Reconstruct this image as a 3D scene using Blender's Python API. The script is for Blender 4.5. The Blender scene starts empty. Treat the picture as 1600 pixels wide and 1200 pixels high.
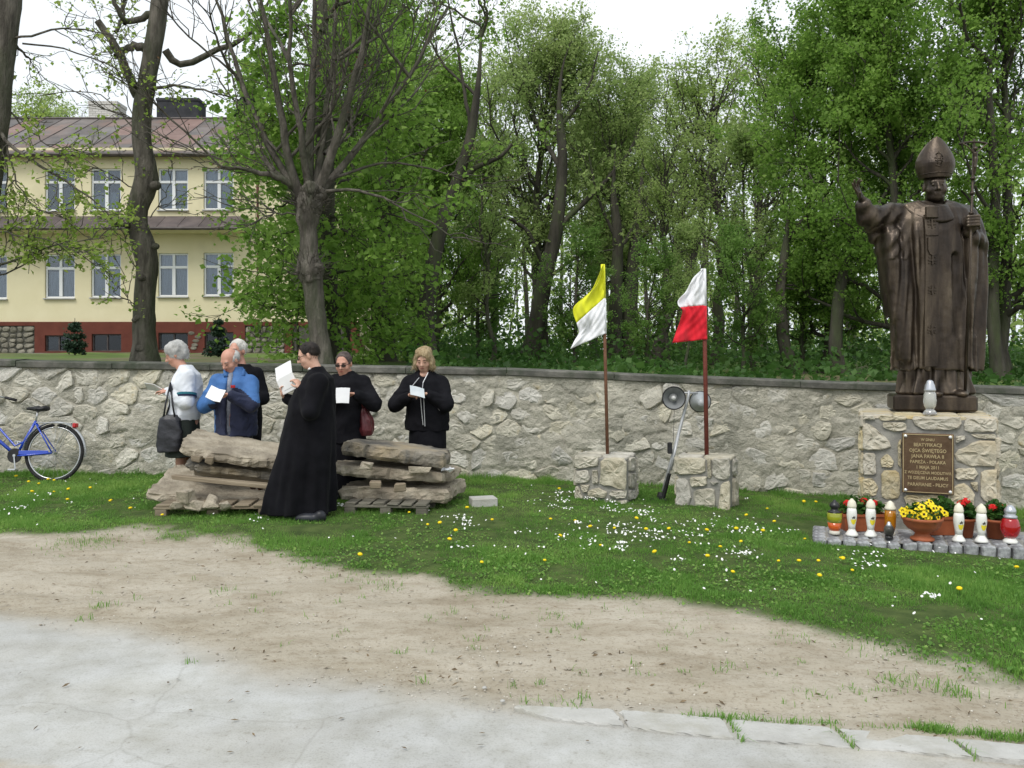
import bpy, math, random
import numpy as np
from mathutils import Vector, Matrix

# ---------------------------------------------------------------- camera, sky, sun, exposure
FPX, EYE, HZ = 1300.0, 1.6, 560.0        # focal length in photo pixels, eye height, horizon row
scene = bpy.context.scene
COL = scene.collection
cam_d = bpy.data.cameras.new('camera')
cam_d.sensor_width = 36.0
cam_d.lens = 36.0 * FPX / 1600.0
cam_d.shift_y = -(600.0 - HZ) / 1600.0
cam_d.clip_start = 0.1
cam_d.clip_end = 2000.0
cam = bpy.data.objects.new('camera', cam_d)
cam.location = (0, 0, EYE)
cam.rotation_euler = (math.radians(90), 0, 0)
COL.objects.link(cam)
scene.camera = cam

SUN_EL, SUN_ROT = math.radians(52), math.radians(200)
world = bpy.data.worlds.new('World')
scene.world = world
world.use_nodes = True
wn = world.node_tree
wn.nodes.clear()
w_out = wn.nodes.new('ShaderNodeOutputWorld')
w_bg = wn.nodes.new('ShaderNodeBackground')
w_sky = wn.nodes.new('ShaderNodeTexSky')
w_sky.sky_type = 'NISHITA'
w_sky.sun_disc = False
w_sky.sun_elevation = SUN_EL
w_sky.sun_rotation = SUN_ROT
w_sky.dust_density = 4.0
w_mix = wn.nodes.new('ShaderNodeMixRGB')          # the cloud deck: even white over the clear sky
w_mix.inputs[0].default_value = 0.88
w_tc = wn.nodes.new('ShaderNodeTexCoord')
w_nz = wn.nodes.new('ShaderNodeTexNoise')
w_nz.inputs['Scale'].default_value = 1.6
w_nz.inputs['Detail'].default_value = 5
w_rp = wn.nodes.new('ShaderNodeValToRGB')
w_rp.color_ramp.elements[0].position = 0.3
w_rp.color_ramp.elements[0].color = (8.2, 8.9, 9.5, 1)
w_rp.color_ramp.elements[1].position = 0.7
w_rp.color_ramp.elements[1].color = (11.0, 11.4, 11.7, 1)
wn.links.new(w_tc.outputs['Generated'], w_nz.inputs['Vector'])
wn.links.new(w_nz.outputs['Fac'], w_rp.inputs['Fac'])
wn.links.new(w_sky.outputs[0], w_mix.inputs[1])
wn.links.new(w_rp.outputs[0], w_mix.inputs[2])
wn.links.new(w_mix.outputs[0], w_bg.inputs['Color'])
w_bg.inputs['Strength'].default_value = 0.082
wn.links.new(w_bg.outputs[0], w_out.inputs[0])

sun_d = bpy.data.lights.new('sun', 'SUN')
sun_d.energy = 1.5
sun_d.angle = math.radians(25)
sun_d.color = (1.0, 0.96, 0.9)
sun = bpy.data.objects.new('sun', sun_d)
# behind the camera and a little to the left, high
sd = Vector((-0.45, -0.8, 1.25)).normalized()
sun.rotation_euler = sd.to_track_quat('Z', 'Y').to_euler()
sun.location = (0, -5, 20)
COL.objects.link(sun)

scene.view_settings.view_transform = 'Standard'
scene.view_settings.look = 'None'
scene.view_settings.exposure = 0.47
scene.view_settings.gamma = 1.0
scene.view_settings.use_curve_mapping = False
scene.cycles.max_bounces = 6
scene.cycles.transparent_max_bounces = 12
scene.cycles.use_denoising = True

RNG = np.random.default_rng(7)
random.seed(7)

# ---------------------------------------------------------------- placing
def W(px, py, Y):
    "the point of the place seen at photo pixel (px, py) at distance Y"
    return np.array([(px - 800.0) * Y / FPX, Y, EYE + (HZ - py) * Y / FPX])

_gx = [-60, -20, -7, -2, 0, 2, 4, 6, 9, 20, 60]
_gz = [.12, .12, .10, .04, .03, -.04, -.14, -.27, -.36, -.45, -.5]
def ground_z(X, Y):
    f = np.clip((np.asarray(Y, float) + 2.0) / 11.0, 0.3, 1.0)
    return np.interp(X, _gx, _gz) * f

def gp(px, py):
    "ground point in front of the wall seen at photo pixel"
    z = 0.0
    for _ in range(12):
        Y = (EYE - z) * FPX / (py - HZ)
        X = (px - 800.0) * Y / FPX
        z = float(ground_z(X, Y))
    return X, Y

# ---------------------------------------------------------------- numpy noise
def _hash(ix, iy, iz, seed):
    h = (ix.astype(np.int64) * 374761393 + iy.astype(np.int64) * 668265263 + iz.astype(np.int64) * 2147483647 + seed * 974634777) & 0xffffffff
    h = ((h ^ (h >> 13)) * 1274126177) & 0xffffffff
    return ((h ^ (h >> 16)) & 0xffff) / 32767.5 - 1.0

def vnoise(P, s=1.0, seed=0):
    P = np.asarray(P, float) * s
    i = np.floor(P).astype(np.int64)
    f = P - i
    f = f * f * (3 - 2 * f)
    r = 0
    for dx in (0, 1):
        wx = f[..., 0] if dx else 1 - f[..., 0]
        for dy in (0, 1):
            wy = f[..., 1] if dy else 1 - f[..., 1]
            for dz in (0, 1):
                wz = f[..., 2] if dz else 1 - f[..., 2]
                r = r + wx * wy * wz * _hash(i[..., 0] + dx, i[..., 1] + dy, i[..., 2] + dz, seed)
    return r

def fbm(P, s=1.0, seed=0, oct=4):
    r, a = 0, 1.0
    for k in range(oct):
        r = r + a * vnoise(P, s * 2 ** k, seed + k * 17)
        a *= 0.5
    return r

# ---------------------------------------------------------------- mesh building
class MB:
    def __init__(s):
        s.V = []; s.F = []; s.n = 0
    def add(s, V, F):
        V = np.asarray(V, float)
        s.V.append(V)
        s.F.extend([tuple(int(i) + s.n for i in f) for f in F])
        s.n += len(V)
        return s
    def box(s, c, d, rz=0.0, M=None):
        x, y, z = np.array(d, float) / 2
        V = np.array([(a * x, b * y, e * z) for e in (-1, 1) for b in (-1, 1) for a in (-1, 1)])
        if rz:
            ca, sa = math.cos(rz), math.sin(rz)
            V = V @ np.array([[ca, sa, 0], [-sa, ca, 0], [0, 0, 1]])
        if M is not None:
            V = V @ np.array(M.to_3x3()).T
        return s.add(V + np.array(c), [(0, 2, 3, 1), (4, 5, 7, 6), (0, 1, 5, 4), (2, 6, 7, 3), (0, 4, 6, 2), (1, 3, 7, 5)])
    def bevbox(s, c, d, b=0.01, rz=0.0, jit=0.0, rng=None):
        "box with chamfered edges (24 vertices)"
        x, y, z = np.array(d, float) / 2
        V = []; idx = {}
        for ax in range(3):
            for sx in (-1, 1):
                for sy in (-1, 1):
                    for sz in (-1, 1):
                        v = [sx * (x - (b if ax != 0 else 0)), sy * (y - (b if ax != 1 else 0)), sz * (z - (b if ax != 2 else 0))]
                        idx[(ax, sx, sy, sz)] = len(V); V.append(v)
        F = []
        for sg in (-1, 1):
            f = [idx[(0, sg, -1, -1)], idx[(0, sg, 1, -1)], idx[(0, sg, 1, 1)], idx[(0, sg, -1, 1)]]; F.append(f if sg > 0 else f[::-1])
            f = [idx[(1, -1, sg, -1)], idx[(1, -1, sg, 1)], idx[(1, 1, sg, 1)], idx[(1, 1, sg, -1)]]; F.append(f if sg > 0 else f[::-1])
            f = [idx[(2, -1, -1, sg)], idx[(2, 1, -1, sg)], idx[(2, 1, 1, sg)], idx[(2, -1, 1, sg)]]; F.append(f if sg > 0 else f[::-1])
        for a in (-1, 1):
            for c_ in (-1, 1):
                F.append([idx[(0, a, c_, -1)], idx[(0, a, c_, 1)], idx[(1, a, c_, 1)], idx[(1, a, c_, -1)]])
                F.append([idx[(0, a, -1, c_)], idx[(0, a, 1, c_)], idx[(2, a, 1, c_)], idx[(2, a, -1, c_)]])
                F.append([idx[(1, -1, a, c_)], idx[(1, 1, a, c_)], idx[(2, 1, a, c_)], idx[(2, -1, a, c_)]])
        for sx in (-1, 1):
            for sy in (-1, 1):
                for sz in (-1, 1):
                    F.append([idx[(0, sx, sy, sz)], idx[(1, sx, sy, sz)], idx[(2, sx, sy, sz)]])
        V = np.array(V)
        if jit and rng is not None:
            J = {}
            for k, (key, i) in enumerate(idx.items()):
                cr = key[1:]
                if cr not in J: J[cr] = rng.normal(0, jit, 3)
                V[i] += J[cr]
        if rz:
            ca, sa = math.cos(rz), math.sin(rz)
            V = V @ np.array([[ca, sa, 0], [-sa, ca, 0], [0, 0, 1]])
        return s.add(V + np.array(c), F)
    def tube(s, pts, rad, sides=8, caps=True):
        pts = np.asarray(pts, float)
        n = len(pts)
        rad = np.broadcast_to(np.asarray(rad, float), (n,)) if np.ndim(rad) < 2 else rad
        T = np.gradient(pts, axis=0)
        T /= np.linalg.norm(T, axis=1, keepdims=True) + 1e-9
        up = np.array([0, 0, 1.0]) if abs(T[0][2]) < 0.9 else np.array([1.0, 0, 0])
        A = np.cross(T, up); A /= np.linalg.norm(A, axis=1, keepdims=True) + 1e-9
        B = np.cross(T, A)
        th = np.linspace(0, 2 * math.pi, sides, endpoint=False)
        R = (A[:, None, :] * np.cos(th)[None, :, None] + B[:, None, :] * np.sin(th)[None, :, None])
        V = (pts[:, None, :] + R * rad[:, None, None]).reshape(-1, 3)
        F = []
        for i in range(n - 1):
            for j in range(sides):
                k = (j + 1) % sides
                F.append((i * sides + j, i * sides + k, (i + 1) * sides + k, (i + 1) * sides + j))
        if caps:
            F.append(tuple(range(sides))[::-1]); F.append(tuple((n - 1) * sides + j for j in range(sides)))
        return s.add(V, F)
    def lathe(s, prof, c=(0, 0, 0), sides=20, M=None, caps=True):
        "prof: (radius, z) from bottom to top"
        th = np.linspace(0, 2 * math.pi, sides, endpoint=False)
        V = []; F = []
        for r, z in prof:
            V += [(r * math.cos(t), r * math.sin(t), z) for t in th]
        n = len(prof)
        for i in range(n - 1):
            for j in range(sides):
                k = (j + 1) % sides
                F.append((i * sides + j, i * sides + k, (i + 1) * sides + k, (i + 1) * sides + j))
        if caps and prof[0][0] > 1e-4: F.append(tuple(range(sides))[::-1])
        if caps and prof[-1][0] > 1e-4: F.append(tuple((n - 1) * sides + j for j in range(sides)))
        V = np.array(V)
        if M is not None: V = V @ np.array(M.to_3x3()).T
        return s.add(V + np.array(c), F)
    def ball(s, c, r, nu=10, nv=7):
        prof = [(max(1e-5, math.sin(math.pi * i / nv)), -math.cos(math.pi * i / nv)) for i in range(nv + 1)]
        r = np.broadcast_to(np.array(r, float), (3,))
        t = MB(); t.lathe(prof, sides=nu)
        return s.add(np.vstack(t.V) * r + np.array(c), t.F)
    def verts(s):
        return np.vstack(s.V)

def fast_mesh(name, V, F=None, quads=None, tris=None, smooth=True, attr=None):
    me = bpy.data.meshes.new(name)
    V = np.asarray(V, np.float32)
    if F is not None:
        me.from_pydata([tuple(v) for v in V.tolist()], [], F)
    else:
        parts = []; counts = []
        if quads is not None and len(quads): parts.append(np.asarray(quads, np.int32).ravel()); counts.append(np.full(len(quads), 4, np.int32))
        if tris is not None and len(tris): parts.append(np.asarray(tris, np.int32).ravel()); counts.append(np.full(len(tris), 3, np.int32))
        loops = np.concatenate(parts); cnt = np.concatenate(counts)
        me.vertices.add(len(V)); me.vertices.foreach_set('co', V.ravel())
        me.loops.add(len(loops)); me.loops.foreach_set('vertex_index', loops)
        me.polygons.add(len(cnt))
        st = np.concatenate([[0], np.cumsum(cnt)[:-1]]).astype(np.int32)
        me.polygons.foreach_set('loop_start', st)
        me.polygons.foreach_set('loop_total', cnt)
        me.update(calc_edges=True)
    if smooth:
        me.polygons.foreach_set('use_smooth', np.ones(len(me.polygons), bool))
    if attr:
        for k, a in attr.items():
            at = me.attributes.new(k, 'FLOAT', 'POINT')
            at.data.foreach_set('value', np.asarray(a, np.float32))
    me.update()
    return me

def link(name, me, mat=None, parent=None, loc=None):
    o = bpy.data.objects.new(name, me)
    COL.objects.link(o)
    if mat is not None and me is not None and not me.materials: me.materials.append(mat)
    if parent is not None: o.parent = parent
    if loc is not None: o.location = loc
    return o

def obj(name, mb, mat, parent=None, smooth=False, world=False, loc=None, angle=None):
    V = mb.verts()
    if world and parent is not None:
        V = V - wloc(parent)
    me = fast_mesh(name, V, F=mb.F, smooth=smooth)
    return link(name, me, mat, parent, loc)

_WL = {}
def wloc(o):
    l = np.zeros(3)
    while o is not None:
        l = l + np.array(o.location); o = o.parent
    return l

def thing(name, label, cat, loc=(0, 0, 0), group=None, rz=0.0, rot=None):
    o = bpy.data.objects.new(name, None)
    o.empty_display_size = 0.1
    COL.objects.link(o)
    o.location = tuple(float(a) for a in loc)
    o.rotation_euler = rot if rot is not None else (0, 0, rz)
    o['label'] = label; o['category'] = cat
    if group: o['group'] = group
    return o

def tag(o, label=None, cat=None, group=None, kind=None):
    if label: o['label'] = label
    if cat: o['category'] = cat
    if group: o['group'] = group
    if kind: o['kind'] = kind
    return o

def copy_tree(o, parent=None):
    c = o.copy(); COL.objects.link(c); c.parent = parent
    for ch in list(o.children): copy_tree(ch, c)
    return c

# ---------------------------------------------------------------- materials
def _n(nt, t, **kw):
    n = nt.nodes.new(t)
    for k, v in kw.items():
        if k in n.inputs: n.inputs[k].default_value = v
        else: setattr(n, k, v)
    return n

def c4(c):
    return (c[0], c[1], c[2], 1.0)

def mat(name, c1, c2=None, scale=6.0, rough=0.8, bump=0.0, bscale=None, metallic=0.0, stretch=(1, 1, 1), c3=None,
        c3pos=0.7, objvar=0.0, spec=0.3, detail=6, bdist=0.02, contrast=(0.35, 0.65), sheen=0.0, huevar=0.0, geo=False, coat=0.0):
    m = bpy.data.materials.new(name); m.use_nodes = True
    nt = m.node_tree; bs = nt.nodes['Principled BSDF']
    bs.inputs['Roughness'].default_value = rough
    bs.inputs['Metallic'].default_value = metallic
    bs.inputs['Specular IOR Level'].default_value = spec
    if coat: bs.inputs['Coat Weight'].default_value = coat
    if sheen: bs.inputs['Sheen Weight'].default_value = sheen
    tc = _n(nt, 'ShaderNodeTexCoord'); mp = _n(nt, 'ShaderNodeMapping')
    mp.inputs['Scale'].default_value = stretch
    if geo:
        g = _n(nt, 'ShaderNodeNewGeometry'); nt.links.new(g.outputs['Position'], mp.inputs['Vector'])
    else:
        nt.links.new(tc.outputs['Object'], mp.inputs['Vector'])
    out = None
    if c2 is not None:
        nz = _n(nt, 'ShaderNodeTexNoise', Scale=scale, Detail=detail, Roughness=0.6)
        nt.links.new(mp.outputs[0], nz.inputs['Vector'])
        rp = _n(nt, 'ShaderNodeValToRGB')
        rp.color_ramp.elements[0].position = contrast[0]; rp.color_ramp.elements[0].color = c4(c1)
        rp.color_ramp.elements[1].position = contrast[1]; rp.color_ramp.elements[1].color = c4(c2)
        nt.links.new(nz.outputs['Fac'], rp.inputs['Fac'])
        out = rp.outputs[0]
        if c3 is not None:
            n2 = _n(nt, 'ShaderNodeTexNoise', Scale=scale * 0.37, Detail=detail, Roughness=0.65)
            mp2 = _n(nt, 'ShaderNodeMapping'); mp2.inputs['Location'].default_value = (3.1, 7.7, 1.3); mp2.inputs['Scale'].default_value = stretch
            nt.links.new((g.outputs['Position'] if geo else tc.outputs['Object']), mp2.inputs['Vector']); nt.links.new(mp2.outputs[0], n2.inputs['Vector'])
            r2 = _n(nt, 'ShaderNodeValToRGB')
            r2.color_ramp.elements[0].position = c3pos - 0.15; r2.color_ramp.elements[0].color = (0, 0, 0, 1)
            r2.color_ramp.elements[1].position = c3pos; r2.color_ramp.elements[1].color = (1, 1, 1, 1)
            nt.links.new(n2.outputs['Fac'], r2.inputs['Fac'])
            mx = _n(nt, 'ShaderNodeMixRGB'); nt.links.new(r2.outputs[0], mx.inputs[0])
            nt.links.new(out, mx.inputs[1]); mx.inputs[2].default_value = c4(c3)
            out = mx.outputs[0]
    if objvar or huevar:
        oi = _n(nt, 'ShaderNodeObjectInfo')
        hs = _n(nt, 'ShaderNodeHueSaturation')
        mr = _n(nt, 'ShaderNodeMapRange')
        mr.inputs['To Min'].default_value = 1 - objvar; mr.inputs['To Max'].default_value = 1 + objvar
        nt.links.new(oi.outputs['Random'], mr.inputs['Value'])
        nt.links.new(mr.outputs[0], hs.inputs['Value'])
        if huevar:
            ml = _n(nt, 'ShaderNodeMath', operation='MULTIPLY'); ml.inputs[1].default_value = 7.31
            fr = _n(nt, 'ShaderNodeMath', operation='FRACT')
            m3 = _n(nt, 'ShaderNodeMapRange'); m3.inputs['To Min'].default_value = 1 - huevar; m3.inputs['To Max'].default_value = 1 + huevar
            nt.links.new(oi.outputs['Random'], ml.inputs[0]); nt.links.new(ml.outputs[0], fr.inputs[0]); nt.links.new(fr.outputs[0], m3.inputs['Value'])
            nt.links.new(m3.outputs[0], hs.inputs['Saturation'])
        if out is None: hs.inputs['Color'].default_value = c4(c1)
        else: nt.links.new(out, hs.inputs['Color'])
        out = hs.outputs[0]
    if out is None: bs.inputs['Base Color'].default_value = c4(c1)
    else: nt.links.new(out, bs.inputs['Base Color'])
    if bump:
        b = _n(nt, 'ShaderNodeBump', Strength=bump, Distance=bdist)
        n3 = _n(nt, 'ShaderNodeTexNoise', Scale=bscale or scale * 3, Detail=8, Roughness=0.65)
        nt.links.new(mp.outputs[0], n3.inputs['Vector'])
        nt.links.new(n3.outputs['Fac'], b.inputs['Height'])
        nt.links.new(b.outputs[0], bs.inputs['Normal'])
    return m

def leaf_mat(name, ca, cb, cc, trans=0.45):
    "thin leaf: diffuse with translucency, colour varies leaf by leaf through the attribute var"
    m = bpy.data.materials.new(name); m.use_nodes = True
    nt = m.node_tree; nt.nodes.clear()
    o = _n(nt, 'ShaderNodeOutputMaterial')
    at = _n(nt, 'ShaderNodeAttribute', attribute_name='var')
    rp = _n(nt, 'ShaderNodeValToRGB')
    rp.color_ramp.elements[0].color = c4(ca); rp.color_ramp.elements[1].color = c4(cc)
    e = rp.color_ramp.elements.new(0.5); e.color = c4(cb)
    nt.links.new(at.outputs['Fac'], rp.inputs['Fac'])
    pb = _n(nt, 'ShaderNodeBsdfPrincipled'); pb.inputs['Roughness'].default_value = 0.55; pb.inputs['Specular IOR Level'].default_value = 0.25
    tr = _n(nt, 'ShaderNodeBsdfTranslucent')
    hs = _n(nt, 'ShaderNodeHueSaturation', Saturation=1.0, Value=1.65)
    nt.links.new(rp.outputs[0], pb.inputs['Base Color']); nt.links.new(rp.outputs[0], hs.inputs['Color']); nt.links.new(hs.outputs[0], tr.inputs['Color'])
    mx = _n(nt, 'ShaderNodeMixShader'); mx.inputs[0].default_value = trans
    nt.links.new(pb.outputs[0], mx.inputs[1]); nt.links.new(tr.outputs[0], mx.inputs[2])
    nt.links.new(mx.outputs[0], o.inputs[0])
    return m

def glass_mat(name, tint, gloss=0.3, rough=0.05):
    m = bpy.data.materials.new(name); m.use_nodes = True
    nt = m.node_tree; nt.nodes.clear()
    o = _n(nt, 'ShaderNodeOutputMaterial'); t = _n(nt, 'ShaderNodeBsdfTransparent'); t.inputs[0].default_value = c4(tint)
    g = _n(nt, 'ShaderNodeBsdfGlossy', Roughness=rough); g.inputs[0].default_value = (0.9, 0.95, 1, 1)
    lw = _n(nt, 'ShaderNodeFresnel', IOR=1.5)
    ad = _n(nt, 'ShaderNodeMath', operation='ADD'); ad.inputs[1].default_value = gloss; ad.use_clamp = True
    nt.links.new(lw.outputs[0], ad.inputs[0])
    mx = _n(nt, 'ShaderNodeMixShader')
    nt.links.new(ad.outputs[0], mx.inputs[0]); nt.links.new(t.outputs[0], mx.inputs[1]); nt.links.new(g.outputs[0], mx.inputs[2]); nt.links.new(mx.outputs[0], o.inputs[0])
    return m

# ---------------------------------------------------------------- sculpting with distance fields
def surface_nets(Fd, origin, h):
    ins = Fd < 0
    nx, ny, nz = Fd.shape
    c = [ins[a:nx - 1 + a, b:ny - 1 + b, d:nz - 1 + d] for a in (0, 1) for b in (0, 1) for d in (0, 1)]
    s = sum(x.astype(np.int8) for x in c)
    act = (s > 0) & (s < 8)
    idx = -np.ones(act.shape, np.int64)
    I = np.argwhere(act); idx[act] = np.arange(len(I))
    acc = np.zeros((len(I), 3)); cnt = np.zeros(len(I))
    corners = [(a, b, d) for a in (0, 1) for b in (0, 1) for d in (0, 1)]
    vals = [Fd[I[:, 0] + a, I[:, 1] + b, I[:, 2] + d] for a, b, d in corners]
    for i, ca in enumerate(corners):
        for j, cb in enumerate(corners):
            if j <= i or sum(abs(p - q) for p, q in zip(ca, cb)) != 1: continue
            va, vb = vals[i], vals[j]
            m = (va < 0) != (vb < 0)
            t = np.where(m, va / np.where(m, va - vb, 1), 0)
            p = np.array(ca)[None] + t[:, None] * (np.array(cb) - np.array(ca))[None]
            acc += p * m[:, None]; cnt += m
    V = (I + acc / cnt[:, None]) * h + np.array(origin)
    quads = []
    for ax in range(3):
        sl0 = [slice(None)] * 3; sl1 = [slice(None)] * 3
        sl0[ax] = slice(0, -1); sl1[ax] = slice(1, None)
        a = ins[tuple(sl0)]; b = ins[tuple(sl1)]
        ch = a != b
        E = np.argwhere(ch)
        u, v = (ax + 1) % 3, (ax + 2) % 3
        E = E[(E[:, u] > 0) & (E[:, v] > 0) & (E[:, u] < Fd.shape[u] - 1) & (E[:, v] < Fd.shape[v] - 1)]
        flip = a[tuple(E.T)]
        du = np.zeros(3, int); du[u] = 1
        dv = np.zeros(3, int); dv[v] = 1
        q = np.stack([idx[tuple((E - du - dv).T)], idx[tuple((E - dv).T)], idx[tuple(E.T)], idx[tuple((E - du).T)]], 1)
        q = np.where(flip[:, None], q, q[:, ::-1])
        quads.append(q)
    return V, np.vstack(quads)

class SDF:
    "a solid grown from blended shapes; every shape is evaluated only near itself"
    def __init__(s, lo, hi, h):
        s.h = h; s.lo = np.array(lo, float)
        n = np.ceil((np.array(hi) - s.lo) / h).astype(int) + 1
        s.F = np.full(tuple(n), 0.25, np.float32)
        s.ax = [s.lo[i] + h * np.arange(n[i]) for i in range(3)]
    def win(s, lo, hi):
        w = []
        for i in range(3):
            a = int(np.clip(np.floor((lo[i] - s.lo[i]) / s.h), 0, s.F.shape[i])); b = int(np.clip(np.ceil((hi[i] - s.lo[i]) / s.h) + 1, 0, s.F.shape[i]))
            w.append(slice(a, b))
        X, Y, Z = np.meshgrid(s.ax[0][w[0]], s.ax[1][w[1]], s.ax[2][w[2]], indexing='ij')
        return tuple(w), X, Y, Z
    def _put(s, w, d, k, sub):
        A = s.F[w]
        if d.size == 0: return
        if sub:
            d = -d; hh = np.clip(0.5 - 0.5 * (A - d) / k, 0, 1)      # smooth max
            s.F[w] = A * (1 - hh) + d * hh + k * hh * (1 - hh)
        else:
            hh = np.clip(0.5 + 0.5 * (A - d) / k, 0, 1)
            s.F[w] = A * (1 - hh) + d * hh - k * hh * (1 - hh)
    def cap(s, a, b, ra, rb=None, k=0.02, sub=False):
        rb = ra if rb is None else rb
        a = np.array(a, float); b = np.array(b, float); m = max(ra, rb) + k + 3 * s.h
        w, X, Y, Z = s.win(np.minimum(a, b) - m, np.maximum(a, b) + m)
        v = b - a; L = float(v @ v) + 1e-12
        t = np.clip(((X - a[0]) * v[0] + (Y - a[1]) * v[1] + (Z - a[2]) * v[2]) / L, 0, 1)
        d = np.sqrt((X - a[0] - t * v[0]) ** 2 + (Y - a[1] - t * v[1]) ** 2 + (Z - a[2] - t * v[2]) ** 2) - (ra + t * (rb - ra))
        s._put(w, d, k, sub); return s
    def ell(s, c, r, R=None, k=0.02, sub=False):
        c = np.array(c, float); r = np.broadcast_to(np.array(r, float), (3,)); m = max(r) + k + 3 * s.h
        w, X, Y, Z = s.win(c - m, c + m)
        P = np.stack([X - c[0], Y - c[1], Z - c[2]], -1)
        if R is not None: P = P @ np.asarray(R)          # columns of R are the local axes
        q = P / r
        k0 = np.sqrt((q ** 2).sum(-1)); k1 = np.sqrt(((q / r) ** 2).sum(-1)) + 1e-9
        d = k0 * (k0 - 1) / k1
        s._put(w, d, k, sub); return s
    def box(s, c, r, R=None, rr=0.005, k=0.01, sub=False):
        c = np.array(c, float); r = np.array(r, float); m = float(np.linalg.norm(r)) + k + 3 * s.h
        w, X, Y, Z = s.win(c - m, c + m)
        P = np.stack([X - c[0], Y - c[1], Z - c[2]], -1)
        if R is not None: P = P @ np.asarray(R)
        q = np.abs(P) - (r - rr)
        d = np.sqrt((np.maximum(q, 0) ** 2).sum(-1)) + np.minimum(q.max(-1), 0) - rr
        s._put(w, d, k, sub); return s
    def loft(s, st, k=0.03, folds=None, rot=0.0, sub=False, power=2.0):
        "st: rows (z, cx, cy, rx, ry) bottom to top; folds(theta, z) is a relative swelling"
        st = np.array(st, float)
        m = k + 4 * s.h; R = max(st[:, 3].max(), st[:, 4].max()) * 1.35 + m
        w, X, Y, Z = s.win((st[:, 1].min() - R, st[:, 2].min() - R, st[0, 0] - m), (st[:, 1].max() + R, st[:, 2].max() + R, st[-1, 0] + m))
        zz = Z[0, 0, :]
        cx, cy, rx, ry = [np.interp(zz, st[:, 0], st[:, i]) for i in (1, 2, 3, 4)]
        x = X - cx; y = Y - cy
        if rot:
            ca, sa = math.cos(rot), math.sin(rot)
            x, y = x * ca + y * sa, -x * sa + y * ca
        q = ((np.abs(x) / rx) ** power + (np.abs(y) / ry) ** power) ** (1 / power)
        if folds is not None:
            q = q / (1 + folds(np.arctan2(y / ry, x / rx), Z))
        d = (q - 1) * np.minimum(rx, ry)
        d = np.maximum(d, np.maximum(st[0, 0] - Z, Z - st[-1, 0]))
        s._put(w, d, k, sub); return s
    def warp(s, fn, lo=None, hi=None):
        "fn(X, Y, Z) is subtracted from the distance: swells where positive"
        w, X, Y, Z = s.win(s.lo if lo is None else lo, s.lo + s.h * np.array(s.F.shape) if hi is None else hi)
        s.F[w] -= fn(X, Y, Z).astype(np.float32); return s
    def noise(s, amp, scale, seed=0, lo=None, hi=None):
        F = s.F; near = np.abs(F) < 3 * s.h + amp
        I = np.argwhere(near)
        P = I * s.h + s.lo
        F[near] -= (amp * fbm(P, scale, seed, 3)).astype(np.float32); return s
    def creases(s, amp, scale, seed=0, sx=1.0, sz=1.0, tilt=.5):
        "sagging cloth: sharp-topped folds running slantwise"
        F = s.F; near = np.abs(F) < 3 * s.h + amp
        P = np.argwhere(near) * s.h + s.lo
        w = P + .10 * np.stack([vnoise(P, 4, seed + 9), vnoise(P, 4, seed + 10), vnoise(P, 4, seed + 11)], -1)
        Q_ = np.stack([w[:, 0] * sx + w[:, 2] * tilt, w[:, 1] * sx, w[:, 2] * sz], -1)
        n1 = 1 - 2.2 * np.abs(vnoise(Q_, scale, seed)); Q_[:, 0] -= 2 * tilt * w[:, 2]; n2 = 1 - 2.2 * np.abs(vnoise(Q_, scale * 1.7, seed + 3))
        F[near] -= (amp * (.65 * n1 + .35 * n2)).astype(np.float32); return s
    def mesh(s, name, smooth_it=1):
        F = s.F.copy()
        F[0] = F[-1] = 0.2; F[:, 0] = F[:, -1] = 0.2; F[:, :, 0] = F[:, :, -1] = 0.2
        V, Q = surface_nets(F, s.lo, s.h)
        for _ in range(smooth_it):
            acc = np.zeros_like(V); cnt = np.zeros(len(V))
            for i in range(4):
                a, b = Q[:, i], Q[:, (i + 1) % 4]
                for k in range(3):
                    acc[:, k] += np.bincount(a, V[b, k], len(V)) + np.bincount(b, V[a, k], len(V))
                cnt += np.bincount(a, minlength=len(V)) + np.bincount(b, minlength=len(V))
            V = V * 0.5 + 0.5 * acc / np.maximum(cnt, 1)[:, None]
        return fast_mesh(name, V, quads=Q)
# ================================================================ THE SETTING: ground, road, kerb
def poly_interp(pix):
    P = np.array([gp(a, b) for a, b in pix])
    o = np.argsort(P[:, 0]); return P[o, 0], P[o, 1]
GE = poly_interp([(-200, 828), (0, 830), (100, 836), (200, 828), (330, 838), (420, 856), (520, 884), (640, 908), (720, 922), (830, 934), (950, 938), (1050, 944), (1130, 960), (1200, 972), (1260, 985), (1330, 1003), (1400, 1018), (1500, 1036), (1600, 1050), (1800, 1085)])
CE = poly_interp([(-200, 950), (0, 955), (100, 970), (200, 985), (300, 1018), (400, 1048), (460, 1060), (600, 1072), (700, 1088), (800, 1103), (960, 1122), (1100, 1135), (1250, 1150), (1600, 1185), (1900, 1215)])
def grass_edge(X): return np.interp(X, *GE)
def road_edge(X): return np.interp(X, *CE)

_wx = [-13, -6.7, 0, 4.04, 6.2, 9.5]
def wall_y(X): return np.interp(X, _wx, [10.95, 10.9, 10.8, 10.5, 10.1, 9.6])
def wall_top(X): return np.interp(X, _wx, [1.6, 1.575, 1.46, 1.293, 1.243, 1.19])

def sstep(a, b, x):
    t = np.clip((x - a) / (b - a), 0, 1); return t * t * (3 - 2 * t)

def gnoise(X, Y, s, seed):
    return fbm(np.stack([X, Y, np.zeros_like(X)], -1), s, seed, 4)

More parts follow.
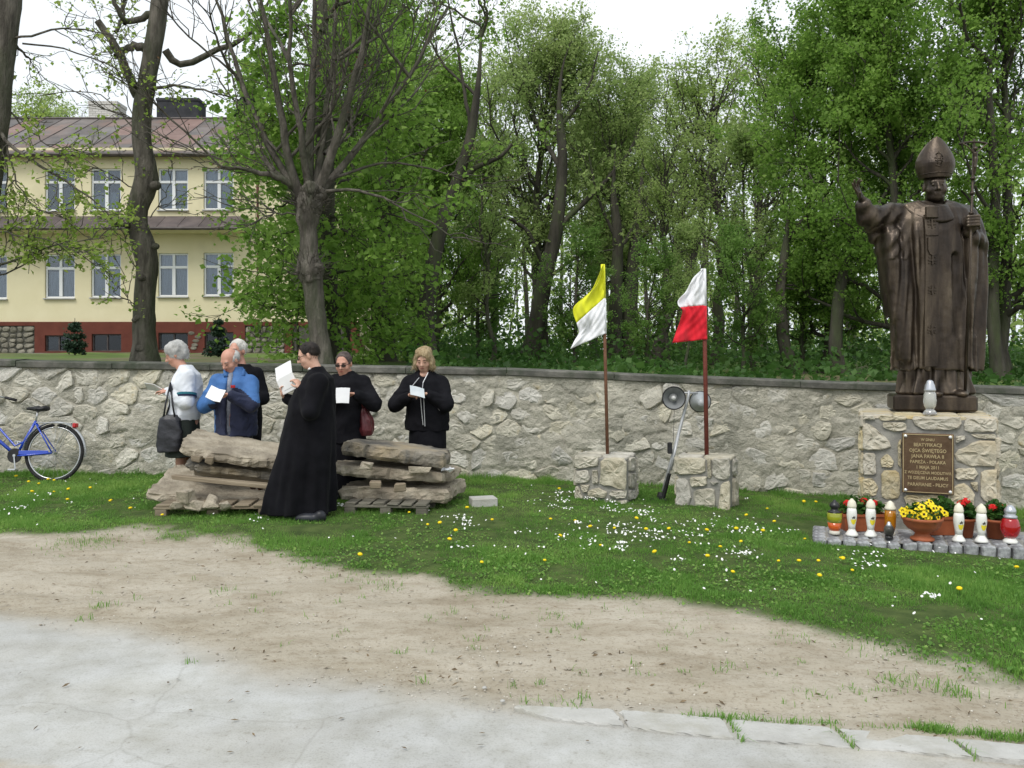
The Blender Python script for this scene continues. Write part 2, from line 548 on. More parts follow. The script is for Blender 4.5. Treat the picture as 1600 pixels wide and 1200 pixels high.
def grass_mask(X, Y):
    e = Y - grass_edge(X)
    m = sstep(-0.18, 0.12, e + 0.13 * gnoise(X, Y, 1.7, 3) + 0.10 * gnoise(X, Y, 6, 9))
    return m
def road_mask(X, Y):
    e = road_edge(X) - Y
    m = sstep(-0.22, 0.25, e + 0.10 * gnoise(X, Y, 1.1, 31) + 0.03 * gnoise(X, Y, 9, 5))
    # the verge at the near left corner is bare soil again
    c = sstep(-0.02, 0.04, 3.27 - 0.32 * (X + 2.03) - Y + 0.02 * gnoise(X, Y, 5, 77))
    return m * (1 - c)

xs = np.concatenate([[-400, -150, -60, -30, -18, -12], np.arange(-9, 9.01, 0.05), [12, 18, 30, 60, 150, 400]])
ys = np.concatenate([[-400, -100, -30, -10, -3, 0.5, 1.6], np.arange(2.2, 11.3, 0.05)])
GX, GY = np.meshgrid(xs, ys, indexing='ij')
ex = 0.012 * gnoise(GX, GY, 0.8, 11) + 0.006 * gnoise(GX, GY, 5, 12)
RM = road_mask(GX, GY); GM = grass_mask(GX, GY)
GZ = ground_z(GX, GY) + ex * (1 - 0.8 * RM) + 0.015 * GM
# long worn tracks and footprints in the bare soil
GZ += (1 - RM) * (1 - GM) * 0.010 * gnoise(GX * 0.5, GY * 2.2, 3.0, 14)
V = np.stack([GX, GY, GZ], -1).reshape(-1, 3)
nx, ny = GX.shape
ii, jj = np.meshgrid(np.arange(nx - 1), np.arange(ny - 1), indexing='ij')
Q = np.stack([ii * ny + jj, (ii + 1) * ny + jj, (ii + 1) * ny + jj + 1, ii * ny + jj + 1], -1).reshape(-1, 4)
road_face = RM.reshape(-1)[Q].mean(1) > 0.5

def ground_material():
    m = bpy.data.materials.new('ground_surface'); m.use_nodes = True
    nt = m.node_tree; bs = nt.nodes['Principled BSDF']; bs.inputs['Roughness'].default_value = 0.95; bs.inputs['Specular IOR Level'].default_value = 0.15
    g = _n(nt, 'ShaderNodeNewGeometry')
    def noise_ramp(scale, a, b, p0=0.35, p1=0.65, st=(1, 1, 1), detail=8):
        mp = _n(nt, 'ShaderNodeMapping'); mp.inputs['Scale'].default_value = st
        nz = _n(nt, 'ShaderNodeTexNoise', Scale=scale, Detail=detail, Roughness=0.62)
        rp = _n(nt, 'ShaderNodeValToRGB'); rp.color_ramp.elements[0].position = p0; rp.color_ramp.elements[0].color = c4(a)
        rp.color_ramp.elements[1].position = p1; rp.color_ramp.elements[1].color = c4(b)
        nt.links.new(g.outputs['Position'], mp.inputs[0]); nt.links.new(mp.outputs[0], nz.inputs['Vector']); nt.links.new(nz.outputs['Fac'], rp.inputs['Fac'])
        return rp.outputs[0]
    def mix(f, a, b, mode='MIX', fv=None):
        x = _n(nt, 'ShaderNodeMixRGB', blend_type=mode)
        if f is not None: nt.links.new(f, x.inputs[0])
        else: x.inputs[0].default_value = fv
        nt.links.new(a, x.inputs[1]); nt.links.new(b, x.inputs[2]); return x.outputs[0]
    W1 = (1, 1, 1)
    dirt = noise_ramp(1.1, (0.35, 0.31, 0.24), (0.46, 0.42, 0.345))
    dirt = mix(None, dirt, noise_ramp(11, (0.74, 0.70, 0.65), W1, 0.36, 0.5, (1, 1.7, 1)), 'MULTIPLY', 0.6)
    dirt = mix(None, dirt, noise_ramp(2.4, (0.74, 0.70, 0.64), W1, 0.36, 0.52, (0.7, 1.5, 1)), 'MULTIPLY', 0.6)
    dirt = mix(None, dirt, noise_ramp(60, (0.6, 0.57, 0.54), W1, 0.34, 0.46), 'MULTIPLY', 0.7)
    conc = noise_ramp(0.9, (0.41, 0.412, 0.40), (0.51, 0.515, 0.50))
    conc = mix(None, conc, noise_ramp(5, (0.80, 0.79, 0.75), W1, 0.3, 0.6), 'MULTIPLY', 0.9)
    conc = mix(None, conc, noise_ramp(110, (0.72, 0.72, 0.70), W1, 0.36, 0.5), 'MULTIPLY', 0.6)
    conc = mix(None, conc, noise_ramp(1.3, (0.86, 0.84, 0.80), W1, 0.40, 0.55, (1, 1.6, 1)), 'MULTIPLY', 0.6)
    conc = mix(None, conc, noise_ramp(24, (0.74, 0.72, 0.68), W1, 0.30, 0.42), 'MULTIPLY', 0.7)
    dirt = mix(None, dirt, noise_ramp(22, (0.55, 0.50, 0.44), W1, 0.30, 0.38), 'MULTIPLY', 0.7)
    soil = noise_ramp(7, (0.04, 0.065, 0.018), (0.085, 0.12, 0.035))
    ar = _n(nt, 'ShaderNodeAttribute', attribute_name='road'); ag = _n(nt, 'ShaderNodeAttribute', attribute_name='grass')
    c = mix(ar.outputs['Fac'], dirt, conc)
    # cracks in the concrete, only where there is concrete
    mpc = _n(nt, 'ShaderNodeMapping'); nt.links.new(g.outputs['Position'], mpc.inputs[0])
    wz = _n(nt, 'ShaderNodeTexNoise', Scale=1.7, Detail=6); nt.links.new(g.outputs['Position'], wz.inputs['Vector'])
    av = _n(nt, 'ShaderNodeVectorMath', operation='MULTIPLY_ADD'); av.inputs[1].default_value = (0.35, 0.35, 0.35); nt.links.new(wz.outputs['Color'], av.inputs[0]); nt.links.new(mpc.outputs[0], av.inputs[2])
    vo = _n(nt, 'ShaderNodeTexVoronoi', feature='DISTANCE_TO_EDGE', Scale=0.42); nt.links.new(av.outputs[0], vo.inputs['Vector'])
    lt = _n(nt, 'ShaderNodeMapRange'); lt.inputs['From Min'].default_value = 0.0; lt.inputs['From Max'].default_value = 0.004; lt.inputs['To Min'].default_value = 0.22; lt.inputs['To Max'].default_value = 0.0
    nt.links.new(vo.outputs['Distance'], lt.inputs['Value'])
    ml = _n(nt, 'ShaderNodeMath', operation='MULTIPLY'); nt.links.new(lt.outputs[0], ml.inputs[0]); nt.links.new(ar.outputs['Fac'], ml.inputs[1])
    dk = _n(nt, 'ShaderNodeRGB'); dk.outputs[0].default_value = (0.16, 0.15, 0.12, 1)
    c = mix(ml.outputs[0], c, dk.outputs[0])
    c = mix(ag.outputs['Fac'], c, soil)
    nt.links.new(c, bs.inputs['Base Color'])
    nb = _n(nt, 'ShaderNodeTexNoise', Scale=38, Detail=8, Roughness=0.7); nt.links.new(g.outputs['Position'], nb.inputs['Vector'])
    bp = _n(nt, 'ShaderNodeBump', Strength=0.55, Distance=0.02)
    inv = _n(nt, 'ShaderNodeMapRange'); inv.inputs['To Min'].default_value = 0.55; inv.inputs['To Max'].default_value = 0.18
    nt.links.new(ar.outputs['Fac'], inv.inputs['Value']); nt.links.new(inv.outputs[0], bp.inputs['Strength'])
    nt.links.new(nb.outputs['Fac'], bp.inputs['Height']); nt.links.new(bp.outputs[0], bs.inputs['Normal'])
    return m
M_GROUND = ground_material()
def sheet_part(name, mask):
    q = Q[mask]; u, inv = np.unique(q, return_inverse=True)
    me = fast_mesh(name, V[u], quads=inv.reshape(-1, 4), attr={'road': RM.reshape(-1)[u], 'grass': GM.reshape(-1)[u]})
    return tag(link(name, me, M_GROUND), kind='structure')
ground = sheet_part('ground', ~road_face)
road = sheet_part('road', road_face)

# the land behind the wall, rising to the house, running on beneath the wood to the horizon
_bx = [-400, -13, -6.7, -2, 1, 4, 7, 20, 400]
def bank_z(X, Y):
    a = np.interp(X, _bx, [1.5, 1.5, 1.49, 1.44, 1.3, 1.2, 1.15, 1.15, 1.15])
    b = np.interp(X, _bx, [1.78, 1.78, 1.78, 1.72, 1.55, 1.5, 1.5, 1.5, 1.5])
    t = sstep(11, 31, Y)
    c = 1.2
    t2 = sstep(60, 140, Y)
    return (a * (1 - t) + b * t) * (1 - t2) + c * t2
bxs = np.concatenate([[-400, -150, -70, -40], np.arange(-30, 32, 0.5), [40, 70, 150, 400]])
bts = np.concatenate([np.linspace(0, 1, 45) ** 2 * 60, [80, 110, 150, 250, 600, 1200]])
BX, BT = np.meshgrid(bxs, bts, indexing='ij')
BY = wall_y(BX) + 0.4 + BT
BZ = bank_z(BX, BY) + 0.05 * gnoise(BX, BY, 0.5, 51) * sstep(0, 2, BT)
M_BANK = mat('bank_soil', (0.055, 0.09, 0.02), (0.12, 0.19, 0.035), 0.7, 0.95, 0.5, 8, c3=(0.14, 0.11, 0.07), c3pos=0.62, geo=True)
nb1, nb2 = BX.shape
ii, jj = np.meshgrid(np.arange(nb1 - 1), np.arange(nb2 - 1), indexing='ij')
QB = np.stack([ii * nb2 + jj, (ii + 1) * nb2 + jj, (ii + 1) * nb2 + jj + 1, ii * nb2 + jj + 1], -1).reshape(-1, 4)
tag(link('lawn', fast_mesh('lawn', np.stack([BX, BY, BZ], -1).reshape(-1, 3), quads=QB), M_BANK), kind='structure')

# ---------------------------------------------------------------- Voronoi stones
def voronoi(seeds, rect, asp=1.0, K=18):
    S = np.array(seeds, float) * np.array([1.0, asp])
    x0, x1, y0, y1 = rect
    out = []
    for i, p in enumerate(S):
        poly = [np.array(v, float) for v in ((x0, y0 * asp), (x1, y0 * asp), (x1, y1 * asp), (x0, y1 * asp))]
        d = np.linalg.norm(S - p, axis=1); nn = np.argsort(d)[1:K + 1]
        for j in nn:
            q = S[j]; m = (p + q) / 2; nrm = q - p
            new = []
            for k in range(len(poly)):
                a, b = poly[k], poly[(k + 1) % len(poly)]
                da, db = (a - m) @ nrm, (b - m) @ nrm
                if da <= 0: new.append(a)
                if (da < 0 < db) or (db < 0 < da): new.append(a + (b - a) * (da / (da - db)))
            poly = new
            if len(poly) < 3: break
        if len(poly) >= 3:
            P = np.array(poly); P[:, 1] /= asp; out.append(P)
    return out

def resample(P, n):
    P = np.asarray(P, float); Q_ = np.vstack([P, P[:1]])
    L = np.concatenate([[0], np.cumsum(np.linalg.norm(np.diff(Q_, axis=0), axis=1))])
    t = (np.arange(n) + 0.5) / n * L[-1]
    return np.stack([np.interp(t, L, Q_[:, 0]), np.interp(t, L, Q_[:, 1])], 1)

def stone_mesh(P, gap, proud, back, rng, n=14, rough=0.008, tilt=0.02, rnd=0.6):
    "stone on a plane: local (u, v, w), w points out of the wall; returns (V, F) about its centroid and the centroid"
    P = resample(P, n)
    for _ in range(1):
        P = P * (1 - 0.5 * rnd) + 0.25 * rnd * (np.roll(P, 1, 0) + np.roll(P, -1, 0))
    c = P.mean(0); D = P - c; r = np.linalg.norm(D, axis=1, keepdims=True) + 1e-6
    D = D * np.clip((r - gap) / r, 0.3, 1) * (1 + rng.normal(0, 0.035, (n, 1)))
    sz = float(np.sqrt((D ** 2).sum(1).mean()))
    tu, tv = rng.normal(0, tilt, 2)
    rings = [(1.0, -back), (1.0, proud * 0.35), (0.9, proud * 0.85), (0.62, proud), (0.3, proud * 1.05)]
    V = []
    for k, (s, w) in enumerate(rings):
        jit = rng.normal(0, rough * (0.5 if k < 2 else 1), n) if k > 0 else 0
        u = D * s * (1 if k == 0 else 1 + rng.normal(0, 0.02, (n, 1)))
        ww = w + (jit if k else 0) + ((u[:, 0] * tu + u[:, 1] * tv) / max(sz, 0.05) if k > 0 else 0)
        V.append(np.column_stack([u, np.broadcast_to(ww, (n,))]))
    V.append(np.array([[0, 0, proud * 1.05 + rng.normal(0, rough)]]))
    F = []
    for k in range(len(rings) - 1):
        for j in range(n):
            l = (j + 1) % n
            F.append((k * n + j, k * n + l, (k + 1) * n + l, (k + 1) * n + j))
    t = (len(rings) - 1) * n
    F += [(t + j, t + (j + 1) % n, len(rings) * n) for j in range(n)]
    return np.vstack(V), F, c

def place_stone(V, F, O, U, Vv, N, mat_, parent, name='stone', smooth=True):
    "O origin point, U/Vv/N frame vectors (world); parent location is subtracted"
    me = fast_mesh(name, V @ np.array([U, Vv, N]), F=F, smooth=smooth)
    o = link(name, me, mat_, parent)
    o.location = tuple(np.array(O) - wloc(parent))
    return o

# ---------------------------------------------------------------- the rubble wall
M_WSTONE = mat('wall_stone', (0.40, 0.38, 0.32), (0.62, 0.595, 0.51), 7, 0.95, 1.0, 30, c3=(0.47, 0.39, 0.24), c3pos=0.66, objvar=0.13, huevar=0.4, bdist=0.03, contrast=(0.3, 0.62))
M_WMORTAR = mat('lime_mortar', (0.40, 0.38, 0.315), (0.58, 0.555, 0.465), 4, 0.97, 1.0, 26, c3=(0.33, 0.32, 0.265), c3pos=0.62, bdist=0.04)
M_COPING = mat('coping_concrete', (0.085, 0.085, 0.075), (0.17, 0.165, 0.145), 5, 0.95, 0.6, 30, objvar=0.1, c3=(0.06, 0.07, 0.05), c3pos=0.6)
wall = thing('stone_wall', 'long rubble stone wall with grey concrete coping behind the grass', 'wall', (0, 10.8, 0.0))
rw = np.random.default_rng(21)
wxs = np.concatenate([[-13, -11, -9.5, -8.5], np.arange(-7.9, 7.61, 0.02), [8.2, 8.8, 9.5]])
zt = np.linspace(0, 1, 76)
WX, WT = np.meshgrid(wxs, zt, indexing='ij')
wz0 = ground_z(WX, wall_y(WX)) - 0.15
WZ = wz0 + WT * (wall_top(WX) - 0.06 - wz0)
def wall_relief(X, Z):
    P = np.stack([X * 0.8, Z * 1.25, 0 * X], -1)
    return 0.020 * fbm(P, 2.2, 61, 4) + 0.014 * np.abs(fbm(P, 7, 62, 3)) + 0.006 * fbm(P, 22, 63, 2) - 0.026 * np.exp(-(vnoise(P + .12 * np.stack([vnoise(P, 5, 66), vnoise(P, 5, 67), 0 * P[..., 0]], -1), 4.2, 64) / .07) ** 2) * (vnoise(P, 1.9, 65) > -.15)
WY = wall_y(WX) - 0.019 - wall_relief(WX, WZ)
nw1, nw2 = WX.shape
ii, jj = np.meshgrid(np.arange(nw1 - 1), np.arange(nw2 - 1), indexing='ij')
QW = np.stack([ii * nw2 + jj, (ii + 1) * nw2 + jj, (ii + 1) * nw2 + jj + 1, ii * nw2 + jj + 1], -1).reshape(-1, 4)
VW = np.stack([WX, WY, WZ], -1).reshape(-1, 3)
link('mortar', fast_mesh('mortar', VW - wloc(wall), quads=QW, smooth=False), M_WMORTAR, wall)
seeds = []
cw, chh = 0.355, 0.205
row = 0
zv = -0.32
while zv < 1.62:
    xv = -7.7 + (0.5 * cw if row % 2 else 0)
    while xv < 7.6:
        X_ = xv + rw.normal(0, cw * 0.2); Z_ = zv + rw.normal(0, chh * 0.2)
        gz = float(ground_z(X_, 10.5))
        if gz - 0.05 < Z_ < float(wall_top(X_)) - 0.10: seeds.append((X_, Z_))
        xv += cw
    zv += chh; row += 1
drop = set(rw.choice(len(seeds), max(0, len(seeds) - 292), replace=False).tolist())
seeds = [s_ for i, s_ in enumerate(seeds) if i not in drop]
cells = voronoi(seeds, (-7.9, 7.8, -0.5, 1.62), 1.35)
for P in cells:
    P[:, 1] = np.clip(P[:, 1], ground_z(P[:, 0], 10.5) - 0.08, wall_top(P[:, 0]) - 0.075)
    pr = 0.006 + 0.022 * rw.random() + (0.016 if rw.random() < 0.12 else 0)
    Vs, Fs, c = stone_mesh(P, 0.004 + 0.016 * rw.random(), pr + 0.012, 0.10, rw, n=16, rough=0.0045, tilt=0.018, rnd=0.12)
    sl = (float(wall_y(c[0] + .1)) - float(wall_y(c[0] - .1))) / 0.2
    U = np.array([1, sl, 0]) / math.hypot(1, sl); N = np.array([U[1], -U[0], 0])
    O = (c[0], float(wall_y(c[0])), c[1])
    place_stone(Vs, Fs, O, U, np.array([0, 0, 1.0]), N, M_WSTONE, wall, smooth=False)
# coping: cast lengths butted end to end, and the body of the wall behind the face
cx = -13.0
while cx < 9.5:
    L = 1.15 + rw.random() * 0.25
    x1 = min(cx + L, 9.5)
    V_, n_ = [], 9
    y0a, y0b = float(wall_y(cx)), float(wall_y(x1)); za, zb = float(wall_top(cx)), float(wall_top(x1))
    dz = rw.normal(0, 0.003)
    g_ = 0.004
    m = MB()
    xa, xb = cx + g_, x1 - g_
    prof = [(-0.055, -0.085), (-0.065, -0.075), (-0.065, -0.012), (-0.05, 0.0), (0.2, 0.018), (0.48, 0.0), (0.48, -0.085)]
    VV = []
    for X_, Yb, Zb in ((xa, y0a, za), (xb, y0b, zb)):
        VV += [(X_, Yb + a + rw.normal(0, 0.002), Zb + b + dz) for a, b in prof]
    k = len(prof)
    FF = [(j, (j + 1) % k, k + (j + 1) % k, k + j) for j in range(k)] + [tuple(range(k))[::-1], tuple(range(k, 2 * k))]
    m.add(VV, FF)
    obj('coping', m, M_COPING, wall, world=True)
    cx = x1
m = MB()
for a, b in zip(_wx[:-1], _wx[1:]):
    ya, yb = float(wall_y(a)), float(wall_y(b)); ta, tb = float(wall_top(a)) - 0.087, float(wall_top(b)) - 0.087
    V_ = [(a, ya + .06, -.7), (b, yb + .06, -.7), (b, yb + .42, -.7), (a, ya + .42, -.7), (a, ya + .06, ta), (b, yb + .06, tb), (b, yb + .42, tb), (a, ya + .42, ta)]
    m.add(V_, [(0, 1, 5, 4), (2, 3, 7, 6), (4, 5, 6, 7)])
obj('core', m, M_WMORTAR, wall, world=True)

# ---------------------------------------------------------------- kerb slabs at the right of the road
M_KERB = mat('kerb_concrete', (0.41, 0.405, 0.38), (0.50, 0.497, 0.475), 6, 0.9, 0.5, 60, objvar=0.06, c3=(0.36, 0.35, 0.30), c3pos=0.66)
kerb = tag(link('kerb', None), kind='structure')
def slab_on_ground(pix, th, parent, name, m_, rng, up=0.012):
    P = np.array([gp(a, b) for a, b in pix]); n = 44
    R = resample(P, n); c = R.mean(0)
    mbx = MB(); rings = []
    for s, dz in ((1.0, -th), (1.0, up - 0.006), (0.985, up), (0.6, up + 0.001)):
        q = c + (R - c) * s + (rng.normal(0, 0.003, R.shape) if s > 0.9 else 0)
        z = ground_z(q[:, 0], q[:, 1]) + dz
        rings.append(np.column_stack([q, z]))
    VV = np.vstack(rings + [np.array([[c[0], c[1], float(ground_z(*c)) + up]])])
    F = [(k * n + j, k * n + (j + 1) % n, (k + 1) * n + (j + 1) % n, (k + 1) * n + j) for k in range(3) for j in range(n)]
    F += [(3 * n + j, 3 * n + (j + 1) % n, 4 * n) for j in range(n)]
    mbx.add(VV, F)
    return obj(name, mbx, m_, parent, world=True)
rk = np.random.default_rng(5)
for pix in ([(968, 1113), (1128, 1126), (1146, 1158), (985, 1140)], [(1140, 1128), (1300, 1141), (1330, 1171), (1158, 1159)],
            [(1310, 1142), (1480, 1157), (1520, 1186), (1342, 1172)], [(1490, 1158), (1660, 1173), (1710, 1200), (1532, 1187)],
            [(1670, 1174), (1840, 1190), (1890, 1215), (1722, 1201)], [(800, 1106), (958, 1112), (976, 1138), (850, 1124)]):
    slab_on_ground(pix, 0.08, kerb, 'slab', M_KERB, rk)

# ================================================================ THE SCHOOL-LIKE HOUSE
YB = 32.0
def bx(px): return (px - 800) * YB / FPX
def bz(py): return EYE + (HZ - py) * YB / FPX
M_STUCCO = mat('yellow_stucco', (0.68, 0.62, 0.41), (0.74, 0.68, 0.47), 0.8, 0.95, 0.15, 60, c3=(0.60, 0.55, 0.37), c3pos=0.68)
M_REDBAND = mat('red_base_paint', (0.115, 0.034, 0.024), (0.15, 0.046, 0.032), 2, 0.9, 0.2, 50)
M_RUBBLE = mat('base_rubble', (0.16, 0.15, 0.12), (0.28, 0.26, 0.21), 6, 0.95, 0.6, 20, objvar=0.2)
M_RUBM = mat('base_mortar', (0.07, 0.07, 0.055), (0.11, 0.105, 0.09), 6, 0.95, 0.4, 20)
M_FRAME = mat('white_window_paint', (0.74, 0.76, 0.78), None, rough=0.5)
M_SILL = mat('grey_sill', (0.38, 0.38, 0.37), (0.48, 0.48, 0.46), 4, 0.7)
M_PANE = glass_mat('window_glass', (0.75, 0.8, 0.84), 0.05, 0.03)
M_PANEC = glass_mat('cellar_glass', (0.5, 0.52, 0.54), 0.0, 0.08)
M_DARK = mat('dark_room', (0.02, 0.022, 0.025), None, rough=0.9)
M_CURT = mat('net_curtain', (0.27, 0.30, 0.33), (0.42, 0.45, 0.49), 5, 0.95, stretch=(6, 1, 0.6))
M_BLIND = mat('white_blind', (0.72, 0.74, 0.76), None, rough=0.9)
M_ROOFM = mat('sheet_metal_roof', (0.095, 0.087, 0.083), (0.16, 0.143, 0.135), 1.6, 0.7, 0.15, 20, objvar=0.25, huevar=0.5, c3=(0.175, 0.135, 0.12), c3pos=0.6, spec=0.4)
M_ROOFP = mat('rusty_roof_sheet', (0.17, 0.11, 0.095), (0.23, 0.16, 0.14), 1.6, 0.75, 0.15, 20, objvar=0.1, spec=0.4)
M_SKIRT = mat('dark_skirt_roof', (0.085, 0.07, 0.07), (0.14, 0.115, 0.11), 2, 0.7, 0.1, 20, objvar=0.15)
M_GUTTER = mat('gutter_metal', (0.05, 0.04, 0.04), (0.09, 0.075, 0.07), 4, 0.5)
M_PIPE = mat('rusty_downpipe', (0.10, 0.045, 0.035), (0.15, 0.07, 0.05), 5, 0.7)
house = thing('yellow_building', 'two storey yellow building with red base and brown sheet metal roof behind the wall', 'building', (bx(200), YB, 1.75))
wins = []
for i, x0 in enumerate((-36, 70, 142, 247, 318)):
    w = 47
    wins.append((bx(x0), bx(x0 + w), bz(330 - i * 0.6), bz(263)))
    wins.append((bx(x0), bx(x0 + w), bz(467 - i * 1.2), bz(398 - i * 0.8)))
for x0 in (-215, -145):
    wins.append((bx(x0), bx(x0 + 47), bz(331), bz(264))); wins.append((bx(x0), bx(x0 + 47), bz(468), bz(399)))
BXL, BXR = bx(-330), bx(562)
ZB0, ZB1, ZSK, ZEV = 1.2, bz(503), bz(362), bz(243)
def holed_wall(mb, x0, x1, z0, z1, y, holes, dep):
    X_ = sorted({x0, x1, *[h[0] for h in holes if x0 < h[0] < x1], *[h[1] for h in holes if x0 < h[1] < x1]})
    Z_ = sorted({z0, z1, *[h[2] for h in holes if z0 < h[2] < z1], *[h[3] for h in holes if z0 < h[3] < z1]})
    for a, b in zip(X_[:-1], X_[1:]):
        for c, d in zip(Z_[:-1], Z_[1:]):
            if any(h[0] - 1e-6 <= a and b <= h[1] + 1e-6 and h[2] - 1e-6 <= c and d <= h[3] + 1e-6 for h in holes): continue
            mb.add([(a, y, c), (b, y, c), (b, y, d), (a, y, d)], [(0, 1, 2, 3)])
    for h in holes:
        if h[0] < x0 or h[1] > x1 or h[2] < z0 or h[3] > z1: continue
        a, b, c, d = h
        mb.add([(a, y, c), (b, y, c), (b, y, d), (a, y, d), (a, y + dep, c), (b, y + dep, c), (b, y + dep, d), (a, y + dep, d)],
               [(0, 4, 5, 1), (1, 5, 6, 2), (2, 6, 7, 3), (3, 7, 4, 0)])
YUP = YB + 0.0
m = MB()
holed_wall(m, BXL, BXR, ZB1, ZEV + 0.3, YB, wins, 0.16)
# side and back walls
m.add([(BXR, YB, ZB0), (BXR, YB + 9, ZB0), (BXR, YB + 9, ZEV + .3), (BXR, YB, ZEV + .3)], [(0, 1, 2, 3)])
m.add([(BXL, YB, ZB0), (BXL, YB + 9, ZB0), (BXL, YB + 9, ZEV + .3), (BXL, YB, ZEV + .3)], [(3, 2, 1, 0)])
m.add([(BXR, YB + 9, ZB0), (BXL, YB + 9, ZB0), (BXL, YB + 9, ZEV + .3), (BXR, YB + 9, ZEV + .3)], [(0, 1, 2, 3)])
obj('wall', m, M_STUCCO, house, world=True)
# base: red band with cellar windows, rubble panels let into it
cel = [(bx(72), bx(113), bz(549), bz(524)), (bx(145), bx(191), bz(549), bz(522)), (bx(249), bx(295), bz(547), bz(520)), (bx(321), bx(366), bz(545), bz(519))]
m = MB()
YR = YB - 0.09
holed_wall(m, bx(56), bx(384), ZB0, ZB1, YR, cel, 0.2)
m.add([(bx(56), YR, ZB1), (bx(384), YR, ZB1), (bx(384), YB - .002, ZB1), (bx(56), YB - .002, ZB1)], [(0, 1, 2, 3)])
for a, b in ((-330, 56), (384, 562)):
    m.box(((bx(a) + bx(b)) / 2, YB - 0.045, (bz(509) + ZB1) / 2), (bx(b) - bx(a), 0.09, ZB1 - bz(509)))
m.box((bx(452), YB - 0.06, (ZB0 + bz(509)) / 2 - .003), (bx(458) - bx(446), 0.12, bz(509) - ZB0))
obj('base_band', m, M_REDBAND, house, world=True)
# red leaning buttress at the corner
m = MB()
xa, xb, xc = bx(541), bx(558), bx(576)
zt_ = bz(512)
m.add([(xa, YB - .5, ZB0), (xc, YB - .5, ZB0), (xb, YB - .13, zt_), (xa, YB - .13, zt_), (xa, YB + .6, ZB0), (xc, YB + .6, ZB0), (xb, YB + .4, zt_), (xa, YB + .4, zt_)],
      [(0, 1, 2, 3), (1, 5, 6, 2), (4, 0, 3, 7), (3, 2, 6, 7), (5, 4, 7, 6)])
obj('buttress', m, M_REDBAND, house, world=True)
rr = np.random.default_rng(11)
for a, b in ((-330, 56), (384, 446), (458, 541)):
    m = MB(); m.add([(bx(a), YB - .03, ZB0), (bx(b), YB - .03, ZB0), (bx(b), YB - .03, bz(509)), (bx(a), YB - .03, bz(509))], [(0, 1, 2, 3)])
    obj('rubble_backing', m, M_RUBM, house, world=True)
sd_ = []
for a, b in ((-20, 54), (386, 445)):
    for zi in np.arange(bz(551), bz(509) - .05, 0.2):
        for xi in np.arange(bx(a) + .1, bx(b), 0.3):
            sd_.append((xi + rr.normal(0, .06), zi + .08 + rr.normal(0, .035)))
for lo, hi in ((bx(-22), bx(56)), (bx(384), bx(446))):
    ss = [q for q in sd_ if lo <= q[0] <= hi]
    for P in voronoi(ss, (lo, hi, bz(553), bz(509.5)), 1.3):
        Vs, Fs, c = stone_mesh(P, 0.018, 0.06, 0.02, rr, n=9, rough=0.01)
        place_stone(Vs, Fs, (c[0], YB - .03, c[1]), (1, 0, 0), (0, 0, 1), (0, -1, 0), M_RUBBLE, house)
for (u, v) in ((301, 521), (308, 533), (304, 544), (311, 527), (306, 539)):
    P = np.array([(bx(u) + .16 * math.cos(t), bz(v) + .09 * math.sin(t)) for t in np.linspace(0, 6.28, 9)[:-1]])
    Vs, Fs, c = stone_mesh(P, 0.01, 0.03, 0.02, rr, n=9, rough=0.006)
    place_stone(Vs, Fs, (c[0], YR - 0.001, c[1]), (1, 0, 0), (0, 0, 1), (0, -1, 0), M_RUBBLE, house)
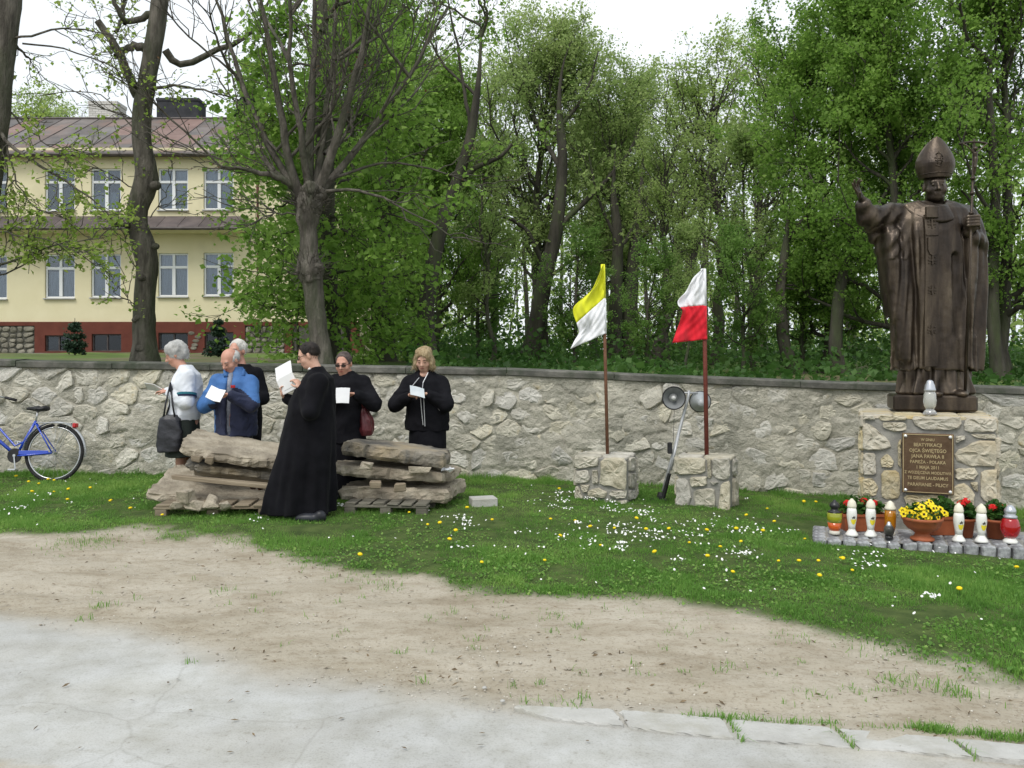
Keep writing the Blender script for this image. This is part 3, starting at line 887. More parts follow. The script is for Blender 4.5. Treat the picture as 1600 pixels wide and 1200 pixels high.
# windows
def window(x0, x1, z0, z1, y, curtain, parent, trans=0.32):
    w, h = x1 - x0, z1 - z0; fw = 0.065
    f = MB()
    f.bevbox(((x0 + x1) / 2, y, z0 + fw / 2), (w, 0.07, fw), 0.008); f.bevbox(((x0 + x1) / 2, y, z1 - fw / 2), (w, 0.07, fw), 0.008)
    f.bevbox((x0 + fw / 2, y, (z0 + z1) / 2), (fw, 0.068, h - 2 * fw), 0.008); f.bevbox((x1 - fw / 2, y, (z0 + z1) / 2), (fw, 0.068, h - 2 * fw), 0.008)
    zt2 = z1 - h * trans
    f.bevbox(((x0 + x1) / 2, y - .002, zt2), (w - 2 * fw, 0.075, 0.10), 0.008)
    f.bevbox(((x0 + x1) / 2, y - .006, (z0 + fw + zt2 - .05) / 2), (0.13, 0.08, zt2 - .05 - z0 - fw), 0.01)
    f.bevbox(((x0 + x1) / 2, y - .006, (z1 - fw + zt2 + .05) / 2), (0.10, 0.08, z1 - fw - zt2 - .05), 0.01)
    xm = (x0 + x1) / 2
    wo = obj('window', f, M_FRAME, parent, world=True)
    for a, b, c, d in ((x0 + fw, xm - .06, z0 + fw, zt2 - .05), (xm + .06, x1 - fw, z0 + fw, zt2 - .05), (x0 + fw, xm - .05, zt2 + .05, z1 - fw), (xm + .05, x1 - fw, zt2 + .05, z1 - fw)):
        p = MB(); p.box(((a + b) / 2, y + .01, (c + d) / 2), (b - a, 0.006, d - c)); obj('pane', p, M_PANE, wo, world=True)
    if curtain:
        c_ = MB(); zc = z0 + fw + (h - 2 * fw) * curtain[0]; zd = z0 + fw + (h - 2 * fw) * curtain[1]
        n = 24; xs_ = np.linspace(x0 + .04, x1 - .04, n); yy = y + .10 + .018 * np.sin(np.arange(n) * 1.9)
        VV = [(a, b, zc) for a, b in zip(xs_, yy)] + [(a, b, zd) for a, b in zip(xs_, yy)]
        c_.add(VV, [(k, k + 1, n + k + 1, n + k) for k in range(n - 1)]); obj('curtain', c_, M_CURT, wo, world=True)
    s = MB(); s.bevbox(((x0 + x1) / 2, YB - .03, z0 - .03), (w + .06, 0.14, 0.05), 0.008); obj('sill', s, M_SILL, wo, world=True)
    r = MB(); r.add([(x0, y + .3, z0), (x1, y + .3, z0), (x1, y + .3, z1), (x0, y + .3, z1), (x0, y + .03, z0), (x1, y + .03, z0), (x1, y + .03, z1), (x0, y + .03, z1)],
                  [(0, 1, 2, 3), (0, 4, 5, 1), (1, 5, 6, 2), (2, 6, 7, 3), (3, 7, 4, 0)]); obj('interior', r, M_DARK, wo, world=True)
cur = {2: None, 4: (0, .45), 6: (0, .98), 8: (0, 1), 1: (0, .6), 3: (0, .62), 5: (0, 1), 7: (0, 1), 9: (0, 1), 0: None}
for i, (a, b, c, d) in enumerate(wins):
    window(a, b, c, d, YB + 0.11, cur.get(i, (0, .7)), house)
for i, (a, b, c, d) in enumerate(cel):
    f = MB(); y = YR + .12; fw = .05
    for q in (((a + b) / 2, y, c + fw / 2, b - a, fw), ((a + b) / 2, y, d - fw / 2, b - a, fw), (a + fw / 2, y, (c + d) / 2, fw, d - c - 2 * fw), (b - fw / 2, y, (c + d) / 2, fw, d - c - 2 * fw), ((a + b) / 2, y, (c + d) / 2, fw, d - c - 2 * fw)):
        f.box(q[:3], (q[3], .06, q[4]))
    wo = obj('cellar_window', f, M_GUTTER, house, world=True)
    for s in (0, 1):
        lo, hi = (a + fw, (a + b) / 2 - fw / 2) if s == 0 else ((a + b) / 2 + fw / 2, b - fw)
        p = MB(); p.box(((lo + hi) / 2, y + .01, (c + d) / 2), (hi - lo, .006, d - c - 2 * fw)); obj('pane', p, M_PANEC, wo, world=True)
        if (i, s) in ((0, 0), (2, 0)):
            p = MB(); p.box(((lo + hi) / 2, y + .05, (c + d) / 2), (hi - lo, .01, d - c - 2 * fw)); obj('blind', p, M_BLIND, wo, world=True)
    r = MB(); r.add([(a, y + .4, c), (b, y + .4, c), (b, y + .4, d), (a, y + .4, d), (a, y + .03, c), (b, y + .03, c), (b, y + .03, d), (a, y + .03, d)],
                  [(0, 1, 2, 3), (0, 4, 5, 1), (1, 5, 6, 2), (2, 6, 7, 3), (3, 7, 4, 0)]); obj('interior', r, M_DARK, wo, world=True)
# main roof of metal sheets
ZR = EYE + (HZ - 186) * 36.3 / FPX; YRG = 36.3; YE = YB - 0.35; ZE = bz(243)
sl_v = np.array([0, YRG - YE, ZR - ZE]); sl_L = np.linalg.norm(sl_v); sl_u = sl_v / sl_L; nrm_ = np.cross([1, 0, 0], sl_u)
pw = 0.78; x = BXL - .3; k = 0
while x < BXR + .2:
    for r_ in range(4):
        a, b = sl_L * r_ / 4, sl_L * (r_ + 1) / 4
        o0 = np.array([x + .012, YE, ZE]) + sl_u * (a - (.03 if r_ else 0)); dz = .004 * (r_ % 2)
        q = MB(); P0 = [o0, o0 + np.array([pw - .024, 0, 0]), o0 + np.array([pw - .024, 0, 0]) + sl_u * (b - a + .03), o0 + sl_u * (b - a + .03)]
        P0 = [p + nrm_ * (dz + rr.normal(0, .002)) for p in P0]; P1 = [p - nrm_ * .01 for p in P0]
        q.add(P0 + P1, [(0, 1, 2, 3), (7, 6, 5, 4), (0, 4, 5, 1), (1, 5, 6, 2), (2, 6, 7, 3), (3, 7, 4, 0)])
        pink = (k in (17, 18) and r_ > 0) or (rr.random() < 0.10)
        obj('roof_sheet', q, M_ROOFP if pink else M_ROOFM, house, world=True)
    x += pw; k += 1
q = MB(); x = BXL - .3
while x < BXR + .9:
    a = np.array([x, YE, ZE]) + nrm_ * .015; b = a + sl_u * sl_L
    q.tube([a, b], [.014, .014], 5); x += pw
q.tube([(BXL - .3, YRG, ZR + .02), (BXR + .8, YRG, ZR + .02)], [.07, .07], 8)
obj('roof_seams', q, M_GUTTER, house, world=True)
q = MB(); q.add([(BXL - .3, YRG, ZR), (BXR + .6, YRG, ZR), (BXR + .6, YRG + 4.7, ZE), (BXL - .3, YRG + 4.7, ZE)], [(0, 1, 2, 3)])
q.add([(BXR + .55, YE + .1, ZE - .02), (BXR + .55, YRG, ZR - .03), (BXR + .55, YRG + 4.6, ZE - .02)], [(0, 1, 2)])
q.add([(BXL - .3, YE + .05, ZE - .06), (BXR + .6, YE + .05, ZE - .06), (BXR + .6, YB + .1, ZE - .06), (BXL - .3, YB + .1, ZE - .06)], [(0, 1, 2, 3)])
obj('roof_back', q, M_ROOFM, house, world=True)
q = MB(); q.tube([(BXL - .3, YE - .06, ZE - .05), (BXR + .6, YE - .06, ZE - .05)], [.075, .075], 8); obj('gutter', q, M_GUTTER, house, world=True)
# skirt roof between the storeys
xk = bx(388); za_, zb_ = bz(361), bz(348)
x = BXL - .3
while x < xk - .2:
    w_ = min(pw, xk - x); P0 = [(x + .01, YB - .95, za_), (x + w_ - .01, YB - .95, za_), (x + w_ - .01, YB - .01, zb_ + .25), (x + .01, YB - .01, zb_ + .25)]
    q = MB(); q.add(P0 + [(a, b, c - .02) for a, b, c in P0], [(0, 1, 2, 3), (7, 6, 5, 4), (0, 4, 5, 1), (1, 5, 6, 2), (3, 7, 4, 0)]); obj('roof_sheet', q, M_SKIRT, house, world=True)
    x += pw
q = MB(); q.tube([(BXL - .3, YB - 1.0, za_ - .05), (xk + .05, YB - 1.0, za_ - .05)], [.06, .06], 8); obj('gutter', q, M_GUTTER, house, world=True)
q = MB(); q.box(((BXL - .3 + xk) / 2, YB - .5, za_ - .1), (xk - BXL + .3, .9, .03)); obj('soffit', q, M_STUCCO, house, world=True)
q = MB(); q.tube([(bx(378), YE - .05, ZE - .1), (bx(378), YB - .08, ZE - .45), (bx(378), YB - .08, zb_ + .3)], [.05] * 3, 8); obj('downpipe', q, M_PIPE, house, world=True)
q = MB(); q.tube([(bx(405), YE - .05, ZE - .1), (bx(405), YB - .2, ZE - .5), (bx(405), YB - .2, 1.75)], [.06] * 3, 8); obj('downpipe', q, M_PIPE, house, world=True)
# chimneys
def brick_mat(name, c1, c2, mortar):
    m = bpy.data.materials.new(name); m.use_nodes = True; nt = m.node_tree; bs = nt.nodes['Principled BSDF']; bs.inputs['Roughness'].default_value = .9
    tc = _n(nt, 'ShaderNodeTexCoord'); mp = _n(nt, 'ShaderNodeMapping'); mp.inputs['Rotation'].default_value = (math.radians(90), 0, 0)
    b = _n(nt, 'ShaderNodeTexBrick', Scale=1.0); b.inputs['Color1'].default_value = c4(c1); b.inputs['Color2'].default_value = c4(c2); b.inputs['Mortar'].default_value = c4(mortar)
    b.inputs['Brick Width'].default_value = .25; b.inputs['Row Height'].default_value = .09; b.inputs['Mortar Size'].default_value = .010
    nt.links.new(tc.outputs['Object'], mp.inputs[0]); nt.links.new(mp.outputs[0], b.inputs['Vector']); nt.links.new(b.outputs[0], bs.inputs['Base Color']); return m
M_WBRICK = brick_mat('white_brick', (.50, .49, .46), (.60, .59, .56), (.30, .29, .27))
M_BLACKCH = mat('tarred_chimney', (.012, .014, .018), (.03, .032, .038), 3, .6, .3, 10)
YC = 36.4
def cx_(px): return (px - 800) * YC / FPX
def cz_(py): return EYE + (HZ - py) * YC / FPX
q = MB(); q.box(((cx_(141) + cx_(185)) / 2, YC + .3, (cz_(164) + cz_(200)) / 2), (cx_(185) - cx_(141), .9, cz_(164) - cz_(200)))
q.box(((cx_(140) + cx_(186)) / 2, YC + .3, cz_(162)), (cx_(186) - cx_(140), .96, .14)); obj('chimney', q, M_WBRICK, house, world=True)
q = MB(); q.box(((cx_(247) + cx_(312)) / 2, YC + .3, (cz_(158) + cz_(200)) / 2), (cx_(312) - cx_(247), .9, cz_(158) - cz_(200)))
q.box(((cx_(246) + cx_(313)) / 2, YC + .3, cz_(157)), (cx_(313) - cx_(246), .97, .12))
o = obj('chimney', q, M_BLACKCH, house, world=True); o['label'] = 'wide black chimney'
# grey plinth walk at the foot of the house
q = MB(); q.bevbox(((BXL + BXR) / 2, YB - .55, 1.74), (BXR - BXL, .9, .12), .02); obj('plinth', q, mat('plinth_concrete', (.22, .22, .2), (.3, .3, .28), 3, .95, .3), house, world=True)
# ================================================================ TREES
M_BARK = mat('dark_bark', (0.035, 0.032, 0.026), (0.085, 0.078, 0.062), 5, 0.95, 0.9, 12, stretch=(1, 1, 0.25), c3=(0.06, 0.075, 0.035), c3pos=0.66, bdist=0.04)
M_BARKG = mat('grey_bark', (0.075, 0.068, 0.056), (0.17, 0.155, 0.13), 9, 0.95, 1.0, 14, stretch=(1, 1, 0.22), c3=(0.085, 0.09, 0.06), c3pos=0.62, bdist=0.10, contrast=(.4, .6))
M_TWIG = mat('twig_bark', (0.07, 0.05, 0.045), (0.12, 0.09, 0.08), 6, 0.9)
L_MAPLE = leaf_mat('maple_leaves', (0.10, 0.185, 0.032), (0.165, 0.285, 0.052), (0.26, 0.39, 0.09), 0.55)
L_OLIVE = leaf_mat('beech_leaves', (0.15, 0.225, 0.065), (0.235, 0.32, 0.105), (0.34, 0.41, 0.17), 0.58)
L_PALE = leaf_mat('pale_spring_leaves', (0.18, 0.26, 0.07), (0.25, 0.34, 0.10), (0.33, 0.40, 0.16), 0.58)
L_DARK = leaf_mat('shade_leaves', (0.09, 0.175, 0.04), (0.15, 0.26, 0.06), (0.22, 0.34, 0.10), 0.58)
L_UNDER = leaf_mat('undergrowth_leaves', (0.03, 0.075, 0.016), (0.05, 0.115, 0.024), (0.085, 0.165, 0.04), 0.4)  # leaf colour darkened to paint in the shadows on the wood floor
L_YOUNG = leaf_mat('young_leaves', (0.16, 0.25, 0.04), (0.22, 0.32, 0.055), (0.28, 0.33, 0.10), 0.5)

def unit(v): return v / (np.linalg.norm(v, axis=-1, keepdims=True) + 1e-9)

def batch_tubes(P, R, sides):
    "P (N,m,3) curves, R (N,m) radii"
    N, m, _ = P.shape
    T = unit(np.gradient(P, axis=1))
    ref = np.where(np.abs(T[:, :1, 2:3]) < 0.85, np.array([0, 0, 1.0]), np.array([1.0, 0, 0]))
    A = unit(np.cross(T, np.broadcast_to(ref, T.shape))); B = np.cross(T, A)
    th = np.linspace(0, 2 * math.pi, sides, endpoint=False)
    V = P[:, :, None] + (A[:, :, None] * np.cos(th)[None, None, :, None] + B[:, :, None] * np.sin(th)[None, None, :, None]) * R[:, :, None, None]
    n, i, j = np.meshgrid(np.arange(N), np.arange(m - 1), np.arange(sides), indexing='ij')
    k = (j + 1) % sides; o = n * m * sides
    Qd = np.stack([o + i * sides + j, o + i * sides + k, o + (i + 1) * sides + k, o + (i + 1) * sides + j], -1).reshape(-1, 4)
    return V.reshape(-1, 3), Qd

def curves(P0, D, L, m, up, wander, rng):
    N = len(P0); t = np.linspace(0, 1, m)[None, :, None]
    L = np.asarray(L)[:, None, None]
    w = np.cumsum(rng.normal(0, 1, (N, m, 3)), axis=1); w -= w[:, :1]
    up = np.broadcast_to(np.asarray(up, float), (N,))[:, None, None]
    return P0[:, None] + D[:, None] * L * t + np.array([0, 0, 1.0]) * L * t * t * up + w * L * wander / m

def children(P, n, ta, tb, ang, rng, amin=0.0):
    "n children per curve; returns origin, direction, parent index, t"
    N, m, _ = P.shape
    idx = np.repeat(np.arange(N), n); t = ta + (tb - ta) * rng.random(N * n)
    f = t * (m - 1); i = np.minimum(f.astype(int), m - 2); u = (f - i)[:, None]
    O = P[idx, i] * (1 - u) + P[idx, i + 1] * u
    T = unit(P[idx, i + 1] - P[idx, i])
    r = unit(rng.normal(0, 1, (N * n, 3))); r = unit(r - (r * T).sum(-1, keepdims=True) * T)
    a = ang + rng.normal(0, 0.15, N * n)
    return O, unit(T * np.cos(a)[:, None] + r * np.sin(a)[:, None]), idx, t

def leaf_geo(C, size, rng, flat=0.35, size_var=0.35):
    N = len(C)
    a = unit(rng.normal(0, 1, (N, 3)) * np.array([1, 1, 0.7]) + np.array([0, 0, -0.35]))
    nrm = unit(rng.normal(0, 1, (N, 3)) + np.array([0, 0, flat * 2]))
    b = unit(np.cross(nrm, a))
    s = (size * (1 + size_var * rng.normal(0, 1, N)).clip(0.4, 2))[:, None]
    c = np.cross(a, b)
    fold = c * s * 0.12
    V = np.stack([C - a * s * 0.5, C + b * s * 0.42 + fold, C + a * s * 0.5, C - b * s * 0.42 + fold], 1).reshape(-1, 3)
    k = np.arange(N)[:, None] * 4
    T = np.concatenate([k + np.array([[0, 1, 2]]), k + np.array([[0, 2, 3]])])
    return V, T

def leaf_mesh(name, C, size, rng, var=None, flat=0.35):
    V, T = leaf_geo(C, size, rng, flat)
    v = (rng.random(len(C)) if var is None else np.clip(var + rng.normal(0, 0.18, len(C)), 0, 1))
    return fast_mesh(name, V, tris=T, smooth=False, attr={'var': np.repeat(v, 4)})

class Plan:
    def __init__(s): s.V = []; s.Q = []; s.n = 0
    def add(s, V, Q):
        s.V.append(V); s.Q.append(Q + s.n); s.n += len(V)
    def mesh(s, name): return fast_mesh(name, np.vstack(s.V), quads=np.vstack(s.Q))

def make_tree(seed, H, r0, lo, spread, nlimb, nsub, ntwig, ltips, size, lean=(0, 0), limb_ang=0.95, up=0.25, sigma=0.16, shape='oval', fork=1, low_droop=0.0, patch=0.0):
    rng = np.random.default_rng(seed)
    pl = Plan()
    # trunk or trunks
    TP = []
    for f in range(fork):
        m = 14; t = np.linspace(0, 1, m)
        w = np.cumsum(rng.normal(0, 1, (m, 2)), 0) * H * 0.010; w -= w[0]
        az = 6.28 * f / fork + rng.random()
        off = (np.array([math.cos(az), math.sin(az)]) * (0.0 if fork == 1 else 0.17 * H))
        P = np.stack([lean[0] * t ** 1.2 * H + w[:, 0] + off[0] * t ** 1.6, lean[1] * t * H + w[:, 1] + off[1] * t ** 1.6, t * H * (1 - 0.06 * f)], 1)
        TP.append(P)
    TP = np.array(TP); t = np.linspace(0, 1, 14)
    R = r0 * (1 - t) ** 0.75 * (1 if fork == 1 else 0.75) + 0.012
    R = R * (1 + 0.5 * np.exp(-t * 30))
    pl.add(*batch_tubes(TP, np.tile(R, (fork, 1)), 10))
    # limbs
    O, D, ix, tt = children(TP, nlimb, lo, 0.97, limb_ang, rng)
    rel = (tt - lo) / (1 - lo)
    if shape == 'oval': Ls = spread * np.clip(0.35 + 1.0 * np.sin(np.pi * np.clip(rel * 0.85 + 0.12, 0, 1)), 0.25, 2) / 1.3
    elif shape == 'low': Ls = spread * (1.05 - 0.75 * rel)
    else: Ls = spread * (0.45 + 0.75 * rel) * (1.1 - rel ** 4 * 0.5)
    Ls = Ls * (0.7 + 0.5 * rng.random(len(Ls)))
    D[:, 2] = D[:, 2] * 0.6 + 0.12 + 0.5 * rel - low_droop * (1 - rel); D = unit(D)
    LP = curves(O, D, Ls, 8, up, 0.35, rng)
    lr = np.interp(tt, np.linspace(0, 1, 14), R) * 0.42
    tl = np.linspace(0, 1, 8)
    pl.add(*batch_tubes(LP, lr[:, None] * (1 - tl)[None] ** 0.8 + 0.008, 6))
    O2, D2, i2, t2 = children(LP, nsub, 0.25, 1.0, 0.75, rng)
    SP = curves(O2, D2, Ls[i2] * (0.55 - 0.25 * t2) * (0.7 + 0.6 * rng.random(len(t2))), 5, 0.15, 0.4, rng)
    ts = np.linspace(0, 1, 5)
    pl.add(*batch_tubes(SP, (lr[i2] * 0.35)[:, None] * (1 - ts)[None] + 0.005, 4))
    O3, D3, i3, t3 = children(SP, ntwig, 0.2, 1.0, 0.8, rng)
    WP = curves(O3, D3, 0.25 * spread * 0.6 * (0.5 + rng.random(len(t3))), 4, 0.1, 0.4, rng)
    pl.add(*batch_tubes(WP, np.full((len(WP), 4), 0.006) * np.array([1, .8, .6, .3]), 3))
    # leaves in loose clumps on the twigs; some branches carry few
    keep = rng.random(len(LP)) > patch
    src = WP[keep[i2[i3]]]
    C = src[:, 1:].reshape(-1, 3)
    n = ltips
    per = rng.poisson(n * (0.4 + 1.2 * np.repeat(rng.random(len(src)), 3)))
    C = np.repeat(C, per, axis=0) + rng.normal(0, sigma, (int(per.sum()), 3)) * np.array([1, 1, 0.7])
    C = C[C[:, 2] > 0.15]
    var = 0.5 + 0.33 * vnoise(C, 0.9, seed) + 0.12 * (C[:, 2] / H - 0.5)
    crown = leaf_mesh('crown', C, size, rng, var)
    return pl.mesh('trunk'), crown

VAR = {}
def variant(key, *a, **k):
    VAR[key] = make_tree(*a, **k)
variant('maple', 1, 13, 0.24, 0.10, 4.2, 50, 7, 5, 13, 0.105, shape='oval', low_droop=0.25)
variant('maple2', 2, 13, 0.22, 0.08, 3.8, 50, 7, 5, 13, 0.105, shape='low', lean=(0.03, 0), low_droop=0.3)
variant('tall', 3, 12, 0.24, 0.22, 3.3, 50, 7, 5, 10, 0.085, shape='oval', lean=(0.05, 0), limb_ang=0.7, up=0.35)
variant('tall2', 4, 12, 0.22, 0.25, 3.0, 27, 7, 5, 10, 0.085, shape='oval', fork=2, limb_ang=0.65, up=0.4)
variant('pale', 5, 12, 0.20, 0.3, 2.8, 42, 5, 5, 5, 0.095, shape='oval', limb_ang=0.7, up=0.35, patch=0.15)
variant('slim', 6, 9, 0.09, 0.25, 1.9, 26, 5, 4, 5, 0.10, shape='oval', limb_ang=0.8, patch=0.15)
variant('dark', 7, 8, 0.13, 0.15, 2.4, 30, 5, 4, 6, 0.12, shape='oval', patch=0.1)
print('leaves', {k: len(v[1].vertices) // 4 for k, v in VAR.items()}, 'trunkq', {k: len(v[0].polygons) for k, v in VAR.items()})

def put_tree(key, px, Y, top_px, mt, rz, label, wide=1.0, bark=None, lean=0.0, name='leafy_tree', group='trees of the wood behind the wall', H=None, z0=None):
    tk, cr = VAR[key]
    X = (px - 800) * Y / FPX
    z0 = float(bank_z(np.array(X), np.array(Y))) - 0.05 if z0 is None else z0
    top = EYE + (HZ - top_px) * Y / FPX
    Hn = max(v.co.z for v in cr.vertices) if (key not in HN) else HN[key]; HN[key] = Hn
    s = (top - z0) / Hn
    o = thing(name, label, 'tree', (X, Y, z0), group, rot=(0, lean, rz))
    t = link('trunk', tk, None, o); c = link('crown', cr, None, o)
    for q, m_ in ((t, bark or M_BARK), (c, mt)):
        if not q.data.materials: q.data.materials.append(m_)
        q.material_slots[0].link = 'OBJECT'; q.material_slots[0].material = m_
    o.scale = (s * wide, s * wide, s)
    return o
HN = {}
# far to near
put_tree('pale', 770, 34, 60, L_PALE, 0.3, 'pale thin tree whose top shows left of the tall olive crown')
put_tree('pale', 1065, 33, 105, L_PALE, 1.9, 'pale tree filling the gap between the two olive crowns and the light green one')
put_tree('pale', 1190, 32, 30, L_PALE, 2.6, 'yellowish thin crown reaching the sky left of the bright green trees')
put_tree('tall', 930, 30, 150, L_OLIVE, 4.2, 'low olive tree seen behind the two tall olive crowns')
put_tree('pale', 1330, 34, 80, L_OLIVE, 3.3, 'olive tree showing through behind the raised arm of the statue')
put_tree('tall2', 640, 30, 40, L_OLIVE, 0.6, 'olive tree behind the green maples above the blonde woman')
put_tree('tall', 845, 24, -18, L_OLIVE, 0.0, 'tallest olive crowned tree with a dark leaning trunk left of the yellow and white flag', wide=0.92)
put_tree('tall2', 975, 25, 62, L_OLIVE, 0.5, 'olive crowned tree with twin dark trunks just right of the yellow and white flag', wide=0.95)
put_tree('pale', 1120, 24, 32, L_PALE, 5.0, 'light green airy tree behind the red and white flag', wide=1.1)
put_tree('pale', 1040, 21, 170, L_PALE, 3.7, 'slender pale tree between the two flags')
put_tree('slim', 1180, 20, 180, L_OLIVE, 0.4, 'slender olive tree right of the red and white flag')
put_tree('dark', 745, 22, 300, L_DARK, 1.2, 'small dark leaved tree beside the thin trunk left of the olive trees')
put_tree('slim', 768, 19, 210, L_OLIVE, 2.2, 'slim tree with a straight thin trunk right of the blonde woman', wide=1.05)
put_tree('dark', 900, 21, 330, L_DARK, 4.0, 'small shaded tree behind the yellow and white flag')
put_tree('dark', 1010, 19, 360, L_DARK, 2.9, 'small shaded tree in the gap between the flags')
put_tree('slim', 1075, 17, 330, L_OLIVE, 5.5, 'slim young tree behind the red part of the flag')
put_tree('dark', 1160, 18, 330, L_DARK, 0.9, 'small shaded tree above the wall right of the loudspeakers')
put_tree('dark', 1250, 19, 300, L_DARK, 1.7, 'small dark tree at the left foot of the bright green trees')
put_tree('maple', 1290, 19, -70, L_MAPLE, 0.7, 'big bright green tree between the light green crown and the statue', wide=0.95)
put_tree('maple2', 1420, 17, -160, L_MAPLE, 3.3, 'bright green tree directly behind the statue', wide=0.85)
put_tree('maple', 1570, 16, -230, L_MAPLE, 4.6, 'bright green tree at the right edge behind the crozier', wide=0.85)
put_tree('maple2', 1790, 18, -150, L_MAPLE, 1.1, 'bright green tree outermost on the right', wide=0.9)
put_tree('maple', 600, 21, -60, L_MAPLE, 2.4, 'green maple with a thick dark trunk behind the woman in sunglasses', wide=0.82)
put_tree('maple2', 680, 20, 60, L_MAPLE, 0.3, 'green maple with a thick dark trunk left of the blonde woman', wide=0.7)
put_tree('maple', 545, 18, -110, L_MAPLE, 5.2, 'tall green maple rising right behind the bare pollarded tree', wide=0.52)
put_tree('slim', 470, 17.5, 250, L_MAPLE, 1.0, 'small leafy maple in front of the corner of the yellow building', wide=0.8)
put_tree('pale', 50, 44, 118, L_PALE, 1.0, 'thin budding tree whose top shows over the roof at the far left', group='trees beyond the building', name='budding_tree')
put_tree('pale', 95, 48, 138, L_PALE, 2.0, 'thin budding tree over the roof just left of the white chimney', group='trees beyond the building', name='budding_tree')

# two dark trunks seen under the maples
for px, Y, r, tp, lab in ((598, 16.5, 0.26, 330, 'thick dark trunk left of the blonde woman, nearer the bare tree'), (655, 17.5, 0.30, 340, 'thickest dark trunk directly behind the blonde woman')):
    pass

# firs
def fir(px, Y, base, H, label, group, seed, col=None):
    rng = np.random.default_rng(seed); X = (px - 800) * Y / FPX
    o = thing('fir_tree', label, 'tree', (X, Y, base), group)
    pl = MB(); pl.tube([(0, 0, 0), (0, 0, H)], [H * .022, .006], 6); obj('trunk', pl, M_BARK, o)
    V_, T_ = [], []; C = []
    nw = int(H / 0.16)
    Ps = []
    for k in range(nw):
        z = H * (0.12 + 0.86 * k / nw) + rng.normal(0, .03 * max(1, H / 4)); L = ((H - z) * 0.34 + 0.04) * rng.uniform(.75, 1.15)
        for a in np.arange(0, 6.28, 6.28 / 9):
            a += k * .4 + rng.normal(0, .1); d = np.array([math.cos(a), math.sin(a), -.05 + rng.normal(0, .18)])
            s = np.linspace(0.05, 1, 16)[:, None] * L * (0.85 + .3 * rng.random())
            Ps.append(np.array([0, 0, z]) + d * s + np.array([0, 0, .12]) * s * s / max(L, .1))
    C = np.vstack(Ps); C = np.repeat(C, 9 if H < 3 else 2, 0); C = C + rng.normal(0, .028 * max(1, H / 3), C.shape)
    me = leaf_mesh('needles', C, (0.045 if H < 3 else .07) * max(1, H / 3), rng); o2 = link('needles', me, col, o); return o
L_FIR = leaf_mat('fir_needles', (0.018, 0.04, 0.025), (0.03, 0.06, 0.035), (0.05, 0.085, 0.05), 0.15)
fir(117, 22, 1.62, 1.05, 'small dark fir in front of the building near the left cellar window', 'small firs before the building', 3, L_FIR)
fir(341, 22, 1.62, 1.08, 'small dark fir in front of the building above the men at the wall', 'small firs before the building', 4, L_FIR)
fir(392, 40, 1.7, 13.2, 'tall blueish conifer showing over the roof right of the black chimney', None, 5, L_FIR)

# ---------------------------------------------------------------- near trees, modelled one by one
def px_path(pts, Y, dys=None, base=None):
    P = np.array([W(a, b, Y + (0 if dys is None else dys[i])) for i, (a, b) in enumerate(pts)])
    return P
def smooth_path(P, n):
    P = np.asarray(P, float); t = np.concatenate([[0], np.cumsum(np.linalg.norm(np.diff(P, axis=0), axis=1))]); t /= t[-1]
    tt = np.linspace(0, 1, n); out = np.stack([np.interp(tt, t, P[:, i]) for i in range(P.shape[1])], 1)
    for _ in range(2): out[1:-1] = 0.5 * out[1:-1] + 0.25 * (out[:-2] + out[2:])
    return out
def knobbly(P, R, sides, rng, amp=0.08, seed=0):
    V_, Qd = batch_tubes(P[None], R[None], sides)
    ax = np.repeat(P, sides, 0); d = V_ - ax
    V_ = ax + d * (1 + amp * fbm(V_, 3.0, seed, 3) + amp * 0.6 * fbm(V_, 9.0, seed + 3, 2))[:, None]
    return V_, Qd
def near_branches(pl, root, specs, Y, rng):
    "specs: (pixel path, r0, r1, dy end)"
    out = []
    for path, r0, r1, dy in specs:
        n = len(path); P = np.array([W(a, b, Y + dy * i / (n - 1)) for i, (a, b) in enumerate(path)]) - root
        P = smooth_path(P, 12); R = np.linspace(r0, r1, 12)
        P[1:-1] += rng.normal(0, 0.012, (10, 3))
        V_, Qd = batch_tubes(P[None], R[None], 6); pl.add(V_, Qd); out.append(P)
    return np.array(out)

# bare pollarded tree
rt = np.random.default_rng(40); Y0 = 12.6
root = W(503, 575, Y0); root[2] = float(bank_z(np.array(root[0]), np.array(Y0))) - 0.1
o = thing('bare_tree', 'bare pollarded tree with burls on its trunk and a fan of leafless branches', 'tree', root)
pl = Plan()
tp = smooth_path(px_path([(504, 592), (500, 540), (494, 490), (487, 440), (482, 390), (480, 345), (484, 305), (490, 285)], Y0) - root, 40)
zz = np.linspace(0, 1, 40); R = 0.155 - 0.02 * zz + 0.06 * np.exp(-zz * 12)
def bump_at(y, w, a): return a * np.exp(-((EYE + (HZ - y) * Y0 / FPX - root[2] - tp[:, 2]) / w) ** 2)
R = R + bump_at(422, .16, .075) + bump_at(318, .2, .06) + bump_at(345, .08, .03) - bump_at(280, .12, .09)
pl.add(*knobbly(tp, R, 20, rt, 0.16, 5))
top = [(474, 318), (488, 300), (500, 305), (480, 290), (492, 286)]
ends = [(300, -30, -.6), (335, -30, .8), (372, -35, -1.0), (400, -40, .6), (432, -40, -.4), (455, -50, 1.2), (478, -50, -.9), (500, -45, .5), (522, -50, -1.3), (545, -45, 1.0), (570, -40, -.2), (600, -40, .9), (628, -20, -1.1), (655, 10, .3), (690, 25, -.5), (735, 55, .8), (700, 120, -.9), (650, 210, 1.0), (720, 215, -.3)]
specs = []
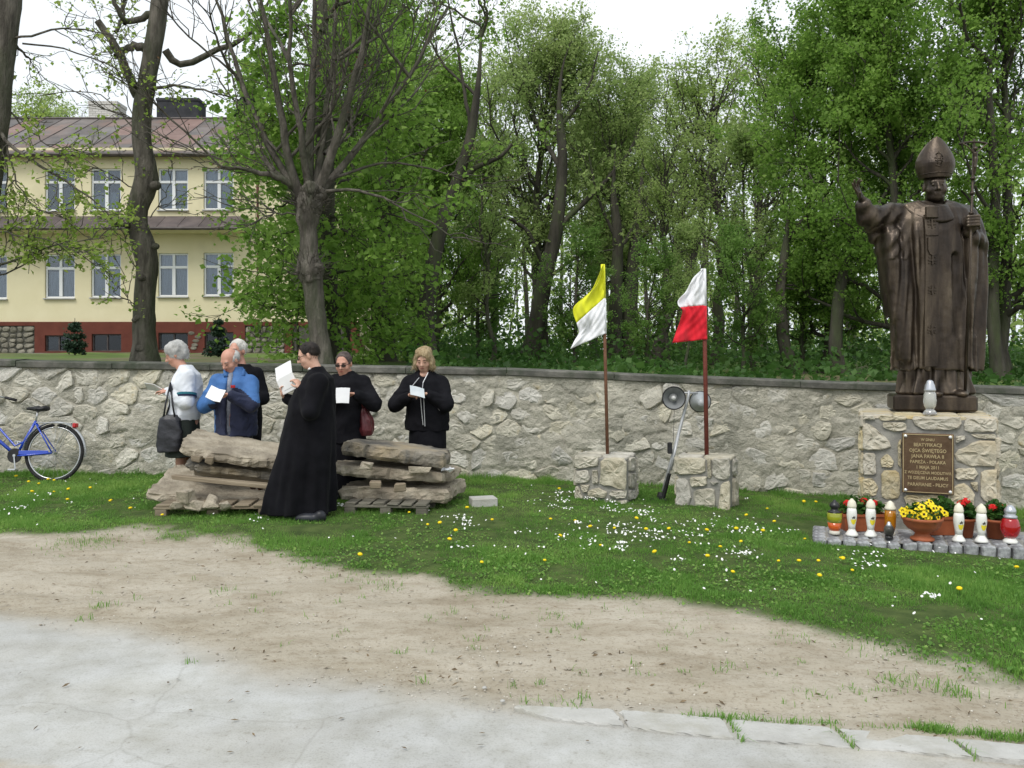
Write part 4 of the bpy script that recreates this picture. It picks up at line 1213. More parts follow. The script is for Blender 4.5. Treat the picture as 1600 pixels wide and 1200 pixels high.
lead = [([(472, 318), (462, 285), (448, 250), (446, 200), (428, 130), (418, 50), (400, -40)], .075, .02, -.7), ([(482, 300), (487, 250), (482, 190), (492, 110), (488, 30), (496, -50)], .085, .02, .5),
        ([(496, 300), (512, 262), (528, 225), (540, 160), (566, 90), (575, 10), (590, -50)], .08, .02, -.5), ([(492, 305), (520, 280), (552, 240), (596, 180), (640, 120), (668, 60), (700, 10)], .07, .018, .8),
        ([(474, 310), (452, 290), (430, 240), (400, 190), (372, 120), (350, 40), (330, -40)], .06, .016, .7), ([(484, 295), (470, 240), (468, 180), (450, 100), (455, 20), (450, -50)], .06, .016, -1.0), ([(492, 298), (505, 240), (506, 170), (524, 90), (520, 20), (536, -50)], .06, .016, 1.1)]
specs += lead
for q_ in range(26):
    L_ = lead[int(rt.integers(0, 7))][0]; k_ = int(rt.integers(1, 5)); a = (L_[k_][0] + rt.normal(0, 1.5), L_[k_][1] + rt.normal(0, 4)); sx = (1 if rt.random() < .5 + (L_[-1][0] - 490) / 500 else -1)
    dx1 = sx * rt.uniform(20, 130); b = (a[0] + dx1, a[1] - rt.uniform(60, 190)); mid = (a[0] + dx1 * rt.uniform(.45, .7), a[1] + (b[1] - a[1]) * rt.uniform(.3, .5))
    specs.append(([a, mid, (b[0] + rt.normal(0, 8), b[1] + 20), (b[0], b[1] - 30)], .018 + .014 * rt.random(), .006, rt.normal(0, .8)))
specs += [([(472, 300), (440, 280), (395, 268), (345, 262)], 0.06, 0.022, -.5), ([(448, 285), (425, 262), (412, 245)], .05, .04, .2), ([(345, 262), (290, 205), (230, 150), (160, 110)], .02, .007, -.8), ([(395, 268), (330, 245), (245, 210), (190, 175)], .018, .006, .6),
          ([(500, 300), (560, 292), (640, 330), (715, 375)], .03, .007, -.6), ([(500, 290), (580, 250), (680, 262), (770, 300)], .028, .006, .9), ([(478, 340), (440, 330), (400, 345)], .018, .006, -.3)]
BR = near_branches(pl, root, specs, Y0, rt)
O2, D2, i2, t2 = children(BR, 6, 0.25, 1.0, 0.5, rt)
D2[:, 2] += 0.12; D2 = unit(D2)
S2 = curves(O2, D2, 0.45 + 0.8 * rt.random(len(O2)), 6, 0.1, 0.25, rt); pl.add(*batch_tubes(S2, np.full((len(S2), 6), 0.010) * np.linspace(1, .45, 6), 4))
O3, D3, i3, t3 = children(S2, 3, 0.2, 1.0, 0.6, rt)
S3 = curves(O3, D3, 0.2 + 0.4 * rt.random(len(O3)), 4, 0.1, 0.3, rt); pl.add(*batch_tubes(S3, np.full((len(S3), 4), 0.006) * np.linspace(1, .6, 4), 3))
for (kx, ky, kr, dy_) in ((478, 318, .13, -.05), (492, 306, .14, 0), (484, 296, .13, -.08), (470, 304, .10, .05), (500, 300, .10, -.02), (484, 330, .13, -.02), (473, 424, .10, -.08), (494, 418, .09, -.08), (484, 436, .11, -.08), (482, 410, .10, .05)):
    t = MB(); t.ball((0, 0, 0), (kr, kr, kr * .8), 14, 10); Vt = t.verts(); Vt = Vt * (1 + .5 * vnoise(Vt, 14, kx)[:, None] + .25 * vnoise(Vt, 34, ky)[:, None]) + (W(kx, ky, Y0 + dy_) - root)
    pl.add(Vt, np.array([f if len(f) == 4 else (*f, f[-1]) for f in t.F]))
# sprouting shoots on the burls
bo = np.concatenate([W(484, 318, Y0)[None] - root + rt.normal(0, [.2, .16, .12], (110, 3)), W(482, 425, Y0)[None] - root + rt.normal(0, [.17, .12, .10], (60, 3))])
cc = np.concatenate([np.tile(W(484, 325, Y0) - root, (110, 1)), np.tile(W(482, 425, Y0) - root, (60, 1))])
bo = np.repeat(bo, 2, 0) + rt.normal(0, .03, (len(bo) * 2, 3)); cc = np.repeat(cc, 2, 0)
SH = curves(cc + (bo - cc) * .4, unit(bo - cc), 0.10 + .20 * rt.random(len(bo)), 4, .25, .5, rt); pl.add(*batch_tubes(SH, np.full((len(SH), 4), .006), 3))
tr = link('trunk', pl.mesh('trunk'), M_BARKG, o)
buds = np.concatenate([S3[:, 2:].reshape(-1, 3), S2[:, 5]]); buds = buds[rt.random(len(buds)) < .5]
link('buds', leaf_mesh('buds', buds + rt.normal(0, .01, buds.shape), 0.028, rt), leaf_mat('red_buds', (0.12, .05, .03), (.16, .09, .04), (.18, .16, .05), .3), o)

def leafy_twigs(pl, root, BR, nsub, ntw, rng, sub=0.5, per=5, size=.06, mat_=None, o=None, sig=.05):
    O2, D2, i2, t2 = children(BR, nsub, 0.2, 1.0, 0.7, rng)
    S2 = curves(O2, D2, sub * (0.5 + rng.random(len(O2))), 6, 0.0, 0.3, rng); pl.add(*batch_tubes(S2, np.full((len(S2), 6), 0.008) * np.linspace(1, .5, 6), 4))
    O3, D3, i3, t3 = children(S2, ntw, 0.2, 1.0, 0.7, rng)
    S3 = curves(O3, D3, sub * .45 * (0.5 + rng.random(len(O3))), 4, 0.0, 0.3, rng); pl.add(*batch_tubes(S3, np.full((len(S3), 4), 0.005), 3))
    C = S3[:, 1:].reshape(-1, 3); C = C[rng.random(len(C)) < .75]; C = np.repeat(C, per, 0) + rng.normal(0, sig, (len(C) * per, 3))
    return C

# crooked tree before the building
rt = np.random.default_rng(41); Y0 = 14.0
root = W(227, 565, Y0); root[2] = float(bank_z(np.array(root[0]), np.array(Y0))) - 0.05
o = thing('crooked_tree', 'crooked grey trunk with knots and stubby limbs before the yellow building', 'tree', root)
pl = Plan()
tp = smooth_path(px_path([(227, 575), (225, 520), (226, 460), (232, 410), (225, 385), (212, 345), (216, 315), (232, 288), (226, 250), (220, 215), (222, 170), (233, 110), (244, 50), (252, -20), (258, -80), (260, -160)], Y0) - root, 60)
def r_at(P, y, a, w): return a * np.exp(-((EYE + (HZ - y) * Y0 / FPX - root[2] - P[:, 2]) / w) ** 2)
R = np.linspace(.185, .125, 60) + r_at(tp, 290, .035, .25) + r_at(tp, 385, .03, .2) + r_at(tp, 570, .07, .25)
pl.add(*knobbly(tp, R, 20, rt, 0.07, 9))
for (kx, ky, kr) in ((243, 290, .10), (243, 385, .07), (214, 497, .06), (222, 434, .07), (219, 545, .09), (210, 500, .05)):
    mbk = MB(); mbk.ball(W(kx, ky, Y0 - .17) - root, (kr, kr * .7, kr * .8), 10, 8); pl.add(mbk.verts(), np.array([f if len(f) == 4 else (*f, f[-1]) for f in mbk.F]))
specs = [([(215, 150), (208, 138), (205, 122), (190, 95), (186, 82), (172, 60), (152, 32)], .085, .055, -.5), ([(232, 78), (212, 70), (192, 78), (180, 88)], .08, .05, -.3), ([(222, 140), (205, 130)], .05, .05, -.2),
         ([(240, 22), (215, 30), (195, 37), (183, 15), (172, -12)], .06, .03, -.4), ([(195, 37), (188, 20), (200, -20)], .035, .02, .4), ([(180, 50), (192, 30), (196, 0)], .03, .015, .3),
         ([(258, 78), (266, 100), (274, 116), (300, 98), (350, 72), (388, 62), (405, 35), (425, -5)], .065, .025, .6), ([(225, 140), (255, 136), (275, 131), (310, 140), (360, 152)], .03, .012, -.6),
         ([(222, 215), (160, 145), (100, 140), (60, 150)], .012, .006, .5), ([(218, 300), (190, 280), (150, 262), (120, 255)], .012, .006, -.5), ([(212, 358), (200, 352), (182, 350)], .05, .04, -.3), ([(235, 340), (262, 300), (270, 262)], .01, .005, -.3),
         ([(222, 430), (200, 400), (190, 350), (150, 330)], .010, .005, -.5), ([(218, 480), (200, 470), (192, 440)], .009, .004, -.5)]
BR = near_branches(pl, root, specs, Y0, rt)
C = leafy_twigs(pl, root, BR, 6, 3, rt, .55, 3, .05)
link('trunk', pl.mesh('trunk'), M_BARKG, o)
link('crown', leaf_mesh('crown', C, .055, rt), L_YOUNG, o)

# leaning trunk at the left edge with a spray of young leaves
rt = np.random.default_rng(42); Y0 = 11.9
root = W(-60, 575, Y0); root[2] = float(bank_z(np.array(root[0]), np.array(Y0))) - 0.05
o = thing('leaning_tree', 'leaning grey trunk at the left edge with low sprays of young yellowish leaves', 'tree', root)
pl = Plan()
tp = smooth_path(px_path([(-60, 585), (-48, 480), (-36, 380), (-20, 280), (-8, 190), (2, 100), (12, 20), (20, -60), (30, -160)], Y0) - root, 50)
pl.add(*knobbly(tp, np.linspace(.23, .14, 50), 20, rt, 0.06, 19))
specs = [([(18, 60), (50, 58), (80, 45), (120, 42), (200, 62)], .018, .006, -.3), ([(10, 62), (32, 78), (48, 96)], .03, .01, .2), ([(35, 68), (100, 75), (160, 95), (250, 150)], .014, .005, .4),
         ([(-15, 180), (10, 225), (40, 245), (70, 262), (105, 285), (140, 305), (175, 340)], .03, .008, -.5), ([(0, 160), (30, 190), (70, 225), (95, 236)], .015, .005, .3), ([(10, 225), (30, 300), (60, 330), (110, 345)], .014, .005, -.2),
         ([(-40, 430), (10, 410), (60, 390), (105, 378), (160, 372)], .022, .006, -.4), ([(-40, 440), (20, 425), (70, 395), (120, 385)], .016, .005, .4), ([(-30, 350), (20, 370), (70, 370), (130, 400)], .015, .005, -.7), ([(5, 190), (12, 250), (8, 320), (20, 380)], .014, .005, .1)]
BR = near_branches(pl, root, specs, Y0, rt)
C1 = leafy_twigs(pl, root, BR[:3], 5, 3, rt, .4, 1, .05)
C2 = leafy_twigs(pl, root, BR[3:], 9, 4, rt, .45, 4, .05)
C = np.vstack([C1, C2])
link('trunk', pl.mesh('trunk'), M_BARKG, o)
link('crown', leaf_mesh('crown', C, .06, rt, flat=1.0), L_YOUNG, o)

# leafy shoots of the maple hanging before the corner of the building
def hanging_maple():
    rng = np.random.default_rng(47); Y0 = 15.0
    root = W(520, 570, Y0); root[2] = float(bank_z(np.array(root[0]), np.array(Y0)))
    o = thing('leafy_maple', 'maple close behind the bare tree with big bright leaves hanging before the building corner', 'tree', root)
    pl = Plan()
    tp = smooth_path(px_path([(520, 585), (512, 450), (508, 300), (505, 150), (500, 0), (500, -90)], Y0) - root, 40)
    pl.add(*knobbly(tp, np.linspace(.20, .12, 40), 14, rng, 0.06, 29))
    specs = []
    for (a, b, dy) in ((425, 330, -.8), (418, 380, .3), (422, 440, -.4), (430, 480, .6), (440, 250, .9), (425, 205, -.7), (420, 230, .2), (450, 180, -.9), (420, 120, .5), (440, 60, -.6), (470, 420, 1.0), (450, 500, -.6), (560, 380, -.9), (600, 300, .4), (620, 200, -.7), (600, 100, .6), (640, 440, -.5), (580, 480, .7), (560, 40, -.8), (660, 350, -1), (560, 530, -.4), (620, 520, .4)):
        y0 = min(max(b - 40 + 30, -60), 540)
        specs.append(([(512, y0), ((512 + a) / 2, (y0 + b) / 2 - 18), (a, b)], .035, .008, dy * 2))
    BR = near_branches(pl, root, specs, Y0, rng)
    C = leafy_twigs(pl, root, BR, 9, 6, rng, .75, 8, .1, sig=.13)
    link('trunk', pl.mesh('trunk'), M_BARK, o)
    link('crown', leaf_mesh('crown', C, .088, rng, .5 + .35 * vnoise(C, 1.6, 5), flat=.5), L_MAPLE, o)
hanging_maple()

# thick dark trunks and the lone branch of the tree over the maples
def dark_trunk(pts, Y, r0, r1, label, specs=(), leaves=True, seed=50, lm=None, sub=.6, per=4, size=.09):
    rng = np.random.default_rng(seed)
    root = W(pts[0][0], 570, Y); root[2] = float(bank_z(np.array(root[0]), np.array(Y))) - 0.05
    o = thing('dark_trunk_tree', label, 'tree', root, 'trees of the wood behind the wall')
    pl = Plan(); P = smooth_path(px_path(pts, Y) - root, 30); P[0, 2] = -.05
    pl.add(*knobbly(P, (np.linspace(r0, r1, 30) * np.clip((1 - np.linspace(0, 1, 30)) * 3, .12, 1)) * (1 + .35 * np.exp(-np.linspace(0, 30, 30))), 14, rng, .07, seed))
    if specs:
        BR = near_branches(pl, root, specs, Y, rng); C = leafy_twigs(pl, root, BR, 7, 4, rng, sub, per, .1, sig=.13)
        link('crown', leaf_mesh('crown', C, size, rng), lm or L_MAPLE, o)
    link('trunk', pl.mesh('trunk'), M_BARK, o)
dark_trunk([(600, 575), (598, 500), (592, 420), (596, 350), (600, 280), (602, 200)], 16.5, .24, .15, 'thick dark trunk standing between the bare tree and the blonde woman',
           [([(596, 340), (560, 290), (540, 230)], .06, .02, .8), ([(598, 330), (640, 280), (670, 230)], .06, .02, -.8), ([(600, 250), (620, 180), (640, 120)], .05, .02, .5)], seed=51)
dark_trunk([(668, 575), (664, 500), (672, 430), (690, 350), (712, 290), (735, 220), (748, 130), (752, 60), (748, -10)], 17.5, .20, .05, 'thick dark trunk behind the blonde woman, forking high above the maples',
           [([(712, 290), (740, 262), (780, 250), (800, 225)], .07, .03, -.4), ([(735, 200), (722, 120), (712, 60), (700, 0)], .05, .02, .5), ([(750, 60), (762, 30), (756, -10)], .04, .02, -.3), ([(745, 150), (690, 100), (660, 40)], .04, .015, .8), ([(750, 40), (700, 10), (660, -10)], .03, .01, .4), ([(748, 0), (760, 30), (745, 60)], .03, .01, .4)], seed=52, per=3)
dark_trunk([(824, 580), (838, 510), (850, 440), (872, 350), (880, 250), (872, 160), (880, 90), (905, 40)], 23, .28, .05, 'dark leaning trunk left of the yellow flag, limbs spreading into the olive crown',
           [([(868, 360), (930, 300), (985, 240), (1000, 200)], .10, .03, .6), ([(855, 420), (820, 350), (760, 330), (740, 300)], .08, .03, -.6), ([(878, 270), (840, 200), (815, 120)], .08, .02, .5), ([(875, 200), (920, 140), (935, 80)], .06, .02, -.4), ([(850, 440), (900, 400), (960, 390)], .06, .02, -.8)], seed=53, lm=L_OLIVE, size=.1)
dark_trunk([(958, 580), (962, 480), (966, 380), (958, 300), (962, 220)], 22.5, .22, .08, 'straight dark trunk just right of the yellow and white flag', [([(964, 400), (1010, 320), (1030, 250)], .07, .02, .6), ([(966, 380), (930, 300), (920, 240)], .06, .02, -.6)], seed=54, lm=L_OLIVE, size=.1)
dark_trunk([(985, 580), (984, 480), (990, 400), (1002, 300), (1005, 220)], 22.8, .26, .07, 'broad dark trunk second to the right of the yellow and white flag', [([(992, 380), (1040, 330), (1060, 270)], .07, .02, .6)], seed=55, lm=L_OLIVE, size=.1)
dark_trunk([(1022, 580), (1034, 520), (1050, 480), (1078, 420), (1098, 330), (1110, 250)], 21, .17, .06, 'leaning dark trunk crossing behind the red and white flag', [([(1098, 330), (1130, 270), (1150, 220)], .05, .02, .6)], seed=56, lm=L_PALE, size=.1)
dark_trunk([(1250, 600), (1225, 540), (1218, 470), (1228, 380), (1235, 300)], 18, .15, .07, 'dark trunk standing above the wall between the speakers and the statue', [([(1228, 380), (1270, 320), (1290, 260)], .05, .02, .6)], seed=57)
dark_trunk([(1312, 600), (1305, 540), (1310, 470), (1322, 400), (1330, 360)], 17, .16, .08, 'dark trunk standing above the wall below the raised hand of the statue', [([(1330, 380), (1290, 320), (1260, 260)], .05, .02, .6), ([(1325, 380), (1390, 300), (1420, 200)], .05, .02, .6)], seed=58)
dark_trunk([(1415, 600), (1395, 450), (1350, 370), (1335, 330)], 16.5, .12, .06, 'dark slanting trunk right beneath the raised arm of the statue', seed=59)
dark_trunk([(1560, 600), (1550, 480), (1556, 300), (1545, 150), (1552, 0)], 15.5, .12, .05, 'tall dark trunk behind the crozier', [([(1548, 200), (1500, 120), (1470, 40)], .05, .02, .6), ([(1552, 300), (1590, 240), (1620, 150)], .05, .02, -.6), ([(1550, 100), (1510, 60), (1500, 0)], .05, .02, -.9)], seed=60)

# undergrowth at the foot of the wood and the far wood itself: no one could count it
rng = np.random.default_rng(70)
N = 40000
X = rng.uniform(-5.5, 34, N); T = rng.random(N) ** 0.7
Y = 12.0 + 26 * T; X = X * (Y / 34) + 0.5
ok = ~((X < -5.6) & (Y > 24)); X, Y = X[ok], Y[ok]
dens = vnoise(np.stack([X, Y, 0 * X], -1), .55, 71)
hh = (0.35 + 0.9 * np.clip(dens + .35, 0, 1.2)) * (0.35 + .65 * sstep(12, 20, Y))
Z = bank_z(X, Y) + rng.random(len(X)) * hh
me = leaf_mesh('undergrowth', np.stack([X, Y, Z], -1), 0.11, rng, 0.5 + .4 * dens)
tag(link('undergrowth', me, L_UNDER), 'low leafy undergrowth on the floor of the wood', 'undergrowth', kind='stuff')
N = 95000
A = rng.uniform(-0.26, 0.85, N); Y = rng.uniform(42, 62, N); X = A * Y
Z = 1.2 + rng.random(N) ** 1.35 * 13
d3 = vnoise(np.stack([X, Y, Z], -1), .32, 73); ok = d3 > -.2
X, Y, Z = X[ok], Y[ok], Z[ok]
me = leaf_mesh('far_wood', np.stack([X, Y, Z], -1), 0.22, rng, 0.5 + .3 * d3[ok])
fw = tag(link('far_wood', me, L_PALE), 'far trees of the wood seen as one pale green mass', 'wood', kind='stuff')
pl = Plan()
nt_ = 70; xs_ = rng.uniform(-.24, .8, nt_) * 50; P0 = np.stack([xs_, rng.uniform(32, 60, nt_), np.full(nt_, 1.1)], 1)
CP = curves(P0, unit(np.stack([rng.normal(0, .05, nt_), rng.normal(0, .05, nt_), np.ones(nt_)], 1)), rng.uniform(8, 12, nt_), 8, 0, .05, rng)
pl.add(*batch_tubes(CP, rng.uniform(.06, .16, nt_)[:, None] * np.linspace(1, .3, 8)[None], 6))
tag(link('far_trunks', pl.mesh('far_trunks'), M_BARK), 'far slim trunks deep in the wood', 'wood', kind='stuff')
# ================================================================ MONUMENT
M_PSTONE = mat('sandstone_block', (0.42, 0.37, 0.26), (0.58, 0.53, 0.41), 6, 0.9, 0.8, 26, c3=(0.50, 0.41, 0.26), c3pos=0.62, objvar=0.10, huevar=0.35, bdist=0.03)
M_PSTONE2 = mat('grey_sandstone_block', (0.38, 0.35, 0.28), (0.55, 0.52, 0.44), 7, 0.92, 0.9, 26, c3=(0.30, 0.29, 0.24), c3pos=0.64, objvar=0.10, huevar=0.35, bdist=0.03)
M_PMORT = mat('grey_cement', (0.22, 0.215, 0.20), (0.32, 0.31, 0.28), 8, 0.95, 0.5, 60)
def stone_block(name, label, cat, corner_px, Yf, depth, zb, yaw, face_polys, side_polys, pxmap, m_, seed, group=None, autoseed=0.28, proud=.03):
    """box clad in stones. corner_px: (x left, x right, y top) of the front face in the photo"""
    rng = np.random.default_rng(seed)
    L = W(corner_px[0], corner_px[2], Yf); ztop = L[2]
    U = np.array([math.cos(yaw), math.sin(yaw), 0]); N = np.array([math.sin(yaw), -math.cos(yaw), 0])
    # width so that the right front corner projects at the photo's column
    tx = (corner_px[1] - 800) / FPX
    wd = (tx * L[1] - L[0]) / (U[0] - tx * U[1])
    root = L + U * wd / 2 - N * depth / 2; root[2] = zb
    o = thing(name, label, cat, root, group)
    C = np.array([root[0], root[1], (zb + ztop) / 2]); h = ztop - zb
    mbx = MB(); g = 0.012
    mbx.bevbox((0, 0, (h - .02) / 2 - .1), (wd - 2 * g, depth - 2 * g, h + .2 - .02), .012, rz=yaw)
    obj('core', mbx, M_PMORT, o)
    def to_plane(p, O, U_):
        "photo pixel -> (u, z) on the vertical plane through O along U_"
        t = (p[0] - 800) / FPX; u = (t * O[1] - O[0]) / (U_[0] - t * U_[1])
        Y = O[1] + u * U_[1]; return (u, EYE + (HZ - p[1]) * Y / FPX)
    def put(poly_uz, O, U_, N_, gap=.008):
        P = np.array(poly_uz, float)
        Vs, Fs, c = stone_mesh(P, gap, .012 + .014 * rng.random(), .03, rng, n=16, rough=.006, tilt=.006, rnd=.15)
        p = np.array([O[0], O[1], 0]) + U_ * c[0] + np.array([0, 0, c[1]])
        place_stone(Vs, Fs, p, U_, (0, 0, 1), N_, m_, o, smooth=False)
    O = L.copy(); O[2] = 0
    for poly in face_polys:
        P = np.array([to_plane(pxmap(q), O, U) for q in poly]); P[:, 0] = np.clip(P[:, 0], 0.0, wd); P[:, 1] = np.minimum(P[:, 1], ztop)
        put(P, O, U, N, .004)
    OR = O + U * wd
    for poly in side_polys:
        P = np.array([to_plane(pxmap(q), OR, -N) for q in poly]); P[:, 0] = np.clip(P[:, 0], 0, depth); P[:, 1] = np.minimum(P[:, 1], ztop); put(P, OR, -N, U, .004)
    def auto(O_, U_, N_, w_):
        s_ = [((i + .5 + rng.normal(0, .12)) * autoseed, zb + (j + .5 + rng.normal(0, .12)) * autoseed * .8) for i in range(int(w_ / autoseed) + 1) for j in range(int(h / autoseed / .8) + 1)]
        s_ = [q for q in s_ if 0 < q[0] < w_ and zb < q[1] < ztop]
        for P in voronoi(s_, (0, w_, zb - .02, ztop), 1.2): put(P, O_, U_, N_, .012)
    if not side_polys: auto(OR, -N, U, depth)
    auto(O - N * depth, N, -U, depth)                    # left side
    auto(OR - N * depth, -U, -N, wd)                      # back
    # top flags
    s_ = [((i + .5 + rng.normal(0, .1)) * .3, (j + .5 + rng.normal(0, .1)) * .3) for i in range(int(wd / .3) + 1) for j in range(int(depth / .3) + 1)]
    s_ = [q for q in s_ if 0 < q[0] < wd and 0 < q[1] < depth]
    OT = np.array([O[0], O[1], ztop - .012])
    for P in voronoi(s_, (0, wd, 0, depth), 1.0):
        Vs, Fs, c = stone_mesh(P, .008, .012, .02, rng, n=12, rough=.002, tilt=.002, rnd=.3)
        place_stone(Vs, Fs, OT + U * c[0] - N * c[1], U, -N, (0, 0, 1), m_, o)
    return o, root, U, N, wd, ztop

Z4 = lambda q: (1260 + q[0] / 4.0, 600 + q[1] / 4.0)
PED = [[(352,190),(422,190),(432,222),(352,224)], [(442,190),(630,190),(635,226),(462,230)], [(350,234),(380,234),(540,370),(520,412),(350,415)], [(465,238),(620,238),(625,290),(560,303),(492,280)],
 [(650,190),(966,190),(972,270),(900,292),(720,285),(662,240)], [(982,190),(1190,190),(1192,300),(1010,306),(984,280)], [(930,322),(992,322),(995,345),(930,375)], [(1006,312),(1190,312),(1188,345),(1070,340)],
 [(930,420),(1080,348),(1190,352),(1190,520),(1020,518),(930,480)], [(930,525),(1060,522),(1075,560),(1060,600),(930,598)], [(1092,535),(1192,530),(1192,750),(1120,745),(1082,690)], [(930,620),(1000,618),(1055,690),(1050,760),(870,755),(880,700)],
 [(1022,612),(1074,610),(1072,680),(1040,660)], [(350,428),(432,424),(437,570),(350,572)], [(463,460),(510,432),(550,480),(540,525),(465,518)], [(350,588),(420,590),(447,640),(442,690),(400,707),(350,704)],
 [(465,545),(500,530),(585,532),(585,727),(468,720)], [(568,370),(592,330),(592,525),(572,512)], [(600,690),(866,692),(860,745),(780,790),(620,765)], [(475,738),(545,733),(585,830),(475,835)], [(350,718),(455,725),(462,840),(350,840)],
 [(1040,768),(1190,762),(1190,850),(1040,845)], [(880,772),(1025,772),(1025,850),(880,850)], [(600,805),(865,770),(868,860),(600,860)], [(600,335),(900,335),(900,420),(600,420)], [(600,430),(760,430),(760,560),(600,560)], [(770,430),(900,430),(900,560),(770,560)], [(600,570),(900,570),(900,680),(600,680)]]
YPED = 8.35
YAWP = math.radians(-22.5)
ped, PR, PU, PN, PW, PZ = stone_block('pedestal', 'tall pedestal of pale sandstone blocks carrying the bronze statue', 'pedestal', (1347, 1560, 648), YPED, 1.3, -0.25, YAWP, PED, [], Z4, M_PSTONE, 31)

# plaque
M_PLQ = mat('plaque_bronze', (0.095, 0.055, 0.03), (0.15, 0.095, 0.055), 9, 0.42, 0.25, 40, metallic=0.45, spec=0.5)
M_PLQE = mat('plaque_gilt', (0.42, 0.33, 0.18), (0.52, 0.42, 0.24), 12, 0.45, metallic=0.3)
M_CHROME = mat('bright_screw', (0.85, 0.85, 0.85), None, rough=0.2, metallic=0.6)
PO = W(1347, 648, YPED) + PN * .05
def on_ped(px, py):
    t = (px - 800) / FPX; u = (t * PO[1] - PO[0]) / (PU[0] - t * PU[1]); Y_ = PO[1] + u * PU[1]
    return W(px, py, Y_)
a = on_ped(1408.5, 677.5); b = on_ped(1490, 771.5)
pc = on_ped(1449.5, 724.5); YQ = pc[1]; pw_, ph_ = math.hypot(b[0] - a[0], b[1] - a[1]), 94 * YQ / FPX
plq = thing('memorial_plaque', 'brown bronze plaque with raised gilt lettering on the front of the pedestal', 'plaque', pc, rz=YAWP)
m = MB(); m.bevbox((0, .012, 0), (pw_, .026, ph_), .005); obj('plate', m, M_PLQ, plq)
m = MB(); e = .012
for s in (-1, 1):
    m.box((0, -.004, s * (ph_ / 2 - e)), (pw_ - 2 * e + .006, .008, .006)); m.box((s * (pw_ / 2 - e), -.0042, 0), (.006, .008, ph_ - 2 * e - .006))
obj('border', m, M_PLQE, plq)
for sx in (-1, 1):
    for sz in (-1, 1):
        m = MB(); m.lathe([(.016, 0), (.016, .012), (.010, .018), (.0001, .019)], (0, 0, 0), 12, Matrix.Rotation(math.radians(90), 3, 'X')); q = obj('screw', m, M_CHROME, plq, smooth=True); q.location = (sx * (pw_ / 2 - .032), -.001, sz * (ph_ / 2 - .028))
LINES = [('W DNIU', 687.3, 19), ('BEATYFIKACJI', 695.5, 39), ('OJCA ŚWIĘTEGO', 704.5, 52), ('JANA PAWŁA II', 713.3, 46), ('PAPIEŻA - POLAKA', 722.3, 50), ('1 MAJA 2011', 730.6, 31), ('Z WDZIĘCZNĄ MODLITWĄ', 739, 66), ('TE DEUM LAUDAMUS', 747.5, 57), ('PARAFIANIE - PILICY', 757.7, 57)]
for s_, y_, w_ in LINES:
    cu = bpy.data.curves.new('lettering', 'FONT'); cu.body = s_; cu.align_x = 'CENTER'; cu.align_y = 'CENTER'; cu.size = .049; cu.extrude = .002; cu.offset = .0006; cu.resolution_u = 2
    ob = bpy.data.objects.new('lettering', cu); COL.objects.link(ob); bpy.context.view_layer.update()
    me = bpy.data.meshes.new_from_object(ob.evaluated_get(bpy.context.evaluated_depsgraph_get())); bpy.data.objects.remove(ob)
    co = np.zeros(len(me.vertices) * 3); me.vertices.foreach_get('co', co); co = co.reshape(-1, 3)
    wt = w_ * YQ / FPX; wn_ = co[:, 0].max() - co[:, 0].min()
    k = wt / wn_
    co = np.column_stack([co[:, 0] * k, -.003 - co[:, 2] - 0 * co[:, 0], co[:, 1] * min(1.0, k * 1.15)])
    me.vertices.foreach_set('co', co.ravel()); me.name = 'lettering'
    q = link('lettering', me, M_PLQE, plq); q.location = (0, 0, W(0, y_, YQ)[2] - pc[2])

